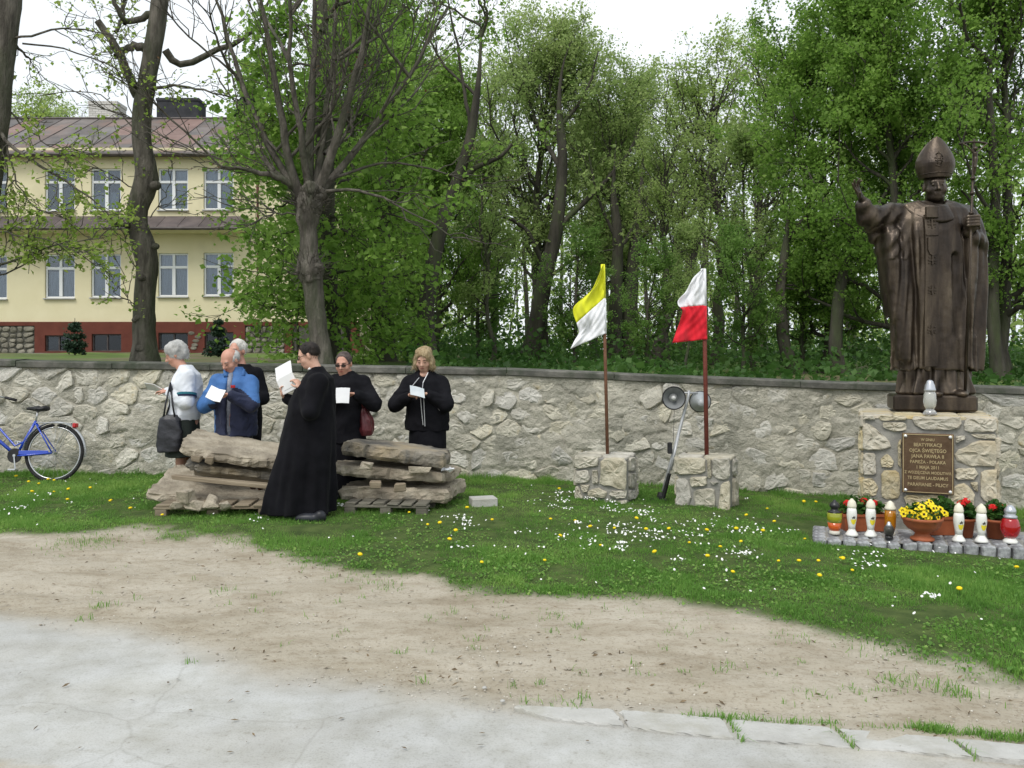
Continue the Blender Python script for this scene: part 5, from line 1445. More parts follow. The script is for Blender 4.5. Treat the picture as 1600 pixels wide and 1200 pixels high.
# ---------------------------------------------------------------- the bronze statue
def bronze():
    m = bpy.data.materials.new('patinated_bronze'); m.use_nodes = True; nt = m.node_tree; bs = nt.nodes['Principled BSDF']
    bs.inputs['Metallic'].default_value = 0.65; bs.inputs['Specular IOR Level'].default_value = 0.5
    tc = _n(nt, 'ShaderNodeTexCoord'); mp = _n(nt, 'ShaderNodeMapping'); mp.inputs['Scale'].default_value = (4.0, 4.0, .8)
    nz = _n(nt, 'ShaderNodeTexNoise', Scale=1.6, Detail=7, Roughness=.62); nt.links.new(tc.outputs['Object'], mp.inputs[0]); nt.links.new(mp.outputs[0], nz.inputs['Vector'])
    rp = _n(nt, 'ShaderNodeValToRGB'); e = rp.color_ramp.elements
    e[0].position = .28; e[0].color = (.018, .0145, .012, 1); e[1].position = .80; e[1].color = (.21, .168, .115, 1)  # lightest ramp tone stands in for highlights on the bronze
    x = e.new(.46); x.color = (.046, .035, .027, 1); x = e.new(.62); x.color = (.092, .071, .051, 1)
    nt.links.new(nz.outputs['Fac'], rp.inputs['Fac'])
    # raised edges are mixed towards a lighter bronze
    g = _n(nt, 'ShaderNodeNewGeometry'); mr = _n(nt, 'ShaderNodeMapRange'); mr.inputs['From Min'].default_value = .51; mr.inputs['From Max'].default_value = .60
    nt.links.new(g.outputs['Pointiness'], mr.inputs['Value'])
    mx = _n(nt, 'ShaderNodeMixRGB'); mx.inputs[2].default_value = (.30, .24, .175, 1); ml = _n(nt, 'ShaderNodeMath', operation='MULTIPLY'); ml.inputs[1].default_value = .5
    nt.links.new(mr.outputs[0], ml.inputs[0]); nt.links.new(ml.outputs[0], mx.inputs[0]); nt.links.new(rp.outputs[0], mx.inputs[1]); nt.links.new(mx.outputs[0], bs.inputs['Base Color'])
    r2 = _n(nt, 'ShaderNodeMapRange'); r2.inputs['To Min'].default_value = .30; r2.inputs['To Max'].default_value = .48; nt.links.new(nz.outputs['Fac'], r2.inputs['Value']); nt.links.new(r2.outputs[0], bs.inputs['Roughness'])
    b = _n(nt, 'ShaderNodeBump', Strength=.25, Distance=.01); n3 = _n(nt, 'ShaderNodeTexNoise', Scale=45, Detail=5); nt.links.new(tc.outputs['Object'], n3.inputs['Vector']); nt.links.new(n3.outputs['Fac'], b.inputs['Height']); nt.links.new(b.outputs[0], bs.inputs['Normal'])
    return m
M_BRONZE = bronze()
M_BRONZE2 = bronze()
for l_ in [l_ for l_ in M_BRONZE2.node_tree.links if l_.from_node.bl_idname == 'ShaderNodeNewGeometry']: M_BRONZE2.node_tree.links.remove(l_)
for n_ in M_BRONZE2.node_tree.nodes:
    if n_.bl_idname == 'ShaderNodeMapRange' and abs(n_.inputs['From Min'].default_value - .51) < .01: n_.inputs['Value'].default_value = 0.0
YST = 8.95; SC = FPX / YST
SX = float(W(1457, 600, YST)[0])
SZ0 = PZ + 0.012
stt = thing('bronze_statue', 'bronze statue of a bishop in mitre and chasuble with raised right arm and a crozier', 'statue', (SX, YST, SZ0))
m = MB(); bz_h = .165
V8 = []
m.bevbox((-.02, 0, bz_h / 2), (.80, .56, bz_h), .02, rz=YAWP * .8); obj('base', m, M_BRONZE2, stt)
def SP(px, py, dy=0.0):
    p = W(px, py, YST + dy); return np.array([p[0] - SX, dy, p[2] - SZ0])

def frame(d, n):
    d = unit(np.array(d, float)); n = np.array(n, float); n = unit(n - d * (n @ d)); return d, n, np.cross(d, n)

def add_hand(S, Wp, d, n, thumb, sc=1.0, curl=(0.3, 0.5), k=.004, spread=0.0, curls=None):
    "wrist point, finger direction, palm normal (fingers bend towards it), thumb = +1/-1 side"
    d, n, s = frame(d, n); s = s * thumb; Wp = np.array(Wp, float)
    R = np.stack([d, s, n], 1)
    S.ell(Wp + d * .045 * sc, (.052 * sc, .040 * sc, .017 * sc), R, k=.012 * sc)
    for i, (off, L, r) in enumerate(((.030, .075, .0092), (.010, .083, .0095), (-.011, .077, .0092), (-.030, .060, .0082))):
        c1, c2 = curl if curls is None else curls[i]
        p = Wp + d * .082 * sc + s * off * sc
        dd = unit(d + s * spread * off * 20)
        e1 = dd * math.cos(c1) + n * math.sin(c1); e2 = dd * math.cos(c1 + c2) + n * math.sin(c1 + c2); e3 = dd * math.cos(c1 + 1.8 * c2) + n * math.sin(c1 + 1.8 * c2)
        q1 = p + e1 * L * .45 * sc; q2 = q1 + e2 * L * .33 * sc; q3 = q2 + e3 * L * .24 * sc
        S.cap(p - dd * .02 * sc, q1, r * 1.05 * sc, r * sc, k=k); S.cap(q1, q2, r * sc, r * .95 * sc, k=.002); S.cap(q2, q3, r * .95 * sc, r * .8 * sc, k=.002)
    t0 = Wp + d * .022 * sc + s * .026 * sc; t1 = t0 + unit(d * .6 + s * .7 + n * .35) * .042 * sc; t2 = t1 + unit(d * .85 + s * .1 + n * .5) * .034 * sc
    S.cap(t0, t1, .013 * sc, .0115 * sc, k=.006); S.cap(t1, t2, .011 * sc, .009 * sc, k=.003)

def head_rot(yaw, pitch, roll=0.0):
    "yaw: direction faced in the ground plane (radians, -pi/2 is towards the camera); pitch down positive. columns: right, forward, up"
    f = np.array([math.cos(yaw) * math.cos(pitch), math.sin(yaw) * math.cos(pitch), -math.sin(pitch)])
    r = np.array([math.sin(yaw), -math.cos(yaw), 0]); u = np.cross(r, f)
    r2 = r * math.cos(roll) + u * math.sin(roll); u2 = -r * math.sin(roll) + u * math.cos(roll)
    return np.stack([r2, f, u2], 1)

def add_head(S, C, R, sc=1.0, jaw=1.0, cheeks=1.0, nose=1.0, age=0.0):
    C = np.array(C, float)
    P = lambda x, y, z: C + R @ (np.array([x, y, z]) * sc)
    S.ell(P(0, -.015, .028), np.array((.076, .097, .090)) * sc, R, k=.02 * sc)
    S.ell(P(0, .022, -.03), np.array((.062 * jaw, .072, .085)) * sc, R, k=.025 * sc)
    S.ell(P(0, .058, -.095), np.array((.030 * jaw, .024, .020)) * sc, R, k=.03 * sc)
    S.ell(P(0, .02, -.085), np.array((.050 * jaw, .055, .028)) * sc, R, k=.03 * sc)
    S.cap(P(-.036, .077, .026), P(.036, .077, .026), .012 * sc, k=.016 * sc)
    for s in (-1, 1):
        S.ell(P(s * .042, .055, -.036), np.array((.024 * cheeks, .026, .026)) * sc, R, k=.02 * sc)
        S.ell(P(s * .031, .101, .003), np.array((.017, .014, .011)) * sc, R, k=.010 * sc, sub=True)
        S.ell(P(s * .031, .079, .002), .0125 * sc, R, k=.003 * sc)
        S.cap(P(s * .031 - .010, .090, .007), P(s * .031 + .010, .090, .007), .0035 * sc, k=.004 * sc)
        S.ell(P(s * .080, -.008, -.012), np.array((.010, .020, .033)) * sc, R, k=.006 * sc)
        S.cap(P(s * .022, .088, -.034), P(s * .034, .078, -.062), .004 * sc, k=.008 * sc)
    S.cap(P(0, .090, .012), P(0, .115 * nose, -.030), .0075 * sc, .0125 * sc, k=.010 * sc)
    for s in (-1, 1): S.ell(P(s * .012, .097, -.034), .009 * sc, R, k=.006 * sc)
    S.cap(P(-.020, .088, -.0585), P(.020, .088, -.0585), .0058 * sc, k=.006 * sc)
    S.cap(P(-.017, .087, -.071), P(.017, .087, -.071), .0065 * sc, k=.006 * sc)
    S.cap(P(-.024, .097, -.0645), P(.024, .097, -.0645), .0028 * sc, k=.003 * sc, sub=True)
    return P

# body: head, neck, hands and the alb-clad figure in one surface
hs = 1.38
hc = SP(1461, 291, -.08); HR = head_rot(math.radians(-103), math.radians(4))
S = SDF((-1.05, -.55, .1), (.75, .5, 2.75), .009)
S.loft([(.165, .02, 0, .36, .25), (.19, .02, 0, .385, .27), (.30, .02, 0, .36, .25), (.8, .02, 0, .31, .22), (1.5, .02, 0, .32, .2), (2.1, .01, 0, .2, .13)], k=.02,
       folds=lambda t, z: (.075 * np.sin(t * 13 + 1.2 * np.sin(z * 9)) + .04 * np.sin(t * 23 + z * 3)) * np.clip(1.3 - z, 0.2, 1))
for s in (-1, 1): S.ell((.02 + s * .13, -.255, .185), (.075, .12, .045), k=.02)                       # shoe tips
S.cap(SP(1458, 335, 0), SP(1461, 303, -.04), .115, .088, k=.05)
add_head(S, hc, HR, hs, jaw=1.12, cheeks=1.25)
# raised hand (the figure's right) and the arm inside the sleeve
el = SP(1362, 352, -.10); wr = SP(1350, 316, -.20)
S.cap(SP(1405, 338, 0), el, .10, .08, k=.04); S.cap(el, wr, .075, .048, k=.03); S.cap(wr, wr + unit(SP(1341, 303, -.25) - wr) * .05, .048, .038, k=.02)
add_hand(S, wr + unit(SP(1338, 296, -.26) - wr) * .05, SP(1332, 280, -.30) - wr, (.55, -.6, .2), -1, 1.45, (.15, .15), k=.006, spread=.35, curls=[(.0, .12), (.1, .15), (.35, .35), (.5, .5)])
# hand closed round the staff
stx = SP(1519, 345, -.34)
w2 = SP(1513, 364, -.26)
S.cap(SP(1530, 388, -.05), w2, .085, .05, k=.03)
d2 = unit(np.array([-.05, -.55, .85]))
add_hand(S, w2 - np.array([0.035, 0, 0]), (.35, -.75, .55), (.75, .35, .15), 1, 1.45, (1.0, 1.05), k=.006)
S.ell(SP(1517, 347, -.33), (.06, .055, .085), k=.02)
for i in range(4):
    z = .052 - i * .031; c = SP(1518, 347, -.34)
    S.cap(c + np.array((-.055, -.035, z)), c + np.array((.045, -.058, z + .004)), .0165, .0155, k=.004)
    S.cap(c + np.array((.045, -.058, z + .004)), c + np.array((.066, -.012, z + .004)), .0155, .013, k=.004)
body = link('body', S.mesh('body', 1), M_BRONZE, stt)

# chasuble with hanging folds, wide sleeves and pallium
S = SDF((-1.05, -.6, .3), (.8, .55, 2.45), .0105)
def ch_folds(t, z):
    # t = -pi/2 is the front
    front = np.exp(-((t + math.pi / 2) / .45) ** 2)
    a = (1 - .85 * front) * np.clip((2.2 - z) / .5, 0.1, 1)
    return a * (.055 * np.sin(t * 11 + .8 * np.sin(z * 2.1)) + .035 * np.sin(t * 19 + 1.1 * np.sin(z * 3.3 + 1)) + .02 * np.sin(t * 31 + z * 2))
ZP = lambda py: float(SP(1458, py)[2])
S.loft([(ZP(578), .05, .0, .445, .27), (ZP(560), .05, 0, .45, .27), (ZP(500), .045, 0, .455, .275), (ZP(440), .035, 0, .47, .285), (ZP(400), .03, 0, .48, .29), (ZP(365), .02, 0, .47, .285), (ZP(345), .015, .0, .44, .26), (ZP(330), .01, 0, .385, .22), (ZP(321), .01, 0, .29, .175), (ZP(315), .01, -.01, .17, .13)], k=.03, folds=ch_folds, power=2.3)
# hem raised at the sides, lower in the middle
sh = SP(1398, 336, 0); 
S.cap(sh, SP(1376, 340, -.06), .135, .13, k=.06); S.cap(SP(1376, 340, -.06), SP(1356, 340, -.14), .13, .12, k=.03); S.cap(SP(1355, 335, -.15), SP(1349, 322, -.19), .105, .085, k=.02)
S.ell(SP(1345, 308, -.24), (.05, .05, .05), k=.02, sub=True)
for (xa, ya, xb, yb, ra, rb, dy) in ((1385, 360, 1398, 480, .12, .10, -.02), (1380, 365, 1403, 545, .10, .055, .02), (1392, 370, 1412, 560, .10, .06, -.12), (1368, 362, 1384, 420, .09, .05, .02)):
    S.cap(SP(xa, ya, dy), SP(xb, yb, dy), ra, rb, k=.04)
sh = SP(1505, 340, 0)
S.cap(sh, SP(1527, 385, -.04), .14, .115, k=.05); S.cap(SP(1528, 385, -.04), SP(1519, 372, -.20), .10, .10, k=.03)
S.cap(SP(1528, 392, -.02), SP(1527, 480, 0), .10, .085, k=.04); S.cap(SP(1527, 480, 0), SP(1523, 560, .02), .085, .05, k=.04)
S.cap(SP(1517, 395, -.12), SP(1508, 520, -.14), .075, .045, k=.035); S.cap(SP(1504, 420, -.1), SP(1496, 560, -.12), .06, .04, k=.03)
S.ell(SP(1513, 360, -.31), (.06, .09, .06), k=.02, sub=True)
S.cap(SP(1492, 400, -.28), SP(1500, 520, -.30), .035, .05, k=.03, sub=True)
def strands(X, Y, Z):
    u = X - .02
    on = np.clip((2.15 - Z) / .35, 0, 1)
    side = sstep(.10, .2, np.abs(u))
    r = on * side * (.013 * np.sin(u * 34 + 1.6 * np.sin(Z * 2.3 + X * 3)) + .007 * np.sin(u * 71 + 2.0 * np.sin(Z * 3.1)))
    # deep valleys either side of the centre panel
    for c_, a_ in ((-.17, .030), (.22, .035), (-.30, .02)):
        r -= on * a_ * np.exp(-((u - c_ - .03 * np.sin(Z * 2.5)) / .022) ** 2) * (Y < 0)
    # diagonal folds of the cloth drawn up by the raised arm
    r += .010 * np.sin((Z * .9 - X * 1.1) * 38) * np.exp(-((X + .55) / .2) ** 2) * (Z > 1.6)
    return r
S.warp(strands); S.noise(.004, 9, 3)
S.loft([(ZP(332), .02, -.04, .10, .09), (ZP(322), .02, -.05, .15, .14), (ZP(308), .02, -.05, .16, .15)], k=.01, sub=True)
link('chasuble', S.mesh('chasuble', 1), M_BRONZE, stt)
# pallium: collar ring and hanging band with crosses
S = SDF((-.42, -.55, 1.7), (.46, .4, 2.5), .007)
pcx = SP(1461, 330, -.15)[0]
_zs = [ZP(q) for q in (365, 345, 330, 321, 315)]
def cpt(a, w):
    "w 0 inner edge .. 1 outer edge, lying on the cloth"
    f = max(0.0, -math.sin(a)) ** 1.3; r = .15 + .13 * w
    z = ZP(319) * (1 - f) + (ZP(331) * (1 - w) + ZP(351) * w) * f - .03 * w * (1 - f)
    rx = float(np.interp(z, _zs, [.47, .44, .385, .29, .17])); ry = float(np.interp(z, _zs, [.285, .26, .22, .175, .13]))
    x = r * math.cos(a) * (1.0 + .05 * f)
    yy = ry * math.sqrt(max(.02, 1 - min(1, abs(x) / rx) ** 2))
    y = (yy + .006) * math.sin(a) if f == 0 else -((yy + .006) * f + .10 * (1 - f))
    return np.array([pcx + x, y, z])
for k_ in range(56):
    a0, a1 = 6.283 * k_ / 56, 6.283 * (k_ + 1) / 56
    for w in (0, .25, .5, .75, 1): S.cap(cpt(a0, w), cpt(a1, w), .023, k=.02)
link('pallium', S.mesh('pallium', 2), M_BRONZE, stt)
def front_y(x, z):
    return -(np.interp(z, [ZP(q) for q in (578, 500, 440, 400, 365, 345, 330)], [.272, .277, .287, .292, .287, .262, .222])) + .004
m = MB(); zz_ = np.linspace(ZP(572), ZP(342), 40); band = []
cx0 = SP(1456, 400, -.29)[0]
for z in zz_:
    y = front_y(0, z); wv = .062 if z > 1.3 else .105
    wv = .070
    band.append([(cx0 - wv, y, z), (cx0 - wv, y - .014, z), (cx0 + wv, y - .014, z), (cx0 + wv, y, z)])
VV = [p for r in band for p in r]; n = len(band)
m.add(VV, [(i * 4 + j, i * 4 + j + 1, (i + 1) * 4 + j + 1, (i + 1) * 4 + j) for i in range(n - 1) for j in range(3)])
obj('front_band', m, M_BRONZE2, stt, smooth=False)
m = MB()
for z0_ in (ZP(357), ZP(412), ZP(457), ZP(517)):
    y = front_y(0, z0_) - .020
    m.bevbox((cx0, y, z0_), (.085, .014, .016), .003); m.bevbox((cx0, y - .001, z0_ + .002), (.016, .015, .10), .003)
    for s in (-1, 1): m.bevbox((cx0 + s * .032, y, z0_ + .03), (.014, .012, .014), .003); m.bevbox((cx0 + s * .032, y, z0_ - .03), (.014, .012, .014), .003)
obj('cross_relief', m, M_BRONZE2, stt)
m = MB(); zb5 = ZP(386) - 1.5; y = front_y(0, 1.5 + zb5) - .018
m.bevbox((cx0, y, 1.585 + zb5), (.125, .018, .018), .004)
m.add([(cx0 + a_, y - b_, z_ + zb5) for b_ in (0, .014) for a_, z_ in ((-.05, 1.56), (.05, 1.56), (.05, 1.43), (.03, 1.385), (0, 1.37), (-.03, 1.385), (-.05, 1.43))],
      [tuple(range(7, 14))[::-1]] + [(i, (i + 1) % 7, 7 + (i + 1) % 7, 7 + i) for i in range(7)])
obj('badge_relief', m, M_BRONZE2, stt); m = MB(); m.bevbox((cx0, front_y(0, ZP(340)) - .045, ZP(339)), (.125, .05, .12), .006)
for v_ in ():
    pass
obj('collar_clasp', m, M_BRONZE2, stt)
# mitre: two horned shields, front and back
MT = MB()
mc = hc + HR @ np.array([0, -.012, .062]) * hs
outline = [(-.155, 0), (-.180, .06), (-.194, .12), (-.192, .18), (-.160, .26), (-.115, .34), (-.062, .42), (-.004, .495), (0, .5), (.062, .42)]
ou = np.array(outline); zs_ = ou[:8, 1]; ws_ = -ou[:8, 0]
S = SDF((-.35, -.5, 2.0), (.5, .4, 3.15), .007)
w_, X, Y, Z = S.win((-.35, -.5, 2.0), (.5, .4, 3.15))
P = (np.stack([X, Y, Z], -1) - mc) @ HR
hz = P[..., 2]; wv = np.interp(hz, zs_, ws_); 
dyp = np.interp(hz, [0, .15, .3, .5], [.155, .172, .12, .02])
q = np.sqrt((P[..., 0] / np.maximum(wv, .008)) ** 2 + (P[..., 1] / dyp) ** 2)
# the rim curves up over the brow
rim = -.005 - .035 * (1 - (P[..., 0] / .15) ** 2) * 0 
d = (q - 1) * np.minimum(np.maximum(wv, .008), dyp)
d = np.maximum(d, np.maximum(rim - hz, hz - .5))
gap = np.abs(P[..., 1]) - np.clip((hz - .20) * .25, 0, .05); d = np.maximum(d, np.where(hz > .2, -gap, -1))
S.F[w_] = np.minimum(S.F[w_], d)
S.ell(mc + HR @ np.array([0, 0, -.02]), (.118, .145, .06), HR, k=.01, sub=True)
link('mitre', S.mesh('mitre', 1), M_BRONZE, stt)
m = MB()
def onm(x, z):
    wv = float(np.interp(z, zs_, ws_)); dy = float(np.interp(z, [0, .15, .3, .5], [.155, .172, .12, .02])); return mc + HR @ np.array([x, dy * math.sqrt(max(0, 1 - (x / wv) ** 2)) + .004, z])
for pa, pb in (((-.16, .035), (0, .045)), ((0, .045), (.16, .035))):
    m.tube([onm(pa[0] + (pb[0] - pa[0]) * t, pa[1] + (pb[1] - pa[1]) * t) for t in np.linspace(0, 1, 8)], .005, 5)
em = [[(-.035, .20), (-.02, .24), (0, .25), (.03, .23)], [(-.035, .15), (-.01, .17), (.02, .16), (.04, .17)], [(-.03, .12), (0, .105), (.035, .12)], [(-.02, .13), (-.02, .21)], [(.015, .12), (.02, .22)], [(-.04, .18), (.045, .195)], [(-.01, .105), (.005, .26)]]
for e_ in em: m.tube([onm(*p) for p in e_], .006, 5)
obj('mitre_emblem', m, M_BRONZE2, stt, smooth=True)
# crozier with a crucifix
sb, stp = SP(1508, 612, -.30), SP(1522, 224, -.36)
cz = stt
m = MB(); m.tube([sb, stp], [.015, .0125], 10)
for f in (.72, .80, .86): p = sb + (stp - sb) * f; m.ball(p, (.028, .028, .022), 10, 6)
obj('crozier_shaft', m, M_BRONZE2, cz, smooth=True)
m = MB()
xs_ = np.linspace(-.155, .135, 12); m.tube([stp + np.array([x, 0, -.005 + .9 * x * x * -1 + .02]) for x in xs_], .012, 6)
m.tube([stp, stp + np.array([0, 0, .045])], .012, 6)
obj('crossbar', m, M_BRONZE2, cz, smooth=True)
S = SDF(stp + (-.2, -.12, -.4), stp + (.2, .08, .08), .006)
ax_ = unit(stp - sb)
def CP_(x, y, z): return stp + np.array([x, y - .03, 0]) + ax_ * z
S.cap(CP_(0, 0, -.11), CP_(.005, 0, -.17), .024, .018, k=.01); S.cap(CP_(.0, -.01, -.17), CP_(-.008, -.02, -.25), .021, .014, k=.01); S.cap(CP_(-.008, -.02, -.25), CP_(0, 0, -.32), .014, .010, k=.008)
S.ell(CP_(-.01, -.02, -.065), .022, k=.008)
for s in (-1, 1): S.cap(CP_(s * .02, 0, -.10), CP_(s * .085, 0, -.035), .010, .007, k=.008); S.cap(CP_(s * .085, 0, -.035), CP_(s * .125, .01, -.005), .007, .006, k=.004)
link('crucified_figure', S.mesh('crucified_figure', 1), M_BRONZE, cz)
m = MB()
for s in (-1, 1):
    p = hc + HR @ (np.array([s * .031, .0925, .001]) * hs); m.ball(p, .0055, 8, 6)
obj('eye', m, mat('eye_dark_bronze', (.02, .016, .014), None, rough=.3, metallic=.4), stt, smooth=True)

# ---------------------------------------------------------------- platform of granite setts
M_SETT = mat('granite_sett', (0.26, 0.27, 0.28), (0.42, 0.43, 0.44), 30, 0.85, 0.7, 60, objvar=0.14, c3=(.18, .18, .19), c3pos=.62, bdist=.012)
rs = np.random.default_rng(33)
XL = float(W(1273, 850, 7.45)[0]); YF = 7.45
pf = thing('sett_platform', 'low platform of grey granite setts around the foot of the pedestal', 'platform', (XL + 1.35, YF + .35, -.35))
def front_line(i): return YF - .035 * i * .11        # the edge comes a little nearer to the right
zpt = lambda x: -.02
YFS = .22
s = .122; x = XL; i = 0
while x < XL + 2.75:
    for r_ in range(5):
        y = YF - (x - XL) * YFS + r_ * s + .06
        if r_ and 0: continue
        h = .20; zt_ = zpt(x) + rs.normal(0, .003)
        m = MB(); m.bevbox((0, 0, 0), (s - .012 + rs.normal(0, .003), s - .012, h), .014, jit=.004, rng=rs, rz=rs.normal(0, .03) - .21)
        o = obj('sett', m, M_SETT, pf); o.location = (x + r_ * s * .38 + s / 2 - pf.location[0], y - pf.location[1], zt_ - h / 2 - pf.location[2])
    x += s
m = MB(); m.add([(XL + .03, YF + .03, -.02), (XL + 2.7, YF - .53, -.02), (XL + 2.7, YF + .3, -.02), (XL + .33, YF + .6, -.02)], [(0, 1, 2, 3)])
Vb = m.verts(); Vb[:, 2] = [zpt(v[0]) - .012 for v in Vb]; m.V = [Vb]
obj('bedding', m, M_PMORT, pf, world=True)

# ---------------------------------------------------------------- grave candles and flower pots
def translucent(name, c, rough=.15, emis=None, alpha=.0):
    m = bpy.data.materials.new(name); m.use_nodes = True; bs = m.node_tree.nodes['Principled BSDF']
    bs.inputs['Base Color'].default_value = c4(c); bs.inputs['Roughness'].default_value = rough; bs.inputs['Transmission Weight'].default_value = alpha; bs.inputs['Coat Weight'].default_value = .4
    return m
M_CWHITE = translucent('white_lantern_plastic', (.80, .80, .76), .3)
M_CCLEAR = translucent('clear_lantern_plastic', (.85, .87, .88), .08, alpha=.75)
M_CGOLD = mat('cream_lid', (.62, .58, .46), (.75, .72, .60), 8, .45)
M_CYEL = mat('yellow_print', (.80, .66, .04), None, rough=.5)
M_CBLK = mat('black_lid', (.02, .02, .022), None, rough=.3, spec=.5)
M_CRED = translucent('red_glass', (.50, .012, .018), .08, alpha=.35)
M_CAMB = translucent('amber_glass', (.60, .24, .012), .08, alpha=.35)
M_CSIL = mat('silver_lid', (.50, .52, .56), None, rough=.3, metallic=.6)
M_CBASE = mat('cream_plastic', (.62, .60, .52), None, rough=.4)
M_CGRN = translucent('yellow_green_glass', (.42, .45, .03), .1, alpha=.35)
M_CORG = translucent('orange_glass', (.75, .13, .015), .1, alpha=.3)
M_CDRK = mat('dark_lantern', (.03, .03, .028), (.07, .065, .055), 20, .3)
def lathe_part(name, prof, mt, root, sides=22, z0=0.0, sq=1.0):
    m = MB(); m.lathe([(r, z + z0) for r, z in prof], (0, 0, 0), sides); return obj(name, m, mt, root, smooth=True)
def candle_root(label, px, py, Y, name='grave_candle', group='grave candles on the sett platform'):
    p = W(px, py, Y); p[2] = zpt(p[0]) + .003; return thing(name, label, 'candle', p, group)
def bird(root, y, z, k=1.0):
    m = MB(); yy = y
    V_ = [(-.020, yy, z), (-.006, yy, z + .006), (0, yy, z + .02), (.008, yy, z + .006), (.022, yy, z + .010), (.008, yy, z - .004), (.012, yy, z - .016), (-.002, yy, z - .008), (-.012, yy, z - .014)]
    V_ = [(a * k, b, (c - z) * k + z) for a, b, c in V_]
    m.add(V_ + [(0, yy - .001, z)], [(i, (i + 1) % 9, 9) for i in range(9)]); return m
def tall_white(label, px, Y):
    r = candle_root(label, px, 850, Y)
    s = .84
    P = lambda L: [(a * s, b * s) for a, b in L]
    lathe_part('base', P([(.066, 0), (.066, .018), (.048, .045), (.036, .062), (.036, .07)]), M_CWHITE, r)
    lathe_part('glass', P([(.034, .068), (.040, .12), (.050, .18), (.054, .225), (.050, .27), (.042, .305)]), M_CWHITE, r)
    lathe_part('lid', P([(.044, .303), (.048, .310), (.048, .330), (.045, .338), (.043, .355), (.034, .375), (.020, .388), (.014, .398), (.0001, .404)]), M_CGOLD, r)
    # printed oval label: yellow field with a dark mark
    m = MB(); n = 18; V_ = []
    for i in range(n):
        t = 6.283 * i / n; x = .030 * math.cos(t) * s; z = (.19 + .062 * math.sin(t)) * s
        rad = np.interp(z / s, [.068, .12, .18, .225, .27], [.034, .040, .050, .054, .050]) * s + .0015; V_.append((x, -math.sqrt(max(rad ** 2 - x * x, 0)), z))
    rad0 = .052 * s; V_.append((0, -rad0 - .001, .19 * s)); m.add(V_, [(i, (i + 1) % n, n) for i in range(n)]); obj('print_field', m, M_CWHITE, r)
    m = MB(); V_ = []
    for i in range(10):
        t = math.pi + math.pi * i / 9; x = .028 * math.cos(t) * s; z = (.185 + .058 * math.sin(t)) * s
        rad = np.interp(z / s, [.068, .12, .18, .225, .27], [.034, .040, .050, .054, .050]) * s + .003; V_.append((x, -math.sqrt(rad ** 2 - x * x), z))
    V_.append((0, -.053 * s - .0025, .180 * s)); m.add(V_, [(i, (i + 1), 10) for i in range(9)]); obj('yellow_print', m, M_CYEL, r)
    b = bird(r, -.0565 * s, .205 * s, .9); obj('printed_mark', b, M_CDRK, r)
    return r
tall_white('white lantern candle leftmost of the pair left of the yellow pansies', 1331, 7.6)
tall_white('white lantern candle beside the amber candle, right one of the left pair', 1360.5, 7.57)
tall_white('white lantern candle between the pansy bowl and the rightmost white candle', 1498, 7.36)
tall_white('white lantern candle next to the red globe candle', 1533.5, 7.33)
r = candle_root('squat lantern with yellow green to red glass and black lid at the left end', 1304, 840, 7.66)
lathe_part('base', [(.045, 0), (.048, .01), (.048, .028), (.040, .035)], M_CBASE, r); lathe_part('lower_glass', [(.042, .034), (.055, .06), (.062, .11)], M_CORG, r); lathe_part('upper_glass', [(.062, .11), (.067, .15), (.064, .195), (.060, .2)], M_CGRN, r)
lathe_part('lid', [(.062, .2), (.055, .212), (.034, .22), (.032, .24), (.044, .25), (.046, .268), (.034, .288), (.018, .30), (.012, .312), (.0001, .318)], M_CBLK, r)
r = candle_root('amber glass lantern candle with cream lid behind the tiny dark candle', 1391, 840, 7.62)
lathe_part('base', [(.045, 0), (.045, .02), (.035, .035)], M_CBASE, r); lathe_part('glass', [(.036, .034), (.048, .08), (.05, .17), (.046, .235)], M_CAMB, r); lathe_part('lid', [(.05, .233), (.05, .25), (.035, .27), (.026, .295), (.012, .31), (.0001, .315)], M_CGOLD, r)
r = candle_root('tiny dark candle lantern in front of the amber one', 1389, 846, 7.45)
lathe_part('base', [(.034, 0), (.036, .02), (.03, .03)], M_CBLK, r); lathe_part('glass', [(.03, .03), (.042, .055), (.044, .09), (.034, .115)], M_CDRK, r); lathe_part('lid', [(.03, .115), (.02, .13), (.014, .15), (.0001, .158)], M_CSIL, r)
r = candle_root('red glass globe candle with silver lid at the right end', 1578.5, 850, 7.3)
lathe_part('base', [(.058, 0), (.060, .015), (.045, .035), (.04, .045)], M_CWHITE, r); lathe_part('glass', [(.042, .044), (.066, .075), (.079, .12), (.078, .155), (.064, .20), (.05, .22)], M_CRED, r)
lathe_part('lid', [(.055, .218), (.055, .235), (.04, .25), (.048, .268), (.046, .29), (.03, .315), (.012, .33), (.0001, .333)], M_CSIL, r)
p = W(1453, 648, 8.25); p[2] = PZ + .008
r = thing('glass_candle', 'clear glass candle lantern with silver cap standing on top of the pedestal', 'candle', p)
lathe_part('base', [(.066, 0), (.064, .02), (.045, .045), (.036, .055)], M_CCLEAR, r); lathe_part('glass', [(.036, .054), (.056, .09), (.062, .14), (.056, .2), (.046, .235)], M_CCLEAR, r)
lathe_part('inner_ring', [(.030, .07), (.036, .09), (.038, .2), (.034, .22)], mat('candle_wax', (.7, .68, .58), None, rough=.5), r)
lathe_part('lid', [(.052, .232), (.056, .245), (.05, .26), (.045, .29), (.034, .315), (.03, .33), (.018, .342), (.0001, .346)], M_CSIL, r)

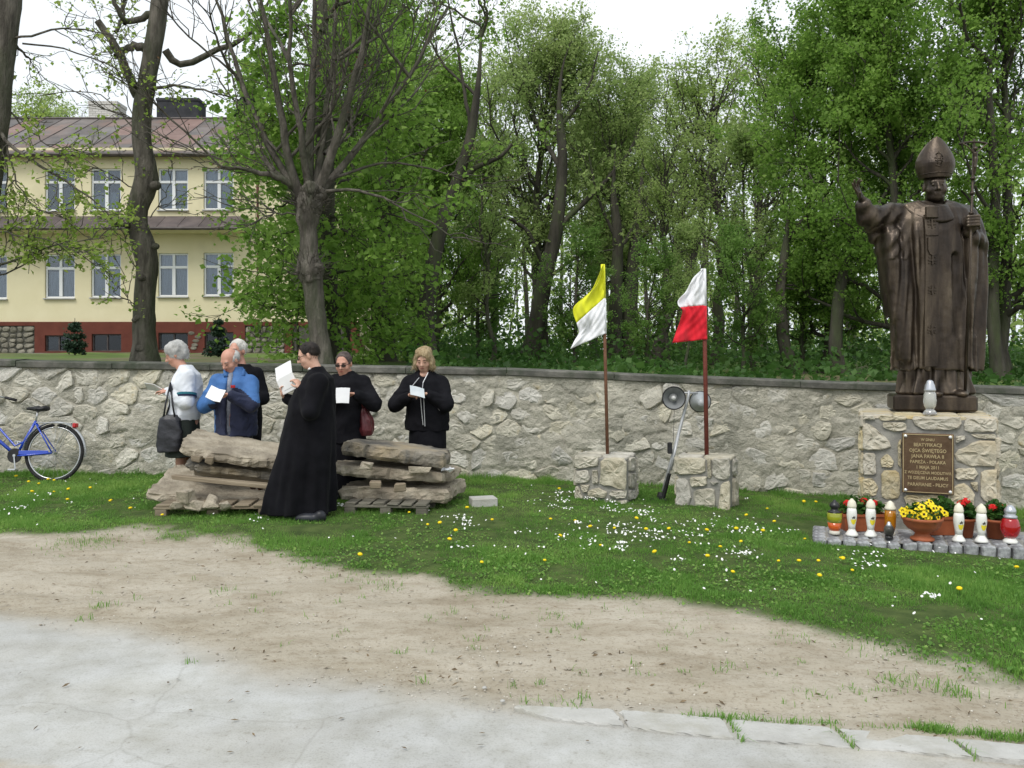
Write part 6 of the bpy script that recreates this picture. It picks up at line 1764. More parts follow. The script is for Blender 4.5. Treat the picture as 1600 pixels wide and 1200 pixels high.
M_TERRA = mat('terracotta_plastic', (.30, .085, .035), (.38, .115, .05), 8, .55, .1, 30)
M_SOIL = mat('pot_soil', (.02, .016, .012), (.05, .04, .03), 30, .95, .6, 60)
M_YPET = mat('yellow_petals', (.85, .62, .01), (.9, .72, .03), 20, .6)
M_RPET = mat('red_petals', (.60, .012, .015), (.75, .025, .025), 20, .6)
M_PEYE = mat('pansy_eye', (.03, .012, .01), None, rough=.8)
L_POT = leaf_mat('pot_leaves', (.02, .07, .012), (.04, .11, .018), (.07, .15, .03), .3)
def petals(mb, eye, c, nrm, r, rng, n=5):
    nrm = unit(np.array(nrm, float)); a = unit(np.cross(nrm, [0.1, .2, 1])); b = np.cross(nrm, a)
    for i in range(n):
        t = 6.283 * i / n + rng.normal(0, .1); d = a * math.cos(t) + b * math.sin(t); e = -a * math.sin(t) + b * math.cos(t)
        mb.add([c, c + d * r * .6 + e * r * .45 + nrm * .004, c + d * r + nrm * .001, c + d * r * .6 - e * r * .45 + nrm * .004], [(0, 1, 2, 3)])
    if eye is not None: eye.add([c + nrm * .006 + (a * math.cos(t) + b * math.sin(t)) * r * .33 for t in np.linspace(0, 6.28, 7)[:-1]], [(0, 1, 2, 3, 4, 5)])
def foliage(root, c, rad, n, size, rng, name='leaves', mt=None):
    C = c + unit(rng.normal(0, 1, (n, 3))) * (rng.random((n, 1)) ** .45) * np.array(rad); C = C[C[:, 2] > c[2] - rad[2] * .35]
    link(name, leaf_mesh(name, C, size, rng), mt or L_POT, root)
rp_ = np.random.default_rng(35)
p = W(1441, 846, 7.42); p[2] = zpt(p[0]) + .003
r = thing('pansy_bowl', 'terracotta footed bowl full of yellow pansies in front of the plaque', 'flower pot', p)
lathe_part('bowl', [(.10, 0), (.10, .018), (.07, .035), (.058, .055), (.075, .075), (.12, .10), (.15, .135), (.162, .175), (.172, .182), (.172, .205), (.16, .205), (.152, .185)], M_TERRA, r, 30)
m = MB(); m.lathe([(.15, .188), (.0001, .195)], sides=16); obj('soil', m, M_SOIL, r)
foliage(r, np.array([0, 0, .22]), (.17, .16, .11), 420, .045, rp_)
fl = []
for i in range(34):
    v = unit(np.array([rp_.normal(0, 1), rp_.normal(-.35, .8), abs(rp_.normal(.5, .5))])); c = np.array([0, 0, .21]) + v * np.array([.15, .15, .15]) * (.75 + .3 * rp_.random())
    fl.append((c, v + (0, -.5, .1)))
fl += [(np.array([-.19, -.05, .24]), (-.3, -1, .2)), (np.array([-.185, -.02, .265]), (-.5, -1, .2)), (np.array([.17, -.05, .25]), (.2, -1, .3)), (np.array([.20, -.02, .235]), (.3, -1, .3)), (np.array([.15, -.02, .275]), (.1, -1, .5))]
for c, v in fl:
    y_, e_ = MB(), MB(); petals(y_, e_, c, v, .030 + .006 * rp_.random(), rp_)
    q = obj('pansy', y_, M_YPET, r); obj('pansy_eye', e_, M_PEYE, q)
def geranium(label, px, Y, w, d, h, blooms, boxy=True):
    p = W(px, 850, Y); p[2] = zpt(p[0]) + .003
    r = thing('geranium_planter' if boxy else 'geranium_pot', label, 'flower pot', p, 'terracotta planters behind the candles')
    if boxy:
        m = MB(); a, b = w / 2, d / 2; k = .86
        m.add([(-a * k, -b * k, 0), (a * k, -b * k, 0), (a * k, b * k, 0), (-a * k, b * k, 0), (-a, -b, h), (a, -b, h), (a, b, h), (-a, b, h), (-a + .012, -b + .012, h), (a - .012, -b + .012, h), (a - .012, b - .012, h), (-a + .012, b - .012, h),
               (-a + .014, -b + .014, h - .03), (a - .014, -b + .014, h - .03), (a - .014, b - .014, h - .03), (-a + .014, b - .014, h - .03)],
              [(0, 3, 2, 1)] + [(i, (i + 1) % 4, 4 + (i + 1) % 4, 4 + i) for i in range(4)] + [(4 + i, 4 + (i + 1) % 4, 8 + (i + 1) % 4, 8 + i) for i in range(4)] + [(8 + i, 8 + (i + 1) % 4, 12 + (i + 1) % 4, 12 + i) for i in range(4)])
        m2 = MB(); m2.add([(-a + .014, -b + .014, h - .03), (a - .014, -b + .014, h - .03), (a - .014, b - .014, h - .03), (-a + .014, b - .014, h - .03)], [(0, 1, 2, 3)])
        m.box((0, -b - .003, h - .012), (w + .012, .01, .022)); obj('planter', m, M_TERRA, r); obj('soil', m2, M_SOIL, r)
    else:
        lathe_part('pot', [(w * .36, 0), (w * .46, h * .85), (w * .5, h * .86), (w * .5, h), (w * .45, h), (w * .44, h - .02)], M_TERRA, r, 24); m2 = MB(); m2.lathe([(w * .44, h - .02), (.0001, h - .015)], sides=14); obj('soil', m2, M_SOIL, r)
    foliage(r, np.array([0, 0, h + .05]), (w * .5, d * .6, .12), int(700 * w + 120), .05, rp_)
    for (bxp, byp) in blooms:
        c = W(bxp, byp, Y - .04) - p
        fm = MB()
        for _ in range(26):
            v = unit(rp_.normal(0, 1, 3) + (0, -.4, .3)); petals(fm, None, c + v * .030 * np.array([1.15, 1, .85]), v, .014, rp_, 4)
        obj('bloom', fm, M_RPET, r)
        sm = MB(); sm.tube([(c[0] * .8, 0, h), c], .003, 4); obj('stem', sm, M_STEM, r)
M_STEM = mat('green_stem', (.06, .14, .03), None, rough=.7)
geranium('long terracotta planter with red geraniums behind the left candles', 1347, 7.85, .42, .17, .16, [(1324, 786), (1350, 783), (1365, 786)])
geranium('terracotta planter just right of the pansy bowl holding small green shoots', 1470, 7.68, .30, .17, .17, [])
geranium('terracotta pot with the tallest red geranium behind the right white candles', 1508, 7.55, .17, .17, .17, [(1502, 787), (1509, 783)], False)
geranium('terracotta pot with two red geranium heads beside the red globe candle', 1556, 7.5, .19, .19, .17, [(1551, 793), (1567, 793)], False)

# ---------------------------------------------------------------- two pillars with flagpoles
Z5 = lambda q: (860 + q[0] / 2.857, 400 + q[1] / 2.857)
PL_F = [[(108,892),(215,886),(217,938),(108,952)], [(222,900),(347,900),(347,1042),(224,1026)], [(108,962),(165,950),(180,985),(175,1012),(108,1016)], [(184,955),(210,955),(217,1018),(190,1016)], [(108,1025),(125,1024),(148,1085),(108,1084)],
 [(128,1020),(176,1020),(165,1055),(146,1057)], [(166,1045),(215,1032),(256,1055),(246,1082),(170,1080)], [(268,1046),(347,1046),(347,1082),(296,1084),(262,1066)], [(108,1092),(172,1090),(180,1140),(108,1140)], [(225,1092),(347,1090),(347,1112),(290,1145),(230,1120)], [(186,1088),(216,1090),(222,1140),(190,1140)]]
PL_S = [[(350,900),(378,896),(380,960),(352,960)], [(350,968),(382,966),(376,1040),(352,1032)], [(352,1045),(378,1045),(378,1085),(352,1090)], [(384,900),(392,900),(392,1000),(384,1000)], [(382,1010),(392,1008),(392,1080),(380,1080)]]
PR_F = [[(560,900),(692,888),(694,972),(560,976)], [(700,892),(717,890),(720,992),(702,994)], [(722,900),(812,890),(815,992),(780,1006),(724,986)], [(560,988),(612,994),(632,1080),(602,1142),(560,1138)], [(618,984),(702,984),(700,1026),(626,1032)], [(708,1006),(752,1008),(728,1024)],
 [(636,1040),(734,1034),(738,1130),(642,1128)], [(760,1008),(815,1004),(812,1150),(745,1152)]]
PR_S = [[(816,902),(840,900),(838,982),(816,982)], [(816,990),(840,990),(838,1112),(816,1122)]]
pl1, r1, U1, N1, w1, z1 = stone_block('stone_pillar', 'low stone pillar holding the pole of the yellow and white flag', 'pillar', (898, 979, 711), 9.3, .52, -.09, math.radians(-21), PL_F, PL_S, Z5, M_PSTONE2, 41, 'stone flag pillars on the grass')
pl2, r2, U2, N2, w2_, z2 = stone_block('stone_pillar', 'low stone pillar holding the pole of the white and red flag', 'pillar', (1056, 1141, 712), 9.2, .46, -.14, math.radians(-24), PR_F, PR_S, Z5, M_PSTONE2, 42, 'stone flag pillars on the grass')
M_RUSTP = mat('rusty_pole', (.13, .06, .035), (.20, .10, .06), 10, .7, .3, 40)
M_REDP = mat('dark_red_pole', (.13, .03, .022), (.18, .05, .035), 8, .65, .3, 40)
M_FY = mat('yellow_flag_cloth', (.72, .74, .03), None, rough=.85, sheen=.1)
M_FW = mat('white_flag_cloth', (.80, .81, .84), None, rough=.85, sheen=.1)
M_FR = mat('red_flag_cloth', (.62, .015, .03), None, rough=.85, sheen=.1)
for M_ in (M_FY, M_FW, M_FR):
    M_.node_tree.nodes['Principled BSDF'].inputs['Transmission Weight'].default_value = 0.0
def flag(name, label, base_px, top_px, Y, left, right, split, mt, mb_, pole_m, rad, seed):
    "left / right: pixel outlines top to bottom of the free edge and of the hoist; split: fraction where the colour changes"
    b = W(base_px[0], base_px[1], Y); t = W(top_px[0], top_px[1], Y + .02)
    o = thing(name, label, 'flag', b, 'flags on poles')
    m = MB(); m.tube([np.zeros(3) - (0, 0, .12), (t - b) * .5, t - b], [rad, rad, rad * .9], 10); obj('pole', m, pole_m, o, smooth=True)
    n, k = 44, 30
    Lp = np.array(left, float); Rp = np.array(right, float)
    def par(P, n):
        d = np.concatenate([[0], np.cumsum(np.linalg.norm(np.diff(P, axis=0), axis=1))]); d /= d[-1]; tt = np.linspace(0, 1, n); return np.stack([np.interp(tt, d, P[:, 0]), np.interp(tt, d, P[:, 1])], 1)
    tt = np.linspace(0, 1, n)
    Lq = np.stack([np.interp(tt, Lp[:, 2], Lp[:, 0]), np.interp(tt, Lp[:, 2], Lp[:, 1])], 1); Rq = np.stack([np.interp(tt, Rp[:, 2], Rp[:, 0]), np.interp(tt, Rp[:, 2], Rp[:, 1])], 1)
    for _ in range(2): Lq[1:-1] = .5 * Lq[1:-1] + .25 * (Lq[2:] + Lq[:-2])
    V_ = np.zeros((n, k, 3))
    for i in range(n):
        for j in range(k):
            s = j / (k - 1); p = Rq[i] * (1 - s) + Lq[i] * s
            dep = .07 * math.sin(s * 5.2 + i / n * 4.0 + seed) * s + .035 * math.sin(s * 11 - i / n * 6 + seed) * s + .02 * math.sin(i / n * 16 + s * 3) * s + .006 * math.sin(s * 31 + i / n * 21 + seed) + .005 * math.sin(i / n * 43 - s * 17)
            V_[i, j] = W(p[0], p[1], Y - .02 + dep) - b
    def half(i0, i1, nm, mt_):
        P = V_[i0:i1 + 1].reshape(-1, 3); nn = i1 - i0 + 1
        F = [(a * k + c, a * k + c + 1, (a + 1) * k + c + 1, (a + 1) * k + c) for a in range(nn - 1) for c in range(k - 1)]
        me = fast_mesh(nm, P, F=F); q = link(nm, me, mt_, o); md = q.modifiers.new('cloth', 'SOLIDIFY'); md.thickness = .003; return q
    c = int(split * (n - 1)); half(0, c, 'upper_field', mt); half(c, n - 1, 'lower_field', mb_)
    # sleeve of the flag round the pole
    m = MB(); m2 = MB()
    hp = lambda y: (W(top_px[0] + (base_px[0] - top_px[0]) * (y - top_px[1]) / (base_px[1] - top_px[1]), y, Y + .01) - b)
    y0, y1 = right[0][1], right[-1][1]; ym = y0 + (y1 - y0) * (split if len(right) == 2 else (right[1][1] - y0) / (y1 - y0))
    m.tube([hp(y0), hp(ym)], [rad + .006] * 2, 10); m2.tube([hp(ym), hp(y1)], [rad + .006] * 2, 10)
    obj('upper_sleeve', m, mt, o, smooth=True); obj('lower_sleeve', m2, mb_, o, smooth=True)
Yf1 = 9.42
flag('flag', 'yellow and white flag on a thin brown pole', (949.5, 708), (942, 414), Yf1, [(942, 414, 0), (925, 455, .2), (905, 470, .28), (894, 481, .36), (896, 492, .42), (900.5, 503, .48), (902, 508, .5), (905, 520, .66), (897, 533, .85), (891, 545.5, 1)],
     [(943, 413, 0), (944.5, 466.5, .5), (946, 521, 1)], .49, M_FY, M_FW, M_RUSTP, .019, .4)
flag('flag', 'white and red flag on a dark red pole', (1104.5, 710), (1099, 420), 9.3, [(1098, 420, 0), (1083, 433, .12), (1071, 457, .3), (1058, 470, .4), (1060, 479, .47), (1068, 482.5, .52), (1062, 505, .72), (1055, 522, .9), (1050.5, 536, 1)],
     [(1099, 420, 0), (1102, 478, .5), (1105, 530, 1)], .5, M_FW, M_FR, M_REDP, .024, 2.1)

# ---------------------------------------------------------------- loudspeakers on a leaning stand
M_GALV = mat('galvanised_tube', (.38, .39, .40), (.52, .53, .54), 12, .45, metallic=.4)
M_HORN = mat('grey_horn_enamel', (.30, .32, .33), (.38, .40, .41), 5, .35, spec=.5)
M_HORNI = mat('horn_inside', (.14, .15, .155), (.22, .23, .235), 5, .4, spec=.5)
M_BLK = mat('black_plastic', (.012, .012, .013), (.03, .03, .032), 10, .5)
YS = 9.75
bs_ = W(1031, 800, 9.5); bs_[2] = float(ground_z(bs_[0], 9.5)) + .02
sp = thing('speaker_stand', 'leaning galvanised speaker stand with black foot between the stone pillars', 'stand', bs_)
def SW(px, py, Y=YS): return W(px, py, Y) - bs_
m = MB(); m.tube([SW(1036, 768, 9.5), SW(1056, 694, 9.62), SW(1075, 622, YS), SW(1077, 610, YS)], [.020, .020, .017, .017], 10); obj('mast', m, M_GALV, sp, smooth=True)
m = MB(); m.tube([SW(1048, 735, 9.48), SW(1060, 680, 9.55)], [.014] * 2, 8); obj('brace', m, M_GALV, sp, smooth=True)
m = MB(); m.tube([SW(1052, 690, 9.6), SW(1054, 628, 9.8)], [.003] * 2, 5); obj('cable', m, M_BLK, sp)
m = MB(); m.bevbox(SW(1046.5, 700, 9.55), (.05, .05, .13), .008); obj('junction_box', m, M_BLK, sp)
m = MB(); m.tube([SW(1034, 770, 9.5), SW(1028, 800, 9.45)], [.045, .05], 8); m.bevbox(SW(1033, 782, 9.48), (.08, .10, .14), .01); obj('foot', m, M_BLK, sp)
for pts in (((1030, 795), (1018, 808)), ((1032, 790), (1017, 782)), ((1036, 778), (1046, 740)), ((1026, 800), (1040, 806))):
    m = MB(); a, b = SW(*pts[0], 9.45), SW(*pts[1], 9.38); b[2] = max(b[2], .02); m.tube([a, b], [.026, .022], 6); obj('leg', m, M_BLK, sp)
m = MB(); m.tube([SW(1062, 614, YS), SW(1090, 614, YS)], [.012] * 2, 8); obj('crosspiece', m, M_GALV, sp, smooth=True)
def horn(label, px, py, Y, yaw, pitch, rad=.135):
    c = W(px, py, Y); o = thing('horn_loudspeaker', label, 'loudspeaker', c, 'horn loudspeakers on the stand')
    o.rotation_euler = (pitch, 0, yaw)
    Rx = Matrix.Rotation(math.radians(90), 3, 'X')      # lathe axis z -> -y (towards the viewer)
    m = MB(); m.lathe([(.035, -.20), (.045, -.17), (.060, -.12), (.085, -.07), (.115, -.02), (rad - .006, 0.0)], (0, 0, 0), 28, Rx, caps=False); obj('horn', m, M_HORN, o, smooth=True)
    m = MB(); m.lathe([(.030, -.12), (.055, -.09), (.085, -.045), (.11, -.012), (rad - .010, .003)], (0, 0, 0), 28, Rx, caps=False); obj('throat', m, M_HORNI, o, smooth=True)
    m = MB(); m.lathe([(rad - .012, -.004), (rad, -.006), (rad + .003, .003), (rad - .004, .010), (rad - .012, .004)], (0, 0, 0), 28, Rx, caps=False); obj('rim', m, M_BLK, o, smooth=True)
    m = MB(); m.lathe([(.0001, .0), (.020, -.002), (.026, -.02), (.026, -.06), (.05, -.10)][::-1], (0, 0, 0), 18, Rx, caps=False); obj('centre_cap', m, mat('pale_cap', (.55, .56, .55), None, rough=.4) if 'pale_cap' not in bpy.data.materials else bpy.data.materials['pale_cap'], o, smooth=True)
    m = MB(); m.lathe([(.0001, -.33), (.035, -.325), (.045, -.31), (.048, -.25), (.040, -.20), (.035, -.19)], (0, 0, 0), 18, Rx); obj('driver', m, M_HORN, o, smooth=True)
    return o
horn('grey horn loudspeaker facing the camera with a pale centre cap', 1053, 622, 9.62, math.radians(-6), 0)
horn('silver horn loudspeaker turned away showing its rounded back beside the red pole', 1094, 627.5, 9.78, math.radians(170), 0, .125)

# ---------------------------------------------------------------- concrete block on the grass
bp_ = W(755, 796, 8.75); bp_[2] = float(ground_z(bp_[0], bp_[1]))
blk = MB(); blk.bevbox((0, 0, .05), (.27, .20, .12), .008, rz=.25); q = obj('concrete_block', blk, M_KERB, None); q.location = bp_
tag(q, 'pale grey concrete block lying alone in the grass right of the slab stacks', 'block')
# ================================================================ PEOPLE
M_SKIN = mat('skin', (.50, .29, .21), (.60, .37, .28), 12, .55, .08, 60, spec=.35)
M_SKINR = mat('ruddy_skin', (.48, .24, .17), (.58, .32, .24), 12, .5, .08, 60, spec=.35)
M_BLKC = mat('black_cloth', (.005, .005, .007), (.011, .011, .014), 5, .9, .25, 70, spec=.12)
M_CASS = mat('cassock_cloth', (.004, .004, .0055), (.009, .009, .012), 3, .9, .2, 90, spec=.1, sheen=.03)
M_NAVY = mat('navy_jacket_cloth', (.010, .014, .035), (.018, .024, .06), 5, .7, .3, 50, sheen=.05)
M_LBLUE = mat('light_blue_jacket_cloth', (.045, .125, .32), (.06, .165, .40), 5, .7, .3, 50)
M_WJ = mat('white_jacket_cloth', (.62, .66, .72), (.72, .75, .80), 5, .8, .35, 40)
M_TEAL = mat('teal_stripe', (.02, .13, .17), None, rough=.8)
M_NVST = mat('navy_stripe', (.015, .02, .06), None, rough=.8)
M_SKIRT2 = mat('dark_green_skirt', (.022, .030, .026), (.035, .043, .037), 5, .9, .3, 60)
M_SHIRT = mat('checked_shirt', (.22, .25, .32), (.38, .40, .45), 40, .85)
M_JEAN = mat('grey_blue_shirt', (.16, .22, .30), None, rough=.85)
M_HGREY = mat('grey_white_hair', (.34, .34, .33), (.58, .58, .56), 18, .75, .9, 60, stretch=(1, 1, .4), bdist=.015)
M_HWHITE = mat('white_hair', (.52, .50, .46), (.74, .72, .68), 18, .75, .9, 60, stretch=(1, 1, .4), bdist=.015)
M_HDARK = mat('dark_brown_hair', (.010, .008, .007), (.03, .022, .018), 18, .6, .8, 60, stretch=(1, 1, .4), bdist=.012)
M_HSHORT = mat('dark_grey_hair', (.045, .035, .032), (.13, .10, .09), 18, .7, .8, 60, bdist=.012)
M_HBLOND = mat('blonde_hair', (.26, .185, .095), (.46, .37, .23), 14, .6, .9, 50, stretch=(1, 1, .35), bdist=.015)
M_PAPER = mat('paper', (.72, .73, .75), (.80, .81, .82), 4, .8)
M_PRINT = mat('grey_print', (.50, .51, .54), None, rough=.9)
M_PAPG = mat('greyish_paper', (.45, .50, .53), (.56, .60, .62), 8, .8)
M_LENS = mat('dark_lens', (.02, .012, .012), None, rough=.1, spec=.6)
M_BAGB = mat('black_leather', (.010, .011, .015), (.022, .023, .03), 12, .38, .25, 60, spec=.5)
M_BAGR = mat('burgundy_leather', (.075, .012, .016), (.13, .022, .028), 12, .4, .3, 50, spec=.5)
M_BROW = mat('brow_hair', (.06, .045, .035), None, rough=.9)
M_BROWG = mat('grey_brow_hair', (.22, .20, .18), None, rough=.9)
M_EYE = mat('dark_eye_line', (.03, .02, .018), None, rough=.6)  # dark colour of the drawn line of each eye
M_LIP = mat('lips', (.33, .10, .085), None, rough=.5)
M_ZIP = mat('silver_zip', (.55, .56, .58), None, rough=.4, metallic=.5)
M_SHOE = mat('black_shoe', (.012, .013, .016), (.03, .032, .04), 10, .4)
M_COLLAR = mat('white_collar', (.8, .8, .8), None, rough=.6)

class Person:
    def __init__(s, label, px, Y, h=.0078):
        s.px, s.Y = px, Y
        X = (px - 800) * Y / FPX
        s.loc = np.array([X, Y, float(ground_z(X, Y)) + .0])
        s.root = thing('person', label, 'person', s.loc, 'people standing by the wall')
        s.h = h
    def P(s, px, py, dy=0.0): return W(px, py, s.Y + dy) - s.loc
    def arm(s, S, sh, wr, out, ra=.048, rb=.036, up=.29, fo=.26, rw=.028):
        sh, wr = np.array(sh, float), np.array(wr, float); d = wr - sh; L = float(np.linalg.norm(d)); 
        if L > (up + fo) * .985: up *= L / (up + fo) * 1.03; fo *= L / (.55) * 1.03
        a = (up * up - fo * fo + L * L) / (2 * L); hgt = math.sqrt(max(up * up - a * a, 0)); n = d / L
        o = np.array(out, float); o = unit(o - n * (o @ n)); el = sh + n * a + o * hgt
        S.cap(sh, el, ra, rb, k=.03); S.cap(el, wr, rb, rw, k=.02)
        return el

def face_parts(p, C, R, sc, brow, lens=None, lip=M_LIP, eyes=True, shut=True):
    C = np.array(C, float); Pn = lambda x, y, z: C + R @ (np.array([x, y, z]) * sc)
    for s in (-1, 1):
        m = MB(); m.tube([Pn(s * .016, .0925, .022), Pn(s * .032, .0905, .028), Pn(s * .05, .077, .023)], [.003 * sc, .0042 * sc, .0025 * sc], 5); obj('eyebrow', m, brow, p.root)
        if eyes:
            m = MB(); m.tube([Pn(s * .019, .0895, .0), Pn(s * .031, .0925, -.003), Pn(s * .044, .085, .0)], [.0016 * sc, .0030 * sc, .0016 * sc], 5); obj('eye', m, M_EYE, p.root)
    m = MB(); m.tube([Pn(-.022, .0925, -.064), Pn(-.008, .0995, -.062), Pn(.008, .0995, -.062), Pn(.022, .0925, -.064)], [.002 * sc, .0046 * sc, .0046 * sc, .002 * sc], 6); obj('lips', m, lip, p.root, smooth=True)

def glasses(p, C, R, sc, lens):
    Pn = lambda x, y, z: np.array(C) + R @ (np.array([x, y, z]) * sc)
    g = MB()
    for s in (-1, 1):
        g.tube([Pn(s * .058, .088, .008), Pn(s * .078, .04, .008), Pn(s * .080, -.01, .004)], .0025, 5)
    g.tube([Pn(-.012, .106, .006), Pn(.012, .106, .006)], .0025, 5)
    for s in (-1, 1):
        ring = [Pn(s * .034 + .023 * math.cos(t), .104 - abs(.023 * math.cos(t) * s + .0) * .15, .002 + .016 * math.sin(t)) for t in np.linspace(0, 6.283, 15)]
        g.tube(ring, .0024, 5, caps=False)
    gl = obj('glasses', g, M_BLK, p.root)
    for s in (-1, 1):
        m = MB(); c = [Pn(s * .034 + .022 * math.cos(t), .1035, .002 + .015 * math.sin(t)) for t in np.linspace(0, 6.283, 13)[:-1]]
        m.add(c, [tuple(range(12))]); obj('lens', m, lens, gl)

def hair_cap(C, R, sc, h=.0065, style='short', seed=0, amp=.006, freq=26):
    "shell over the skull, open at the face"
    C = np.array(C, float); S = SDF(C - .24 * sc, C + .24 * sc, h)
    Pn = lambda x, y, z: C + R @ (np.array([x, y, z]) * sc)
    if style == 'short':
        S.ell(Pn(0, -.021, .034), np.array((.081, .1015, .0905)) * sc, R, k=.01)
        S.ell(Pn(0, .082, -.005), np.array((.080, .064, .098)) * sc, R, k=.012, sub=True)
        S.box(Pn(0, .02, -.115), np.array((.12, .14, .07)) * sc, R, k=.01, sub=True)
    elif style == 'fringe':      # bald on top, hair round the sides and back
        S.ell(Pn(0, -.030, .018), np.array((.085, .098, .070)) * sc, R, k=.01)
        S.ell(Pn(0, .035, .075), np.array((.075, .095, .075)) * sc, R, k=.01, sub=True)
        S.ell(Pn(0, .085, -.02), np.array((.085, .085, .11)) * sc, R, k=.01, sub=True)
        S.box(Pn(0, .02, -.11), np.array((.12, .14, .06)) * sc, R, k=.01, sub=True)
    elif style == 'full':        # fluffy, covers ears
        S.ell(Pn(0, -.025, .040), np.array((.098, .115, .103)) * sc, R, k=.02)
        S.ell(Pn(0, -.055, -.01), np.array((.086, .078, .085)) * sc, R, k=.02)
        S.ell(Pn(0, .085, -.045), np.array((.068, .062, .098)) * sc, R, k=.015, sub=True)
        S.box(Pn(0, .04, -.13), np.array((.12, .12, .06)) * sc, R, k=.012, sub=True)
    elif style == 'bob':
        S.ell(Pn(0, -.02, .042), np.array((.092, .112, .100)) * sc, R, k=.02)
        for s in (-1, 1):
            S.ell(Pn(s * .083, -.005, -.045), np.array((.032, .065, .072)) * sc, R, k=.03); S.ell(Pn(s * .103, .005, -.085), np.array((.024, .03, .025)) * sc, R, k=.02)
        S.ell(Pn(0, -.075, -.04), np.array((.085, .045, .075)) * sc, R, k=.03)
        S.ell(Pn(.004, .090, -.022), np.array((.066, .066, .098)) * sc, R, k=.012, sub=True)
    S.noise(amp, freq, seed)
    return S.mesh('hair', 1)

def shoes(p, pts, d=(0, -1)):
    for x, y in pts:
        S = SDF((x - .18, y - .22, -.02), (x + .18, y + .12, .17), .011); dx, dy = d
        S.ell((x + dx * .06, y + dy * .06, .045), (.05 + .08 * abs(dx), .05 + .08 * abs(dy), .052), k=.02); S.ell((x - dx * .03, y - dy * .03, .065), (.05, .055, .06), k=.02)
        link('shoe', S.mesh('shoe', 1), M_SHOE, p.root)

def strands(p, me, mt, n, L, seed, droop=.6, out=.45, curl=.3):
    "loose strands standing off the hair"
    rng = np.random.default_rng(seed); co = np.zeros(len(me.vertices) * 3); me.vertices.foreach_get('co', co); co = co.reshape(-1, 3)
    nr = np.zeros(len(me.vertices) * 3); me.vertices.foreach_get('normal', nr); nr = nr.reshape(-1, 3); c = co.mean(0)
    nr = np.where(((nr * (co - c)).sum(1) > 0)[:, None], nr, -nr)
    i = rng.choice(len(co), n); tn = rng.normal(0, 1, (n, 3)); tn -= (tn * nr[i]).sum(1, keepdims=True) * nr[i]
    D = unit(nr[i] * out + unit(tn) * .5 + np.array([0, 0, -droop])); C_ = curves(co[i] - nr[i] * .003, D, L * (.4 + .9 * rng.random(n)), 5, -.15, curl, rng)
    V_, Q_ = batch_tubes(C_, np.full((n, 5), .0016) * np.array([1, 1, .9, .7, .3]), 3)
    o = link('hair_strands', fast_mesh('hair_strands', V_, quads=Q_), mt, p.root); o['kind'] = 'stuff'

def booklet(name, label, c, right, up, w, h, mt, fold=0.0, thick=.004, curve=.0, lines=True, group=None, cat='paper'):
    right, up = unit(np.array(right, float)), unit(np.array(up, float)); n = np.cross(right, up)
    o = thing(name, label, cat, c, group)
    def sheet(sign, nm):
        m = MB(); k = 8; V_ = []
        for th in (0, 1):
            for i in range(k + 1):
                u = i / k * w * (.5 if fold else 1) - (0 if fold else w / 2)
                off = math.sin(i / k * math.pi) * curve
                base = right * sign * u * math.cos(fold) + n * (abs(u) * math.sin(fold) + off) if fold else right * u + n * off
                for v in (-h / 2, h / 2): V_.append(base + up * v + n * thick * (th - 1))
        q = (k + 1) * 2; F = [(2 * i, 2 * i + 2, 2 * i + 3, 2 * i + 1) for i in range(k)] + [(q + 2 * i, q + 2 * i + 1, q + 2 * i + 3, q + 2 * i + 2) for i in range(k)]
        F += [(2 * i, q + 2 * i, q + 2 * i + 2, 2 * i + 2) for i in range(k)] + [(2 * i + 1, 2 * i + 3, q + 2 * i + 3, q + 2 * i + 1) for i in range(k)] + [(0, 1, q + 1, q), (2 * k, q + 2 * k, q + 2 * k + 1, 2 * k + 1)]
        m.add(V_, F); return obj(nm, m, mt, o)
    if fold: sheet(1, 'page'); sheet(-1, 'page')
    else: sheet(1, 'page')
    return o

# ---- priest in the cassock, leaning back against the slabs, facing left
p = Person('priest in a long black cassock in front, in profile, reading an open white booklet', 484, 8.15)
hs_ = 1.0; HY, HP = math.radians(188), math.radians(22)
hc_ = p.P(482, 555, .0); HR_ = head_rot(HY, HP)
S = SDF((-.75, -.45, -.02), (.55, .5, 1.85), .0088)
add_head(S, hc_, HR_, 1.02, jaw=1.05)
ch = p.P(502, 610, 0)
S.cap(hc_ + np.array([.03, 0, -.05]), p.P(500, 592, 0), .056, .065, k=.03)
S.loft([(.75, p.P(478, 690)[0], 0, .15, .17), (1.0, p.P(484, 650)[0], 0, .15, .17), (1.26, p.P(493, 610)[0], 0, .11, .13), (1.34, p.P(497, 592)[0], 0, .06, .07)], k=.05)
for s, fx in ((-1, 486), (1, 470)):
    S.cap(p.P(476, 690, s * .09), p.P(474, 745, s * .1), .085, .06, k=.03); S.cap(p.P(474, 745, s * .1), p.P(fx + 4, 798, s * .09), .058, .042, k=.03)
    foot = p.P(fx, 808, s * .09); S.ell(foot + np.array([-.05, 0, .045]), (.13, .045, .045), k=.02)
shL, shR = p.P(498, 597, -.17), p.P(502, 597, .16)
wL, wR = p.P(471, 607, -.13), p.P(446, 622, .03)
eL = p.arm(S, shL, wL, (.6, -.5, -.9), .052, .040); eR = p.arm(S, shR, wR, (.3, .4, -1), .052, .040)
add_hand(S, wL, (-.45, .1, .75), (-.75, .5, -.4), 1, 1.0, (.55, .7))
add_hand(S, wR, (-.35, -.1, .8), (.35, -.3, .8), -1, 1.0, (.5, .7))
link('body', S.mesh('body', 1), M_SKIN, p.root)
face_parts(p, hc_, HR_, 1.02, M_BROW)
glasses(p, hc_, HR_, 1.02, M_LENS)
_hm = hair_cap(hc_, HR_, 1.03, seed=1, amp=.0025)
link('hair', _hm, M_HDARK, p.root); strands(p, _hm, M_HDARK, 520, .022, 60)
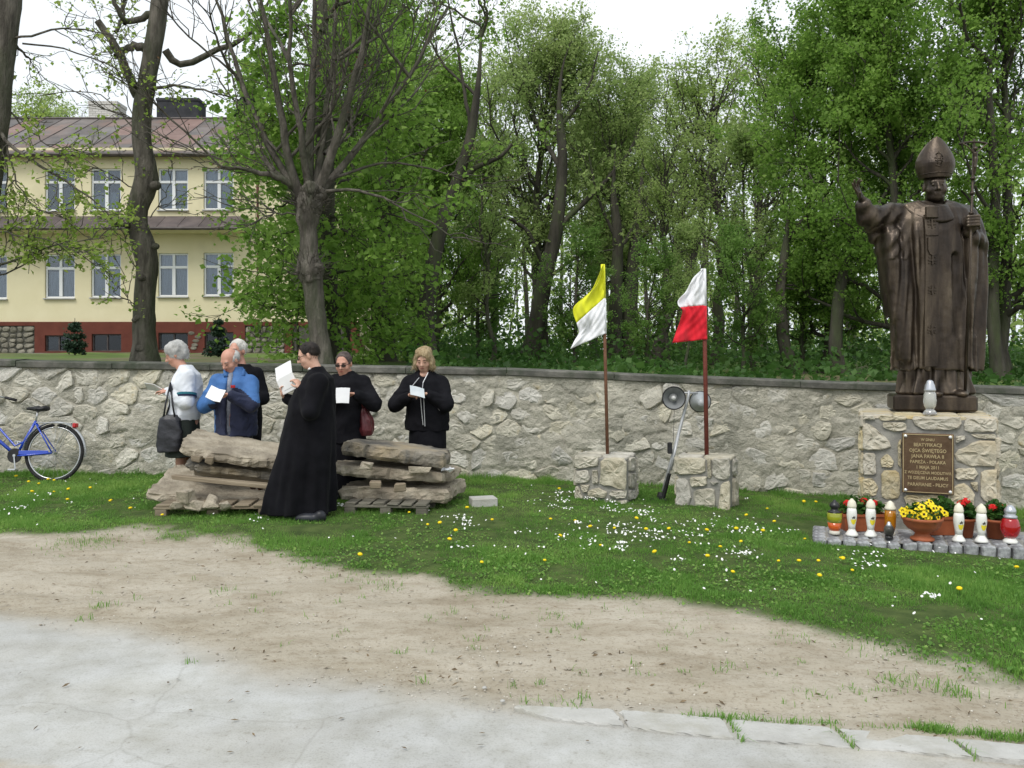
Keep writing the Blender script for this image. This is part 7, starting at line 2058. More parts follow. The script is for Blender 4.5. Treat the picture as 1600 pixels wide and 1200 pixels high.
S = SDF((-.75, -.5, .02), (.6, .55, 1.6), .011)
def px_st(rows):  # (py, px left, px right, depth half)
    out = []
    for py, a, b, ry in rows:
        A, B = p.P(a, py), p.P(b, py); out.append((A[2], (A[0] + B[0]) / 2, 0, (B[0] - A[0]) / 2, ry))
    return sorted(out)
def cass(t, z):
    g = np.clip((1.0 - z) / .9, 0, 1)
    return g * (.065 * np.sin(t * 7 + .6 * np.sin(z * 4)) + .04 * np.sin(t * 12 + 1.3) + .02 * np.sin(t * 19 + z * 5)) + .008 * np.sin(z * 40 + 3 * np.sin(t * 2)) * np.clip((z - .8) / .2, 0, 1)
S.loft(px_st([(799, 411, 521, .27), (790, 413, 521, .27), (744, 424, 522, .25), (700, 436, 523, .24), (660, 446, 524, .21), (625, 455, 524, .215), (605, 463, 523, .21), (590, 474, 520, .165), (580, 482, 508, .09), (573, 486, 504, .07)]), k=.03, folds=cass)
S.cap(shL, eL, .092, .074, k=.04); S.cap(eL, wL + unit(eL - wL) * .02, .070, .050, k=.03)
S.cap(shR, eR, .090, .07, k=.04); S.cap(eR, wR + unit(eR - wR) * .02, .066, .05, k=.03)
S.noise(.005, 7, 4); S.creases(.009, 7, 5, 1, .35, .2)
link('cassock', S.mesh('cassock', 1), M_CASS, p.root)
m = MB(); nk = p.P(492, 580); m.tube([p.P(484, 576, -.06), p.P(482, 577, 0), p.P(485, 576, .06)], .012, 6); obj('collar_tab', m, M_COLLAR, p.root, smooth=True)
for s, fx, fy in ((-2.7, 492, 806), (-1.7, 476, 801)):
    S = SDF(p.P(fx, fy, s * .09) - .3, p.P(fx, fy, s * .09) + .3, .008)
    c = p.P(fx, fy, s * .09); c[2] = .0
    S.ell(c + (-.07, 0, .045), (.13, .052, .048), k=.02); S.ell(c + (.05, 0, .06), (.06, .045, .06), k=.02); S.box(c + (-.03, 0, -.04), (.2, .1, .045), k=.003, sub=True)
    link('shoe', S.mesh('shoe', 1), M_SHOE, p.root)
pb = p.loc + p.P(445, 590, -.03)
o = booklet('booklet', 'open white booklet held up by the priest', pb, (-.35, .3, .88)[::1], (.82, -.45, .38), .30, .21, M_PAPER, fold=.22, thick=.012, group=None, cat='booklet')
o2 = booklet('loose_sheets', 'white sheets lying inside the open booklet of the priest', pb + np.array([.012, -.022, .02]), (-.35, .3, .88), (.82, -.45, .38), .26, .19, M_PAPER, fold=.22, thick=.003, cat='paper')

# ---- elderly person in the white jacket, facing left in profile
p = Person('grey haired person in a white jacket and dark skirt, leftmost, holding a paper', 287, 9.35)
HR_ = head_rot(math.radians(192), math.radians(24)); hc_ = p.P(274, 554)
S = SDF((-.5, -.4, -.02), (.4, .4, 1.9), .0092)
add_head(S, hc_, HR_, 1.04, cheeks=1.1)
S.cap(hc_ + (.02, 0, -.05), p.P(289, 582), .054, .065, k=.03)
S.loft([(.5, 0, 0, .16, .18), (.85, 0, 0, .16, .18), (1.2, .0, 0, .12, .14), (1.33, .01, 0, .06, .08)], k=.05)
for s in (-1, 1):
    S.cap((.0, s * .08, .6), (-.01, s * .09, .1), .06, .038, k=.03); S.ell((-.06, s * .09, .04), (.12, .042, .042), k=.02)
shN, shF = p.P(292, 588, -.16), p.P(290, 588, .15); wN, wF = p.P(262, 612, -.16), p.P(258, 610, .02)
eN = p.arm(S, shN, wN, (.5, -.3, -1)); eF = p.arm(S, shF, wF, (.3, .3, -1))
add_hand(S, wN, (-.9, .25, .1), (.1, .1, -.9), 1, .98, (.25, .5)); add_hand(S, wF, (-.9, .1, .1), (.1, -.1, .9), -1, .98, (.3, .5))
link('body', S.mesh('body', 1), M_SKINR, p.root)
face_parts(p, hc_, HR_, 1.04, M_BROWG)
_hm = hair_cap(hc_, HR_, 1.08, style='full', seed=2, amp=.008)
link('hair', _hm, M_HGREY, p.root); strands(p, _hm, M_HGREY, 520, .022, 61)
S = SDF((-.45, -.42, .7), (.42, .42, 1.6), .011)
def jf(t, z): return .02 * np.sin(z * 30 + 2 * np.sin(t * 2)) + .02 * np.sin(t * 6 + z * 4)
S.loft(px_st([(655, 268, 310, .23), (645, 265, 312, .235), (620, 268, 313, .235), (600, 270, 313, .225), (585, 276, 311, .19), (576, 281, 303, .12), (571, 283, 299, .085)]), k=.03, folds=jf)
S.cap(shN, eN, .086, .078, k=.04); S.cap(eN, wN + unit(eN - wN) * .03, .072, .05, k=.03); S.cap(shF, eF, .08, .07, k=.04); S.cap(eF, wF + unit(eF - wF) * .03, .068, .05, k=.03)
S.noise(.006, 8, 6); S.creases(.009, 9, 4, .8, 1.2); link('jacket', S.mesh('jacket', 1), M_WJ, p.root)
for off, mt_ in ((0, M_TEAL), (.022, M_NVST)):
    m = MB(); c = shN + (eN - shN) * .70 + (0, .015, -off); ax = unit(eN - shN); m.tube([c - ax * .012 + (0, 0, 0), c + ax * .012], [.106, .106], 20, caps=False)
    obj('sleeve_stripe', m, mt_, p.root, smooth=True)
S = SDF((-.35, -.4, .3), (.4, .4, 1.0), .011)
S.loft(px_st([(712, 262, 313, .26), (690, 264, 311, .25), (660, 267, 309, .225), (645, 268, 309, .2)]), k=.02, folds=lambda t, z: .035 * np.sin(t * 9 + z) * np.clip(1.1 - z, 0, 1))
link('skirt', S.mesh('skirt', 1), M_SKIRT2, p.root)
for s in (-1, 1):
    S = SDF((-.3, s * .09 - .1, -.02), (.15, s * .09 + .1, .2), .008); S.ell((-.07, s * .09, .045), (.12, .048, .045), k=.02); S.ell((.02, s * .09, .055), (.05, .042, .055), k=.02); link('shoe', S.mesh('shoe', 1), M_SHOE, p.root)
booklet('paper_sheet', 'folded white paper held by the person in the white jacket', p.loc + p.P(243, 606, -.06), (-.95, .1, .30), (-.12, .8, -.5), .22, .15, M_PAPER, fold=.18, thick=.004)
# handbag hanging from the near forearm
hb = p.loc + p.P(265, 655, -.24)
o = thing('handbag', 'black leather handbag hanging by two straps from the arm of the white jacket', 'handbag', hb)
S = SDF((-.2, -.12, -.45), (.2, .12, .12), .011)
S.loft([(-.36, .0, 0, .135, .07), (-.2, .0, 0, .14, .065), (0, .0, 0, .11, .045), (.05, .0, 0, .085, .02)], k=.02, folds=lambda t, z: .06 * np.sin(z * 30 + t * 3) * np.clip(z + .3, 0, .3) * 3, power=3)
S.noise(.005, 14, 8); link('bag', S.mesh('bag', 1), M_BAGB, o)
for a in (-.035, .04):
    m = MB(); top_ = p.loc + p.P(268, 606, -.20) - hb
    m.tube([np.array([a * 1.6, -.02, .03]), np.array([a, -.02, .17]), top_ + (0, -.03, .055), np.array([a * .8 + .01, .05, .17]), np.array([a * 1.4, .03, .03])], .010, 6); obj('strap', m, M_BAGB, o, smooth=True)

# ---- bald man in the blue jacket
p = Person('bald man in a light and dark blue jacket reading a small booklet at the wall', 366, 9.25)
HR_ = head_rot(math.radians(245), math.radians(32)); hc_ = p.P(359, 563, -.06)
S = SDF((-.5, -.5, -.02), (.5, .4, 1.85), .0092)
P_ = add_head(S, hc_, HR_, 1.06, jaw=1.05, cheeks=1.1)
S.cap(hc_ + (.01, .02, -.05), p.P(366, 590, .02), .052, .055, k=.02)
S.loft([(.8, 0, 0, .18, .13), (1.1, 0, 0, .15, .11), (1.3, .0, 0, .13, .10), (1.36, .0, 0, .07, .06)], k=.05)
for s in (-1, 1):
    S.cap((s * .1, .02, .85), (s * .11, .0, .48), .09, .06, k=.03); S.cap((s * .11, 0, .48), (s * .11, .02, .09), .058, .04, k=.03); S.ell((s * .11, -.06, .04), (.045, .13, .042), k=.02)
sR, sL = p.P(341, 597, .02), p.P(391, 598, -.02); wR, wL = p.P(335, 624, -.22), p.P(358, 617, -.30)
eR = p.arm(S, sR, wR, (-.7, .1, -1)); eL = p.arm(S, sL, wL, (.8, 0, -.9))
add_hand(S, wR, (.55, -.5, .1), (.1, .3, .9), 1, 1.0, (.5, .6)); add_hand(S, wL, (-.9, -.2, .1), (-.1, -.2, -.9), -1, 1.05, (.4, .6))
link('body', S.mesh('body', 1), M_SKINR, p.root)
face_parts(p, hc_, HR_, 1.06, M_BROWG)
_hm = hair_cap(hc_, HR_, 1.075, style='fringe', seed=3, amp=.003)
link('hair', _hm, M_HGREY, p.root); strands(p, _hm, M_HGREY, 520, .022, 62)
# one jacket shape, split by colour at a slanting seam: light yoke above, navy below
S = SDF((-.5, -.45, .55), (.5, .42, 1.6), .011)
S.loft(px_st([(680, 337, 401, .19), (660, 338, 401, .19), (635, 340, 400, .19), (610, 338, 399, .185), (597, 341, 396, .165), (588, 349, 388, .13), (580, 354, 381, .09), (574, 355, 378, .08)]), k=.03, folds=lambda t, z: .02 * np.sin(z * 26 + 2 * np.sin(t * 2)) + .03 * np.sin(t * 7 + z * 3))
S.cap(sR, eR, .088, .082, k=.04); S.cap(eR, wR + unit(eR - wR) * .03, .076, .055, k=.03); S.cap(sL, eL, .09, .085, k=.04); S.cap(eL, wL + unit(eL - wL) * .03, .078, .055, k=.03)
S.box(p.P(357, 620, -.25) * np.array([1, 0, 0]) + np.array([-.03, -.26, 1.12]), (.028, .2, .42), k=.03, sub=True)
S.noise(.007, 7, 9); S.creases(.011, 9, 7, .8, 1.2); me = S.mesh('jacket', 1)
me.materials.append(M_NAVY); me.materials.append(M_LBLUE)
nV = len(me.vertices); co = np.zeros(nV * 3); me.vertices.foreach_get('co', co); co = co.reshape(-1, 3)
pc_ = np.array([co[q.vertices[0]] for q in me.polygons])
seam = 1.6 + (HZ - 622 - p.loc[2] * 0) * 9.25 / FPX - p.loc[2]
li = (pc_[:, 2] > p.P(366, 620)[2] + .10 * np.sin(pc_[:, 0] * 6 + 1.2) - .25 * np.clip(pc_[:, 0] - .1, 0, 1)).astype(np.int32)
# the left front keeps light blue down to the hem
li = np.where((pc_[:, 0] < -.13) & (pc_[:, 2] > .72) & (pc_[:, 0] < -.13), 1, li); li = np.where((np.abs(pc_[:, 0] + .12) < .09) & (pc_[:, 1] < -.1) & (pc_[:, 2] < 1.05), 0, li)
me.polygons.foreach_set('material_index', li); link('jacket', me, None, p.root)
S = SDF((-.3, -.4, .6), (.3, .2, 1.5), .011); S.loft(px_st([(680, 345, 372, .14), (640, 345, 372, .145), (600, 346, 372, .14), (580, 352, 374, .08)]), k=.02); S.noise(.004, 10, 3); link('shirt', S.mesh('shirt', 1), M_SHIRT, p.root)
m = MB(); m.tube([p.P(353, 588, -.12), p.P(352, 580, -.06), p.P(366, 573, .07), p.P(380, 579, .0), p.P(380, 588, -.08)], .024, 8); obj('collar', m, M_LBLUE, p.root, smooth=True)
m = MB(); m.bevbox(p.P(364, 604, -.21), (.05, .01, .03), .003); q = obj('chest_print', m, mat('red_print', (.35, .02, .02), None, rough=.8), p.root)
S = SDF((-.3, -.25, .05), (.3, .25, .95), .013)
for s in (-1, 1): S.cap((s * .1, .02, .85), (s * .11, .0, .48), .11, .085, k=.03); S.cap((s * .11, 0, .48), (s * .11, .02, .1), .082, .075, k=.03)
S.noise(.004, 9, 2); link('trousers', S.mesh('trousers', 1), M_NAVY, p.root)
booklet('small_booklet', 'white booklet in the hands of the bald man in blue', p.loc + p.P(338, 617, -.40), (.85, -.3, -.25), (.15, .5, .6), .20, .16, M_PAPER, fold=.25, thick=.008, cat='booklet')

shoes(p, ((-.11, 0), (.11, 0)))
# ---- white haired man standing behind him
p = Person('white haired man in black half hidden behind the bald man in blue', 381, 9.75)
HR_ = head_rot(math.radians(248), math.radians(5)); hc_ = p.P(371, 548, 0)
S = SDF((-.42, -.4, -.02), (.42, .4, 1.95), .0095)
add_head(S, hc_, HR_, 1.06)
S.cap(hc_ + (.01, .02, -.05), p.P(380, 578, .02), .05, .052, k=.02)
S.loft([(.8, 0, 0, .17, .13), (1.1, 0, 0, .14, .10), (1.3, .0, 0, .12, .09), (1.38, .0, 0, .06, .05)], k=.05)
for s in (-1, 1):
    S.cap((s * .1, .02, .85), (s * .11, .0, .48), .09, .06, k=.03); S.cap((s * .11, 0, .48), (s * .11, .02, .09), .058, .04, k=.03); S.ell((s * .11, -.06, .04), (.045, .13, .042), k=.02)
sR, sL = p.P(362, 585, .02), p.P(400, 585, .0); wR, wL = p.P(366, 630, -.25), p.P(385, 632, -.25)
eR = p.arm(S, sR, wR, (-.4, .1, -1)); eL = p.arm(S, sL, wL, (.4, 0, -1))
add_hand(S, wR, (.7, -.4, .1), (.1, .3, .9), 1, 1.0, (.5, .6)); add_hand(S, wL, (-.7, -.4, .1), (-.1, .2, .9), -1, 1.0, (.5, .6))
link('body', S.mesh('body', 1), M_SKINR, p.root); face_parts(p, hc_, HR_, 1.06, M_BROWG)
_hm = hair_cap(hc_, HR_, 1.10, style='short', seed=4, amp=.006)
link('hair', _hm, M_HWHITE, p.root); strands(p, _hm, M_HWHITE, 520, .022, 63)
S = SDF((-.45, -.42, .6), (.45, .42, 1.7), .013)
S.loft(px_st([(690, 360, 407, .17), (650, 360, 407, .17), (610, 359, 408, .17), (590, 361, 405, .15), (577, 367, 397, .11), (569, 372, 390, .08)]), k=.03, folds=lambda t, z: .02 * np.sin(z * 22 + t))
S.cap(sR, eR, .08, .075, k=.04); S.cap(eR, wR, .07, .052, k=.03); S.cap(sL, eL, .082, .078, k=.04); S.cap(eL, wL, .072, .052, k=.03)
S.noise(.006, 8, 12); S.creases(.009, 9, 4, .8, 1.2); link('jacket', S.mesh('jacket', 1), M_BLKC, p.root)
S = SDF((-.3, -.25, .05), (.3, .25, .95), .013)
for s in (-1, 1): S.cap((s * .1, .02, .85), (s * .11, .0, .48), .11, .085, k=.03); S.cap((s * .11, 0, .48), (s * .11, .02, .1), .082, .075, k=.03)
link('trousers', S.mesh('trousers', 1), M_BLKC, p.root)

shoes(p, ((-.11, 0), (.11, 0)))
def front_woman(label, px, Y, head, yaw, pitch, hsc, rows_j, rows_s, sR, sL, wR, wL, hair_m, style, skin, gl=False, hseed=5, lower=M_BLKC, hamp=.006, cheeks=1.1, hands=None):
    global p
    p = Person(label, px, Y)
    HR_ = head_rot(math.radians(yaw), math.radians(pitch)); hc_ = p.P(*head)
    S = SDF((-.5, -.5, -.02), (.5, .4, 1.85), .0092)
    add_head(S, hc_, HR_, hsc, jaw=1.05, cheeks=cheeks, nose=.98)
    nb = p.P(px + 1, rows_j[-1][0] + 6, .03)
    S.cap(hc_ + (.0, .02, -.05), nb, .053, .066, k=.03)
    S.ell(nb + (0, -.04, -.02), (.10, .09, .05), k=.03)
    S.loft([(.8, 0, 0, .18, .14), (1.1, 0, 0, .14, .11), (1.28, .0, 0, .13, .10), (1.34, .0, 0, .07, .06)], k=.05)
    for s in (-1, 1):
        S.cap((s * .1, .02, .85), (s * .10, .0, .48), .09, .058, k=.03); S.cap((s * .10, 0, .48), (s * .09, .02, .09), .056, .036, k=.03); S.ell((s * .09, -.06, .04), (.04, .12, .04), k=.02)
    sR, sL, wR, wL = p.P(*sR), p.P(*sL), p.P(*wR), p.P(*wL)
    eR = p.arm(S, sR, wR, (-.9, .15, -1)); eL = p.arm(S, sL, wL, (.9, .15, -1))
    add_hand(S, wR, (.85, -.35, -.05), (.1, .3, .9), 1, .98, (.5, .7)); add_hand(S, wL, (-.85, -.3, .1), (-.1, -.2, -.9), -1, 1.0, (.5, .7))
    link('body', S.mesh('body', 1), skin, p.root); face_parts(p, hc_, HR_, hsc, M_BROW, eyes=not gl)
    if gl: glasses(p, hc_, HR_, hsc, M_LENS)
    _hm = hair_cap(hc_, HR_, hsc * 1.03, style=style, seed=hseed, amp=hamp); link('hair', _hm, hair_m, p.root); strands(p, _hm, hair_m, 700 if style == 'bob' else 400, .035 if style == 'bob' else .016, hseed)
    shoes(p, ((-.09, 0), (.09, 0)))
    S = SDF((-.5, -.45, .5), (.5, .42, 1.62), .011)
    S.loft(px_st(rows_j), k=.03, folds=lambda t, z: .018 * np.sin(z * 24 + 2 * np.sin(t * 2)) + .025 * np.sin(t * 8 + z * 3))
    S.cap(sR, eR, .088, .085, k=.05); S.cap(eR, wR + unit(eR - wR) * .03, .078, .054, k=.03); S.cap(sL, eL, .088, .085, k=.05); S.cap(eL, wL + unit(eL - wL) * .03, .078, .054, k=.03)
    S.noise(.006, 8, hseed + 3); S.creases(.009, 9, hseed, .8, 1.2)
    return p, S, nb, hc_, HR_

def skirt_of(p, rows, m_, nm='skirt', fr=.03):
    S = SDF((-.4, -.35, .02), (.4, .4, 1.15), .013); S.loft(px_st(rows), k=.02, folds=lambda t, z: fr * np.sin(t * 9 + z * 2) * np.clip(1.1 - z, 0, 1)); link(nm, S.mesh(nm, 1), m_, p.root)

# ---- woman with the sunglasses
p, S, nb, hc_, HR_ = front_woman('woman in sunglasses and black jacket with a burgundy shoulder bag, behind the priest', 543, 9.15, (537, 568, -.05), 262, 14, 1.03,
    [(690, 512, 573, .19), (665, 515, 572, .19), (640, 517, 572, .185), (610, 517, 574, .18), (597, 520, 572, .16), (588, 527, 562, .12), (581, 532, 553, .085)], None,
    (525, 598, .0), (566, 598, .0), (527, 616, -.26), (556, 616, -.27), M_HSHORT, 'short', M_SKINR, gl=True, hseed=5, hamp=.004)
link('jacket', S.mesh('jacket', 1), M_BLKC, p.root)
skirt_of(p, [(765, 514, 572, .19), (720, 515, 572, .19), (680, 517, 570, .18)], M_BLKC, 'trousers')
booklet('paper_sheet', 'white folded paper held low by the woman in sunglasses', p.loc + p.P(535, 618, -.38), (1, -.05, 0), (0, .35, .9), .15, .17, M_PAPER, curve=.01, thick=.003)
m = MB(); pp = p.loc + p.P(537, 608, -.36)
hb = p.loc + p.P(572, 655, -.05)
o = thing('shoulder_bag', 'burgundy leather shoulder bag of the woman in sunglasses', 'handbag', hb)
S = SDF((-.16, -.16, -.3), (.16, .16, .22), .011); S.loft([(-.18, 0, 0, .07, .09), (-.12, 0, 0, .085, .12), (0, .0, 0, .075, .11), (.10, -.02, 0, .05, .06), (.16, -.025, 0, .025, .03)], k=.02, folds=lambda t, z: .10 * np.sin(t * 6 + z * 9)); S.noise(.006, 16, 3); link('bag', S.mesh('bag', 1), M_BAGR, o)
for dy in (-.05, .05):
    m = MB(); m.tube([(-.03, dy, .13), (-.03, dy, .28), p.loc + p.P(563, 607, -.07 + dy * .2) - hb], .011, 6); obj('strap', m, M_BAGR, o, smooth=True)

# ---- blonde woman
p, S, nb, hc_, HR_ = front_woman('blonde woman in black zipped jacket and long skirt reading a greyish paper', 664, 9.5, (662, 562, -.07), 263, 20, 1.04,
    [(672, 633, 701, .20), (655, 634, 701, .205), (630, 636, 700, .205), (608, 634, 699, .20), (596, 637, 696, .175), (586, 645, 683, .13), (578, 652, 676, .09)], None,
    (640, 599, .0), (689, 599, .0), (639, 618, -.26), (668, 616, -.28), M_HBLOND, 'bob', M_SKIN, hseed=7, hamp=.008, cheeks=1.25)
# open neckline
S.ell(p.P(661, 580, -.17), (.075, .14, .075), k=.02, sub=True)
link('jacket', S.mesh('jacket', 1), M_BLKC, p.root)
skirt_of(p, [(775, 636, 697, .20), (720, 637, 697, .20), (660, 640, 697, .19)], M_BLKC)
front = lambda px, py, d: p.P(px, py, d)
m = MB(); m.tube([front(665, 585, -.17), front(656, 598, -.225), front(654, 606, -.235)], .0035, 5); m2 = MB()
for pts in ([(655, 590, -.17), (645, 602, -.2), (641, 612, -.21)], [(669, 582, -.15), (661, 598, -.215), (660, 608, -.225)], [(657, 622, -.235), (659, 645, -.23), (661, 664, -.225)], [(662, 622, -.235), (663, 645, -.23), (664, 666, -.225)], [(676, 627, -.215), (682, 635, -.21), (687, 641, -.205)]):
    m = MB(); m.tube([front(*q) for q in pts], .0045, 5); obj('zip', m, M_ZIP, p.root)
booklet('paper_sheet', 'greyish printed paper held by the blonde woman', p.loc + p.P(652, 612, -.36), (.9, -.1, -.22), (-.12, .55, .75), .165, .125, M_PAPG, curve=.008, thick=.003)
# ================================================================ STACKED STONE SLABS
M_SLAB = mat('raw_slab', (0.33, 0.285, 0.215), (0.50, 0.445, 0.35), 6, 0.95, 1.0, 26, c3=(0.25, 0.215, 0.165), c3pos=0.62, bdist=.03)
M_SLABG = mat('weathered_slab', (0.10, 0.095, 0.085), (0.27, 0.245, 0.20), 4, 0.95, 0.9, 22, c3=(.34, .28, .19), c3pos=0.6, bdist=.03, contrast=(.4, .6))
M_WOOD = mat('old_wood', (0.16, 0.125, 0.085), (0.30, 0.25, 0.18), 4, 0.9, 0.5, 30, stretch=(.3, 4, 4), objvar=.15)
M_WOODG = mat('grey_pallet_wood', (0.10, 0.095, 0.075), (0.20, 0.185, 0.15), 4, 0.9, 0.5, 30, stretch=(.3, 4, 4), objvar=.15)
def slab(label, px0, px1, py, Y, D, T, tilt_x, tilt_y, seed, mt, name='stone_slab', group='rough stone slabs stacked on pallets', rz=0.0, dip=0.0, point=0.0):
    "py: row of the middle of the front edge"
    rng = np.random.default_rng(seed)
    Wd = (px1 - px0) * Y / FPX; c = W((px0 + px1) / 2, py, Y)
    o = thing(name, label, 'stone slab', c + np.array([0, D / 2, 0]), group, rot=(tilt_x, tilt_y, rz))
    n = 72
    # irregular polygon outline: straight breaks between a few corners
    cs = []
    for (ux, uy) in ((-.5, -.5), (-.18, -.5), (.15, -.5), (.5, -.5), (.5, 0), (.5, .5), (0, .5), (-.5, .5), (-.5, .05)):
        cs.append((ux * Wd + rng.normal(0, .03), uy * D + rng.normal(0, .022)))
    cs[0] = (cs[0][0] + .07 * rng.random(), cs[0][1] + .05); cs.insert(1, (cs[0][0] + .10, -D / 2)); cs[4] = (cs[4][0], cs[4][1] + .04)
    out = resample(np.array(cs), n)
    if point: out[:, 0] += point * (out[:, 1] / D)
    out = out + .010 * rng.normal(0, 1, (n, 2))
    c_ = out.mean(0); nrm2 = out - c_; nrm2 /= np.linalg.norm(nrm2, axis=1, keepdims=True)
    rows = [(-.05, -T / 2), (-.012, -T * .46), (.010, -T * .2), (.006, T * .05), (-.002, T * .3), (-.012, T * .46), (-.035, T / 2)]
    V_ = []
    for s, z in rows:
        q = out + nrm2 * s
        w3 = np.column_stack([q, np.full(n, z * 14)])
        q = q + nrm2 * (.020 * vnoise(w3, 7, seed + 2) + .010 * vnoise(w3, 19, seed + 3) + .004 * rng.normal(0, 1, n))[:, None]
        zz = z + .004 * rng.normal(0, 1, n) + .012 * vnoise(np.column_stack([q, np.zeros(n)]), 5, seed + 1)
        V_.append(np.column_stack([q, zz]))
    for s in (.86, .70, .52, .34, .17):
        q = c_ + (out - c_) * s + .004 * rng.normal(0, 1, (n, 2)); zz = T / 2 + .010 * fbm(np.column_stack([q, np.zeros(n)]), 5, seed + 5, 4) + .012 * vnoise(np.column_stack([q, np.zeros(n)]), 5, seed + 1); V_.append(np.column_stack([q, zz]))
    V_.append(np.array([[c_[0], c_[1], T / 2]]))
    V_.append(np.array([[c_[0], c_[1], -T / 2]]))
    k = 12; F = [(i * n + j, i * n + (j + 1) % n, (i + 1) * n + (j + 1) % n, (i + 1) * n + j) for i in range(k - 1) for j in range(n)]
    F += [((k - 1) * n + j, (k - 1) * n + (j + 1) % n, k * n) for j in range(n)] + [((j + 1) % n, j, k * n + 1) for j in range(n)]
    m = MB(); V_ = np.vstack(V_); V_[:, 2] += dip * (V_[:, 0] / Wd) ** 2
    m.add(V_, F); obj('slab_stone', m, mt, o, smooth=False)
    return o
R_ = math.radians
gl = lambda px, Y: float(ground_z((px - 800) * Y / FPX, Y))
slab('broad rough slab at the bottom of the left stack with sunglasses on it', 226, 424, 771, 8.35, .78, .085, R_(15), R_(6.5), 101, M_SLAB)
slab('middle slab of the left stack, dark and mottled', 279, 424, 734, 8.5, .62, .075, R_(4), R_(7.5), 102, M_SLABG)
slab('pale rough slab on top of the left stack', 266, 438, 708, 8.45, .68, .10, R_(8), R_(9), 103, M_SLAB)
slab('lowest slab of the right stack, pale with a straight sawn front', 526, 704, 774, 8.5, .80, .14, R_(0), R_(1.0), 104, M_SLAB, rz=R_(-6), point=.12)
slab('middle slab of the right stack with a bright broken corner', 522, 698, 741, 8.5, .74, .11, R_(0), R_(4.5), 105, M_SLAB, rz=R_(-5), point=.08)
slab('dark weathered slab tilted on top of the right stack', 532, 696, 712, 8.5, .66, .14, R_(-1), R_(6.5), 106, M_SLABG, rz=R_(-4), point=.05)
def chunk(label, px, py, Y, d, rz, mt, name, cat, group=None, rot=None, seed=0, jit=.006):
    m = MB(); m.bevbox((0, 0, 0), d, min(d) * .12, jit=jit, rng=np.random.default_rng(seed)); o = obj(name, m, mt, None); o.location = W(px, py, Y); o.rotation_euler = rot or (0, 0, rz)
    return tag(o, label, cat, group)
chunk('long wooden plank between the middle and bottom slabs of the left stack', 350, 753, 8.3, (1.0, .09, .04), 0, M_WOOD, 'plank', 'plank', rot=(0, R_(6), R_(3)), seed=1)
chunk('second plank lying behind the first in the left stack', 372, 745, 8.7, (.9, .09, .045), 0, M_WOOD, 'plank', 'plank', rot=(0, R_(6), R_(-3)), seed=2)
chunk('small wood block left under the top slab of the left stack', 307, 716, 8.36, (.09, .10, .06), .2, M_WOOD, 'wood_block', 'block', rot=(0, R_(8), .2), seed=3)
chunk('small wood block second under the top slab of the left stack', 328, 719, 8.36, (.07, .10, .07), .1, M_WOOD, 'wood_block', 'block', rot=(0, R_(8), .1), seed=4)
chunk('wood block under the left end of the dark top slab of the right stack', 573, 727, 8.36, (.12, .09, .075), .1, M_SLAB, 'wood_block', 'block', rot=(0, R_(6), .1), seed=5, jit=.012)
chunk('thin flat stone under the right end of the dark top slab', 655, 733, 8.42, (.22, .12, .03), .1, M_SLAB, 'flat_stone', 'stone', rot=(0, R_(4), .1), seed=6, jit=.01)
chunk('left wood block between the middle and lowest slabs of the right stack', 587, 757, 8.36, (.11, .09, .07), .1, M_WOOD, 'wood_block', 'block', seed=7)
chunk('right wood block between the middle and lowest slabs of the right stack', 625, 761, 8.34, (.11, .09, .075), .15, M_WOOD, 'wood_block', 'block', seed=8)
chunk('wood block at the far end between the middle and lowest slabs of the right stack', 670, 750, 8.95, (.12, .1, .08), .15, M_WOOD, 'wood_block', 'block', seed=18)
def pallet(label, px0, px1, Y, D, mt, rz, seed, ztop=.13, nb=6):
    Wd = (px1 - px0) * Y / FPX; X = ((px0 + px1) / 2 - 800) * Y / FPX; z = float(ground_z(X, Y)); rng = np.random.default_rng(seed)
    o = thing('pallet', label, 'pallet', (X, Y + D / 2, z), 'wooden pallets under the slabs', rz=rz)
    for i in range(nb):
        w_ = Wd / nb; m = MB(); m.bevbox((-Wd / 2 + w_ * (i + .5), rng.normal(0, .01), ztop - .011), (w_ * .78, D, .022), .004, jit=.002, rng=rng); obj('top_board', m, mt, o)
    for y in (-D / 2 + .05, 0, D / 2 - .05):
        m = MB(); m.bevbox((0, y, ztop - .036), (Wd, .10, .022), .004); obj('cross_board', m, mt, o)
        for x in (-Wd / 2 + .07, 0, Wd / 2 - .07):
            m = MB(); m.bevbox((x, y, (ztop - .047) / 2), (.11, .10, ztop - .049), .006); obj('foot_block', m, mt, o)
    return o
pallet('broken wooden pallet with rubble on it under the left stack', 238, 420, 8.1, .9, M_WOOD, R_(2), 1, .13)
pallet('grey wooden pallet under the right stack', 540, 676, 8.25, .9, M_WOODG, R_(-5), 2, .13, 6)
rb_ = np.random.default_rng(9)
for i, (px, py, s, lab) in enumerate(((291, 775, .085, 'tallest rubble stone standing on the end of the left pallet'), (303, 787, .10, 'flat rubble stone right of the tallest one on the left pallet'), (278, 788, .07, 'small rubble stone left of the tallest one on the left pallet'), (330, 786, .10, 'rubble stone in the middle of the front of the left pallet'), (350, 790, .08, 'rubble stone at the right end of the left pallet'), (312, 795, .06, 'smallest pale rubble stone in front of the left pallet'))):
    m = MB(); m.bevbox((0, 0, 0), (s * 1.7, s * 1.3, s * (1.5 if i == 0 else .8)), s * .16, jit=s * .16, rng=rb_, rz=rb_.random() * 3)
    o = obj('rubble_stone', m, M_SLAB, None); o.location = W(px, py, 8.08); tag(o, lab, 'stone', 'rubble on the left pallet')
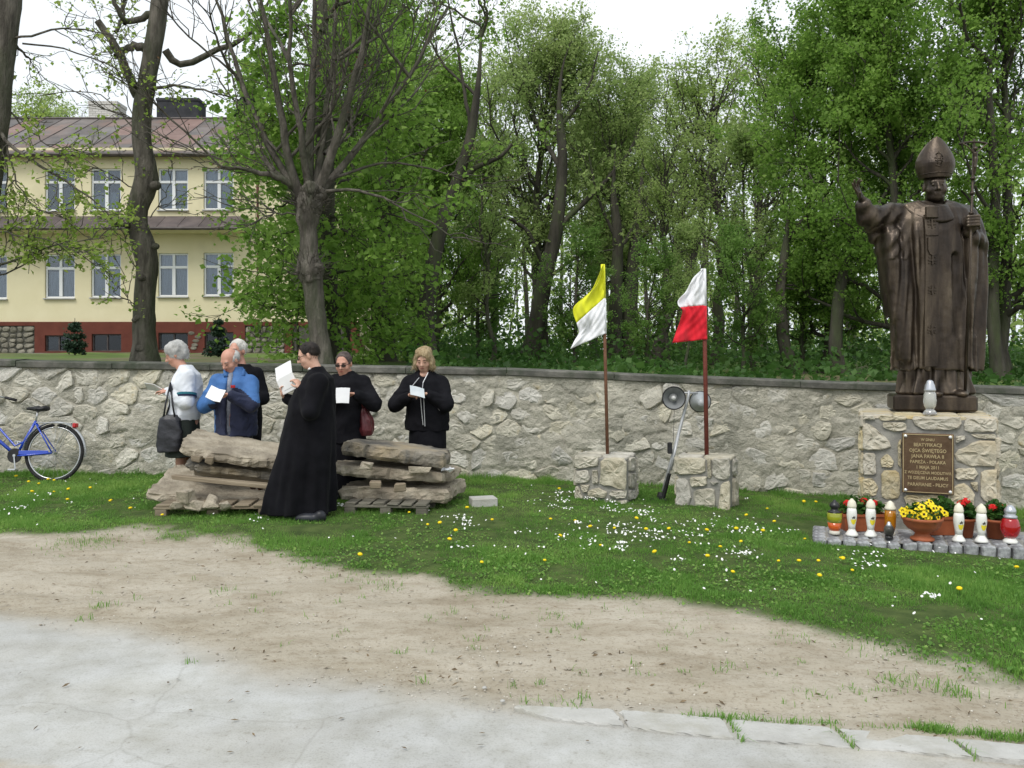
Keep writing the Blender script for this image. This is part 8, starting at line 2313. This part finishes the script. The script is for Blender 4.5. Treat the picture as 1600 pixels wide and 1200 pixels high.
# sunglasses left lying on the bottom slab
gp_ = W(401, 765, 8.38)
o = thing('sunglasses', 'brown sunglasses lying on the bottom slab of the left stack', 'sunglasses', gp_, rot=(R_(20), R_(7), .2))
g = MB()
for s in (-1, 1):
    g.tube([(s * .036 + .026 * math.cos(t), .0, .02 + .020 * math.sin(t)) for t in np.linspace(0, 6.283, 13)], .0045, 5, caps=False)
    g.tube([(s * .062, 0, .028), (s * .066, .06, .02), (s * .062, .12, .006)], .0035, 5)
fr = obj('frame', g, mat('brown_frame', (.08, .02, .012), None, rough=.25), o)
for s in (-1, 1):
    m = MB(); m.add([(s * .036 + .024 * math.cos(t), .0, .02 + .018 * math.sin(t)) for t in np.linspace(0, 6.283, 13)[:-1]], [tuple(range(12))]); obj('lens', m, M_LENS, fr)
# crumpled white wrapper at the corner of the right stack
m = MB(); n = 6; VV = [(i / n * .13 - .06, j / n * .09 - .045, .012 * rb_.normal()) for i in range(n + 1) for j in range(n + 1)]
m.add(VV, [(i * (n + 1) + j, (i + 1) * (n + 1) + j, (i + 1) * (n + 1) + j + 1, i * (n + 1) + j + 1) for i in range(n) for j in range(n)])
o = obj('crumpled_wrapper', m, M_PAPER, None); o.location = W(699, 733, 8.62); tag(o, 'crumpled white wrapper on the right corner of the right slab stack', 'litter')

# ================================================================ BICYCLE
M_BLUE = mat('blue_bike_paint', (.008, .05, .42), (.012, .06, .48), 3, .25, spec=.6, coat=.6)
M_TYRE = mat('black_tyre', (.012, .012, .013), (.03, .03, .03), 20, .8, .4, 80)
M_RIM = mat('alloy_rim', (.55, .56, .57), None, rough=.25, metallic=.7)
M_SPOKE = mat('steel_spoke', (.45, .46, .47), None, rough=.3, metallic=.7)
M_RLIGHT = mat('red_reflector', (.45, .01, .01), None, rough=.15, spec=.6)
YB_ = 10.15
bl_ = W(82, 708, YB_); zb_g = float(ground_z(bl_[0], YB_)); rW = bl_[2] - zb_g
bike = thing('bicycle', 'blue bicycle leaning against the stone wall at the left edge', 'bicycle', (bl_[0], YB_, zb_g), rot=(math.radians(-7), 0, math.radians(1)))
def BP(px, py, dy=0): w_ = W(px, py, YB_); return np.array([w_[0] - bl_[0], dy, w_[2] - zb_g])
def wheel(cx):
    C = np.array([cx, 0, rW]); ry = rW - .02
    t = MB(); ring = [C + np.array([ry * math.cos(a), 0, ry * math.sin(a)]) for a in np.linspace(0, 2 * math.pi, 49)]
    t.tube(ring, .020, 8, caps=False); w0 = obj('wheel', t, M_TYRE, bike, smooth=True)
    r = MB(); ring = [C + np.array([(ry - .028) * math.cos(a), 0, (ry - .028) * math.sin(a)]) for a in np.linspace(0, 2 * math.pi, 49)]; r.tube(ring, .010, 6, caps=False); obj('rim', r, M_RIM, w0, smooth=True)
    s = MB()
    for i in range(28):
        a = 2 * math.pi * i / 28; b = a + (.5 if i % 2 else -.5); y = .03 if i % 4 < 2 else -.03
        s.tube([C + np.array([.02 * math.cos(b), y, .02 * math.sin(b)]), C + np.array([(ry - .03) * math.cos(a), 0, (ry - .03) * math.sin(a)])], .0016, 3)
    obj('spokes', s, M_SPOKE, w0)['kind'] = 'stuff'
    h = MB(); h.tube([C + (0, -.05, 0), C + (0, .05, 0)], .018, 8); obj('hub', h, M_RIM, w0)
wheel(0); wheel(-1.06)
bb = BP(23, 712); st_ = BP(50, 658); sd_p = BP(52, 641); hd = BP(-34, 640); hd2 = BP(-40, 660); fk = np.array([-1.06, 0, rW]); ax0 = np.array([0, 0, rW])
m = MB(); m.tube([bb, st_], [.017, .016], 10); m.tube([bb, hd2], .021, 10); m.tube([BP(38, 688) , BP(20, 697), hd], .013, 8); m.tube([hd, hd2], .020, 10)
for s in (-1, 1):
    m.tube([bb + (0, s * .02, 0), bb + np.array([.1, s * .05, -.0]), ax0 + (0, s * .055, 0)], .010, 8); m.tube([st_ + (0, s * .015, -.02), ax0 + (0, s * .055, 0)], .009, 8)
    m.tube([hd2 + (0, s * .03, -.02), hd2 + (0, s * .05, -.06), fk + (0, s * .05, 0)], .011, 8)
obj('frame', m, M_BLUE, bike, smooth=True)
m = MB(); m.tube([st_, sd_p], .012, 8); obj('seat_post', m, M_RIM, bike, smooth=True)
S = SDF(sd_p + (-.2, -.14, -.06), sd_p + (.2, .14, .1), .007)
S.ell(sd_p + (.05, 0, .012), (.085, .085, .028), k=.02); S.cap(sd_p + (.0, 0, .02), sd_p + (-.125, 0, .02), .035, .018, k=.03); S.ell(sd_p + (.09, 0, .03), (.045, .07, .026), k=.02)
link('saddle', S.mesh('saddle', 1), M_BLK, bike)
m = MB(); aa = np.linspace(math.radians(-8), math.radians(175), 26); rf = rW + .025
for y0_ in (-1,):
    VV = []; 
    for a in aa:
        for y, dr in ((-.028, -.012), (-.015, .003), (.015, .003), (.028, -.012)): VV.append(ax0 + np.array([(rf + dr) * math.cos(a), y, (rf + dr) * math.sin(a)]))
    m.add(VV, [(i * 4 + j, i * 4 + j + 1, (i + 1) * 4 + j + 1, (i + 1) * 4 + j) for i in range(25) for j in range(3)])
obj('mudguard', m, M_RIM, bike, smooth=True)
m = MB(); VV = []
for a in np.linspace(math.radians(20), math.radians(200), 22):
    for y, dr in ((-.028, -.012), (-.015, .003), (.015, .003), (.028, -.012)): VV.append(fk + np.array([(rf + dr) * math.cos(a), y, (rf + dr) * math.sin(a)]))
m.add(VV, [(i * 4 + j, i * 4 + j + 1, (i + 1) * 4 + j + 1, (i + 1) * 4 + j) for i in range(21) for j in range(3)]); obj('mudguard', m, M_RIM, bike, smooth=True)
m = MB()
for s in (-1, 1): m.tube([st_ + (.02, s * .03, -.02), BP(66, 661, s * .045), BP(108, 662, s * .045)], .005, 5); m.tube([BP(104, 662, s * .045), ax0 + (0, s * .06, 0)], .004, 5)
m.tube([BP(108, 662, -.045), BP(108, 662, .045)], .005, 5); m.tube([BP(85, 661, -.045), BP(85, 661, .045)], .005, 5); obj('luggage_rack', m, M_SPOKE, bike)
m = MB(); m.bevbox(BP(112, 665), (.05, .075, .055), .01); obj('rear_light', m, M_RLIGHT, bike)
m = MB(); m.lathe([(.085, -.004), (.09, 0), (.085, .004)], (0, 0, 0), 24, Matrix.Rotation(R_(90), 3, 'X')); q = obj('chainring', m, M_BLK, bike); q.location = bb + (0, -.035, 0)
m = MB(); m.tube([bb + (0, -.05, 0), bb + np.array([.03, -.055, -.165])], .010, 6); m.bevbox(bb + np.array([.03, -.10, -.17]), (.09, .08, .022), .005); m.tube([bb + (0, .05, 0), bb + np.array([-.03, .055, .165])], .010, 6); m.bevbox(bb + np.array([-.03, .10, .17]), (.09, .08, .022), .005); m.tube([bb + (0, -.05, 0), bb + (0, .05, 0)], .018, 8); obj('crank', m, M_RIM, bike)
m = MB(); m.bevbox((bb + ax0) / 2 + (0, -.045, .02), (.36, .012, .05), .005); obj('chain_guard', m, M_BLUE, bike)
ht = BP(-30, 622)
m = MB(); m.tube([hd, ht], .013, 8)
for s in (-1, 1): m.tube([ht, ht + (-.06, s * .10, .04), ht + (-.03, s * .22, .05), ht + (.10, s * .28, .02)], .011, 8)
obj('handlebar', m, M_RIM, bike, smooth=True)
for s in (-1, 1):
    m = MB(); m.tube([ht + (.07, s * .27, .03), ht + (.20, s * .30, -.005)], .018, 8); obj('grip', m, M_BLK, bike, smooth=True)

# ================================================================ GRASS, FLOWERS, STONES ON THE GROUND
def grass_material():
    m = leaf_mat('grass_blades', (0.09, 0.20, 0.036), (0.15, 0.30, 0.058), (0.26, 0.40, 0.10), 0.4); return m
M_GRASS = grass_material()
def blades(X, Y, H, Wd, rng, lean=.45, z=None, var=None):
    N = len(X); Z = (ground_z(X, Y) if z is None else z)
    base = np.stack([X, Y, Z - .005], 1); a = rng.uniform(0, 6.283, N); ld = rng.uniform(0, 6.283, N); l = np.abs(rng.normal(0, lean, N)) * H
    s = np.stack([np.cos(a), np.sin(a), np.zeros(N)], 1) * (Wd / 2)[:, None]
    mid = base + np.stack([np.cos(ld) * l * .35, np.sin(ld) * l * .35, H * .6], 1); tip = base + np.stack([np.cos(ld) * l, np.sin(ld) * l, H * np.clip(1 - .3 * (l / H) ** 2, .4, 1)], 1)
    V_ = np.stack([base - s, base + s, mid - s * .8, mid + s * .8, tip], 1).reshape(-1, 3); k = np.arange(N)[:, None] * 5
    Qd = k + np.array([[0, 1, 3, 2]]); T = k + np.array([[2, 3, 4]])
    v = (rng.random(N) * .6 + .2 if var is None else np.clip(var + rng.normal(0, .16, N), 0, 1))
    return V_, Qd, T, np.repeat(v, 5)
rg = np.random.default_rng(80)
N = 640000
Y = rg.uniform(4.2, 10.85, N) ; Y = 4.2 + 6.65 * rg.random(N) ** .85
X = rg.uniform(-1, 1, N) * (Y * .76 + .5)
gm = grass_mask(X, Y)
pat = gnoise(X, Y, 1.3, 90); pat2 = gnoise(X, Y, 4.5, 92)
ok = (rg.random(N) < gm ** 1.5 * np.clip(1.0 + .5 * pat2, .6, 1)) & (Y < wall_y(X) - .02)
# a few stray tufts in the bare soil
X, Y, pat, pat2, gm = X[ok], Y[ok], pat[ok], pat2[ok], gm[ok]
wallside = sstep(.55, .05, wall_y(X) - Y)
H = (0.040 + .016 * np.clip(pat, -1, 1.5) + .018 * np.clip(pat2, -1, 1.5)) * (0.6 + .7 * rg.random(len(X))) * (.5 + .5 * gm) + .07 * wallside * rg.random(len(X)) * np.clip(pat2 + .7, 0, 1.5)
for cx_p, cy_p, rad, add in ((-2.3, 8.25, .8, .03), (-.9, 8.4, .8, .03), (.97, 9.25, .45, .05), (2.1, 9.1, .5, .05), (3.3, 7.55, .5, .02)):
    H += add * np.exp(-((X - cx_p) ** 2 + (Y - cy_p) ** 2) / rad ** 2) * rg.random(len(X))
H = np.clip(H, .018, .16)
onp = (Y > 7.45 - (X - XL) * YFS) & (X > XL + .02) & (X < XL + 2.6) & (Y < 8.4)
keep = ~onp; X, Y, H, pat, pat2 = X[keep], Y[keep], H[keep], pat[keep], pat2[keep]
Wd = .0045 + .004 * rg.random(len(X)) + .0006 * np.clip(Y - 6, 0, 5)
near = Y < 7.0
meV = []; meQ = []; meT = []; meA = []; off = 0
gv = .45 + .34 * pat - .2 * pat2 + .25 * np.clip(gnoise(X, Y, .6, 95), -1, 1)
nr_ = Y < 6.6
V1, Q1, T1, A1 = blades(X[nr_], Y[nr_], H[nr_], Wd[nr_], rg, .55, var=gv[nr_])
X, Y, H, Wd, gv = X[~nr_], Y[~nr_], H[~nr_], Wd[~nr_] * 1.15, gv[~nr_]; N = len(X)
base = np.stack([X, Y, ground_z(X, Y) - .005], 1); a = rg.uniform(0, 6.283, N); ld = rg.uniform(0, 6.283, N); l = np.abs(rg.normal(0, .5, N)) * H
s_ = np.stack([np.cos(a), np.sin(a), 0 * a], 1) * (Wd / 2)[:, None]; tip = base + np.stack([np.cos(ld) * l, np.sin(ld) * l, H * .9], 1)
V2 = np.stack([base - s_, base + s_, tip], 1).reshape(-1, 3); T2 = np.arange(N * 3).reshape(-1, 3) + len(V1)
A2 = np.repeat(np.clip(gv + rg.normal(0, .16, N), 0, 1), 3)
me = fast_mesh('grass', np.vstack([V1, V2]), quads=Q1, tris=np.vstack([T1, T2]), smooth=False, attr={'var': np.concatenate([A1, A2])})
tag(link('grass', me, M_GRASS), 'short green grass covering the ground before the wall', 'grass', kind='stuff')
# clover and broad leaves between the blades
N = 60000; Y = rg.uniform(4.3, 10.7, N); X = rg.uniform(-1, 1, N) * (Y * .66 + .4); gm = grass_mask(X, Y)
ok = (rg.random(N) < gm * np.clip(.5 + gnoise(X, Y, 1.8, 93), 0, 1)) & (Y < wall_y(X) - .03) & ~((Y > 7.4 - (X - XL) * YFS) & (X > XL)); X, Y = X[ok], Y[ok]
C = np.stack([X, Y, ground_z(X, Y) + .012 + .03 * rg.random(len(X))], 1)
tag(link('clover', leaf_mesh('clover', C, .022, rg, flat=1.5), M_GRASS), 'low broad leaved clover among the grass', 'grass', kind='stuff')
# weeds in the bare soil and along the kerb
wx_, wy_ = [], []
def tuft(px, py, n, sp, spy=None):
    a, b = gp(px, py)
    wx_.append(a + rg.normal(0, sp, n)); wy_.append(b + rg.normal(0, (spy or sp), n))
for px, py, n, sp in ((140, 848, 320, .16), (370, 845, 160, .07), (395, 852, 100, .09), (450, 868, 60, .08), (350, 925, 30, .05), (860, 963, 40, .06), (905, 980, 22, .04), (700, 957, 14, .04), (302, 1035, 10, .02), (820, 1097, 14, .04), (865, 1098, 10, .03), (900, 1100, 12, .03),
                      (1400, 1065, 60, .05), (1335, 1085, 30, .05), (1480, 1075, 70, .06), (1500, 1085, 50, .05), (1268, 1088, 25, .04), (1600, 1060, 40, .08), (1045, 993, 14, .03), (1140, 1043, 18, .04), (560, 905, 60, .1), (600, 915, 60, .1), (480, 880, 60, .1), (1350, 1015, 40, .08), (1240, 1000, 50, .08), (760, 935, 50, .1), (1000, 960, 40, .1), (1090, 975, 40, .1)):
    tuft(px, py, n, sp)
for px, py, n in ((1100, 1122, 60), (1140, 1124, 70), (1190, 1128, 60), (1240, 1133, 60), (1290, 1134, 60), (1440, 1140, 160), (1465, 1143, 140), (1520, 1148, 100), (1560, 1152, 120), (1595, 1155, 120), (1380, 1142, 40)):
    tuft(px, py, n, .045, .012)
for (a, b, c, d, n) in ((1137, 1127, 1160, 1160, 60), (1305, 1143, 1336, 1172, 60), (1484, 1159, 1526, 1188, 40)):
    for t in np.linspace(0, 1, 10): tuft(a + (c - a) * t, b + (d - b) * t, n // 10, .008)
for _ in range(130):
    px, py = rg.uniform(20, 1590), rg.uniform(850, 1110)
    a, b = gp(px, py)
    if grass_mask(np.array([a]), np.array([b]))[0] < .3 and road_mask(np.array([a]), np.array([b]))[0] < .3: tuft(px, py, int(rg.integers(3, 12)), .02)
X, Y = np.concatenate(wx_), np.concatenate(wy_)
V1, Q1, T1, A1 = blades(X, Y, .018 + .035 * rg.random(len(X)), np.full(len(X), .0045), rg, .7)
tag(link('weeds', fast_mesh('weeds', V1, quads=Q1, tris=T1, smooth=False, attr={'var': A1}), M_GRASS), 'sparse weeds growing in the bare soil and kerb joints', 'weeds', kind='stuff')
# daisies: hundreds of white heads in drifts
M_DAISY = mat('daisy_white', (.78, .78, .76), None, rough=.8)
dx, dy = [], []
clusters = [(905, 785, .35, 60), (880, 800, .3, 50), (1020, 840, .35, 70), (1050, 850, .3, 50), (960, 850, .3, 50), (1110, 825, .3, 55), (1240, 790, .35, 80), (1215, 775, .25, 40), (1260, 815, .25, 35), (1100, 880, .25, 40), (880, 870, .15, 18), (1400, 862, .18, 30), (980, 805, .4, 40), (1190, 835, .3, 40), (670, 860, .2, 16), (380, 830, .2, 14), (60, 790, .5, 18), (300, 800, .5, 24), (120, 800, .4, 16), (700, 810, .4, 20), (830, 830, .4, 24), (1280, 870, .3, 20), (1180, 915, .5, 14), (1350, 930, .6, 10), (560, 810, .3, 12), (760, 765, .3, 14), (640, 760, .3, 8), (1300, 760, .2, 12)]
for px, py, sp, n in clusters:
    a, b = gp(px, py)
    for _ in range(max(1, n // 9)):       # each drift is made of small clumps
        u, v = a + rg.normal(0, sp), b + rg.normal(0, sp * .8); q = int(rg.integers(3, 17)); t = .03 + .09 * rg.random()
        dx.append(u + rg.normal(0, t, q)); dy.append(v + rg.normal(0, t, q))
dx.append(rg.uniform(-6, 6, 160)); dy.append(rg.uniform(5, 10.3, 160))
X, Y = np.concatenate(dx), np.concatenate(dy)
ok = (grass_mask(X, Y) > .7) & (Y < wall_y(X) - .1) & ~((Y > 7.4 - (X - XL) * YFS) & (X > XL)); X, Y = X[ok], Y[ok]
Z = ground_z(X, Y) + .055 + .03 * rg.random(len(X)); n = len(X)
r = .0065 + .0035 * rg.random(n); k = 6
th = np.linspace(0, 6.283, k, endpoint=False); tl_ = rg.normal(0, .35, (n, 2)); tl_[:, 1] -= .35
VV = np.zeros((n, k + 1, 3)); VV[:, k] = np.stack([X, Y, Z + .003], 1)
for i, t in enumerate(th):
    ox, oy = r * math.cos(t), r * math.sin(t); VV[:, i] = np.stack([X + ox, Y + oy, Z + ox * tl_[:, 0] - oy * tl_[:, 1]], 1)
T = np.concatenate([np.arange(n)[:, None] * (k + 1) + np.array([[i, (i + 1) % k, k]]) for i in range(k)])
tag(link('daisies', fast_mesh('daisies', VV.reshape(-1, 3), tris=T, smooth=False), M_DAISY), 'white daisies scattered in drifts through the grass', 'daisies', kind='stuff')
# dandelions, one by one
M_DAND = mat('dandelion_yellow', (.80, .58, .01), (.88, .66, .02), 30, .8)
dm = MB(); dm.ball((0, 0, .065), (.017, .017, .010), 8, 5); dm2 = MB(); dm2.tube([(0, 0, 0), (0.002, 0, .06)], .0022, 4)
protoD = link('dandelion', fast_mesh('dandelion', dm.verts(), F=dm.F), M_DAND); tag(protoD, 'yellow dandelion flower in the grass', 'dandelion', 'dandelions in the grass')
stm = obj('stalk', dm2, M_STEM, protoD)
dpos = [(1008, 833), (962, 828), (1048, 831), (1078, 851), (1150, 833), (1192, 835), (1212, 820), (1255, 786), (1200, 797), (1273, 788), (1278, 907), (1278, 880), (1317, 877), (1310, 876), (1218, 880), (1248, 884), (938, 857), (897, 818), (870, 842), (872, 768), (938, 767), (1105, 877), (1160, 850), (750, 883), (668, 822), (690, 823), (712, 835), (640, 803), (770, 816), (860, 815), (925, 830), (45, 755), (62, 758), (85, 752), (82, 770), (25, 748), (170, 785), (172, 783), (105, 785), (46, 773), (110, 768), (76, 752), (140, 765), (1350, 762), (1170, 810), (1100, 835), (1030, 870), (990, 815), (1125, 860), (1142, 900), (1260, 845), (1330, 895), (1500, 930), (850, 880), (1590, 895), (560, 875), (700, 850), (730, 800), (255, 808), (205, 800)]
first = True
for px, py in dpos:
    a, b = gp(px, py + 6)
    if not (grass_mask(np.array([a]), np.array([b]))[0] > .5): continue
    o = protoD if first else copy_tree(protoD); first = False
    o.location = (a, b, float(ground_z(a, b))); s = .8 + .5 * rg.random(); o.scale = (s, s, s); o.rotation_euler = (rg.normal(0, .2) + .15, rg.normal(0, .2), rg.random() * 6)
# pebbles and crumbs on the bare soil
N = 5200; px = rg.uniform(-150, 1750, N); py = rg.uniform(835, 1130, N)
G = []
for a, b in zip(px, py):
    G.append(gp(a, b))
G = np.array(G); X, Y = G[:, 0], G[:, 1]; ok = (grass_mask(X, Y) < .5) & (road_mask(X, Y) < .75); X, Y = X[ok], Y[ok]; n = len(X)
oct_ = np.array([[1, 0, 0], [-1, 0, 0], [0, 1, 0], [0, -1, 0], [0, 0, 1], [0, 0, -1.]]); fc = np.array([[0, 2, 4], [2, 1, 4], [1, 3, 4], [3, 0, 4], [2, 0, 5], [1, 2, 5], [3, 1, 5], [0, 3, 5]])
sz = np.exp(rg.normal(-5.6, .38, n)); VV = oct_[None] * (sz[:, None, None] * (.6 + .8 * rg.random((n, 6, 3)))) * np.array([1.2, 1.1, .7]); VV += np.stack([X, Y, ground_z(X, Y) + sz * .3], 1)[:, None]
T = (np.arange(n)[:, None, None] * 6 + fc[None]).reshape(-1, 3)
M_PEB = mat('pebbles', (.30, .27, .22), (.62, .59, .52), 14, .95, geo=True, contrast=(.42, .6))
tag(link('pebbles', fast_mesh('pebbles', VV.reshape(-1, 3), tris=T, smooth=False), M_PEB), 'small pebbles scattered over the bare soil', 'pebbles', kind='stuff')
for px, py, s, lab in ((1557, 0, 0, ''), (757, 1076, .009, 'pale pebble lying alone on the soil near the road edge'), (785, 1097, .011, 'flat grey stone chip at the corner of the kerb')):
    if not s: continue
    a, b = gp(px, py); t = MB(); t.ball((0, 0, 0), (s * 1.2, s, s * .7), 9, 6); Vt = t.verts(); Vt *= 1 + .25 * vnoise(Vt, 40, px)[:, None]; m = MB(); m.add(Vt, t.F)
    o = obj('pebble', m, M_KERB, None, smooth=True); o.location = (a, b, float(ground_z(a, b)) + s * .5); tag(o, lab, 'stone')

# dead leaves, twig ends and crumbs lying on soil, road and grass
N = 1500; px = rg.uniform(-100, 1700, N); py = 835 + 350 * rg.random(N) ** 1.4
G = np.array([gp(a, b) for a, b in zip(px, py)]); X, Y = G[:, 0], G[:, 1]; ok = (grass_mask(X, Y) < .8) & (rg.random(N) < np.where(road_mask(X, Y) > .5, .12, .8)); X, Y = X[ok], Y[ok]; n = len(X)
C = np.stack([X, Y, ground_z(X, Y) + .010], 1); a = rg.uniform(0, 6.283, n); L = .006 + .016 * rg.random(n); d = np.stack([np.cos(a), np.sin(a), rg.normal(0, .25, n)], 1); e = np.stack([-np.sin(a), np.cos(a), rg.normal(0, .3, n)], 1)
VV = np.stack([C - d * L[:, None], C + e * (L * .3)[:, None] + (0, 0, .003), C + d * L[:, None], C - e * (L * .3)[:, None]], 1).reshape(-1, 3); k = np.arange(n)[:, None] * 4
T = np.concatenate([k + np.array([[0, 1, 2]]), k + np.array([[0, 2, 3]])])
tag(link('dead_leaves', fast_mesh('dead_leaves', VV, tris=T, smooth=False), mat('dead_leaf', (.07, .05, .03), (.20, .15, .09), 9, .9, geo=True)), 'tiny dead leaves and twig ends lying on the soil', 'litter', kind='stuff')
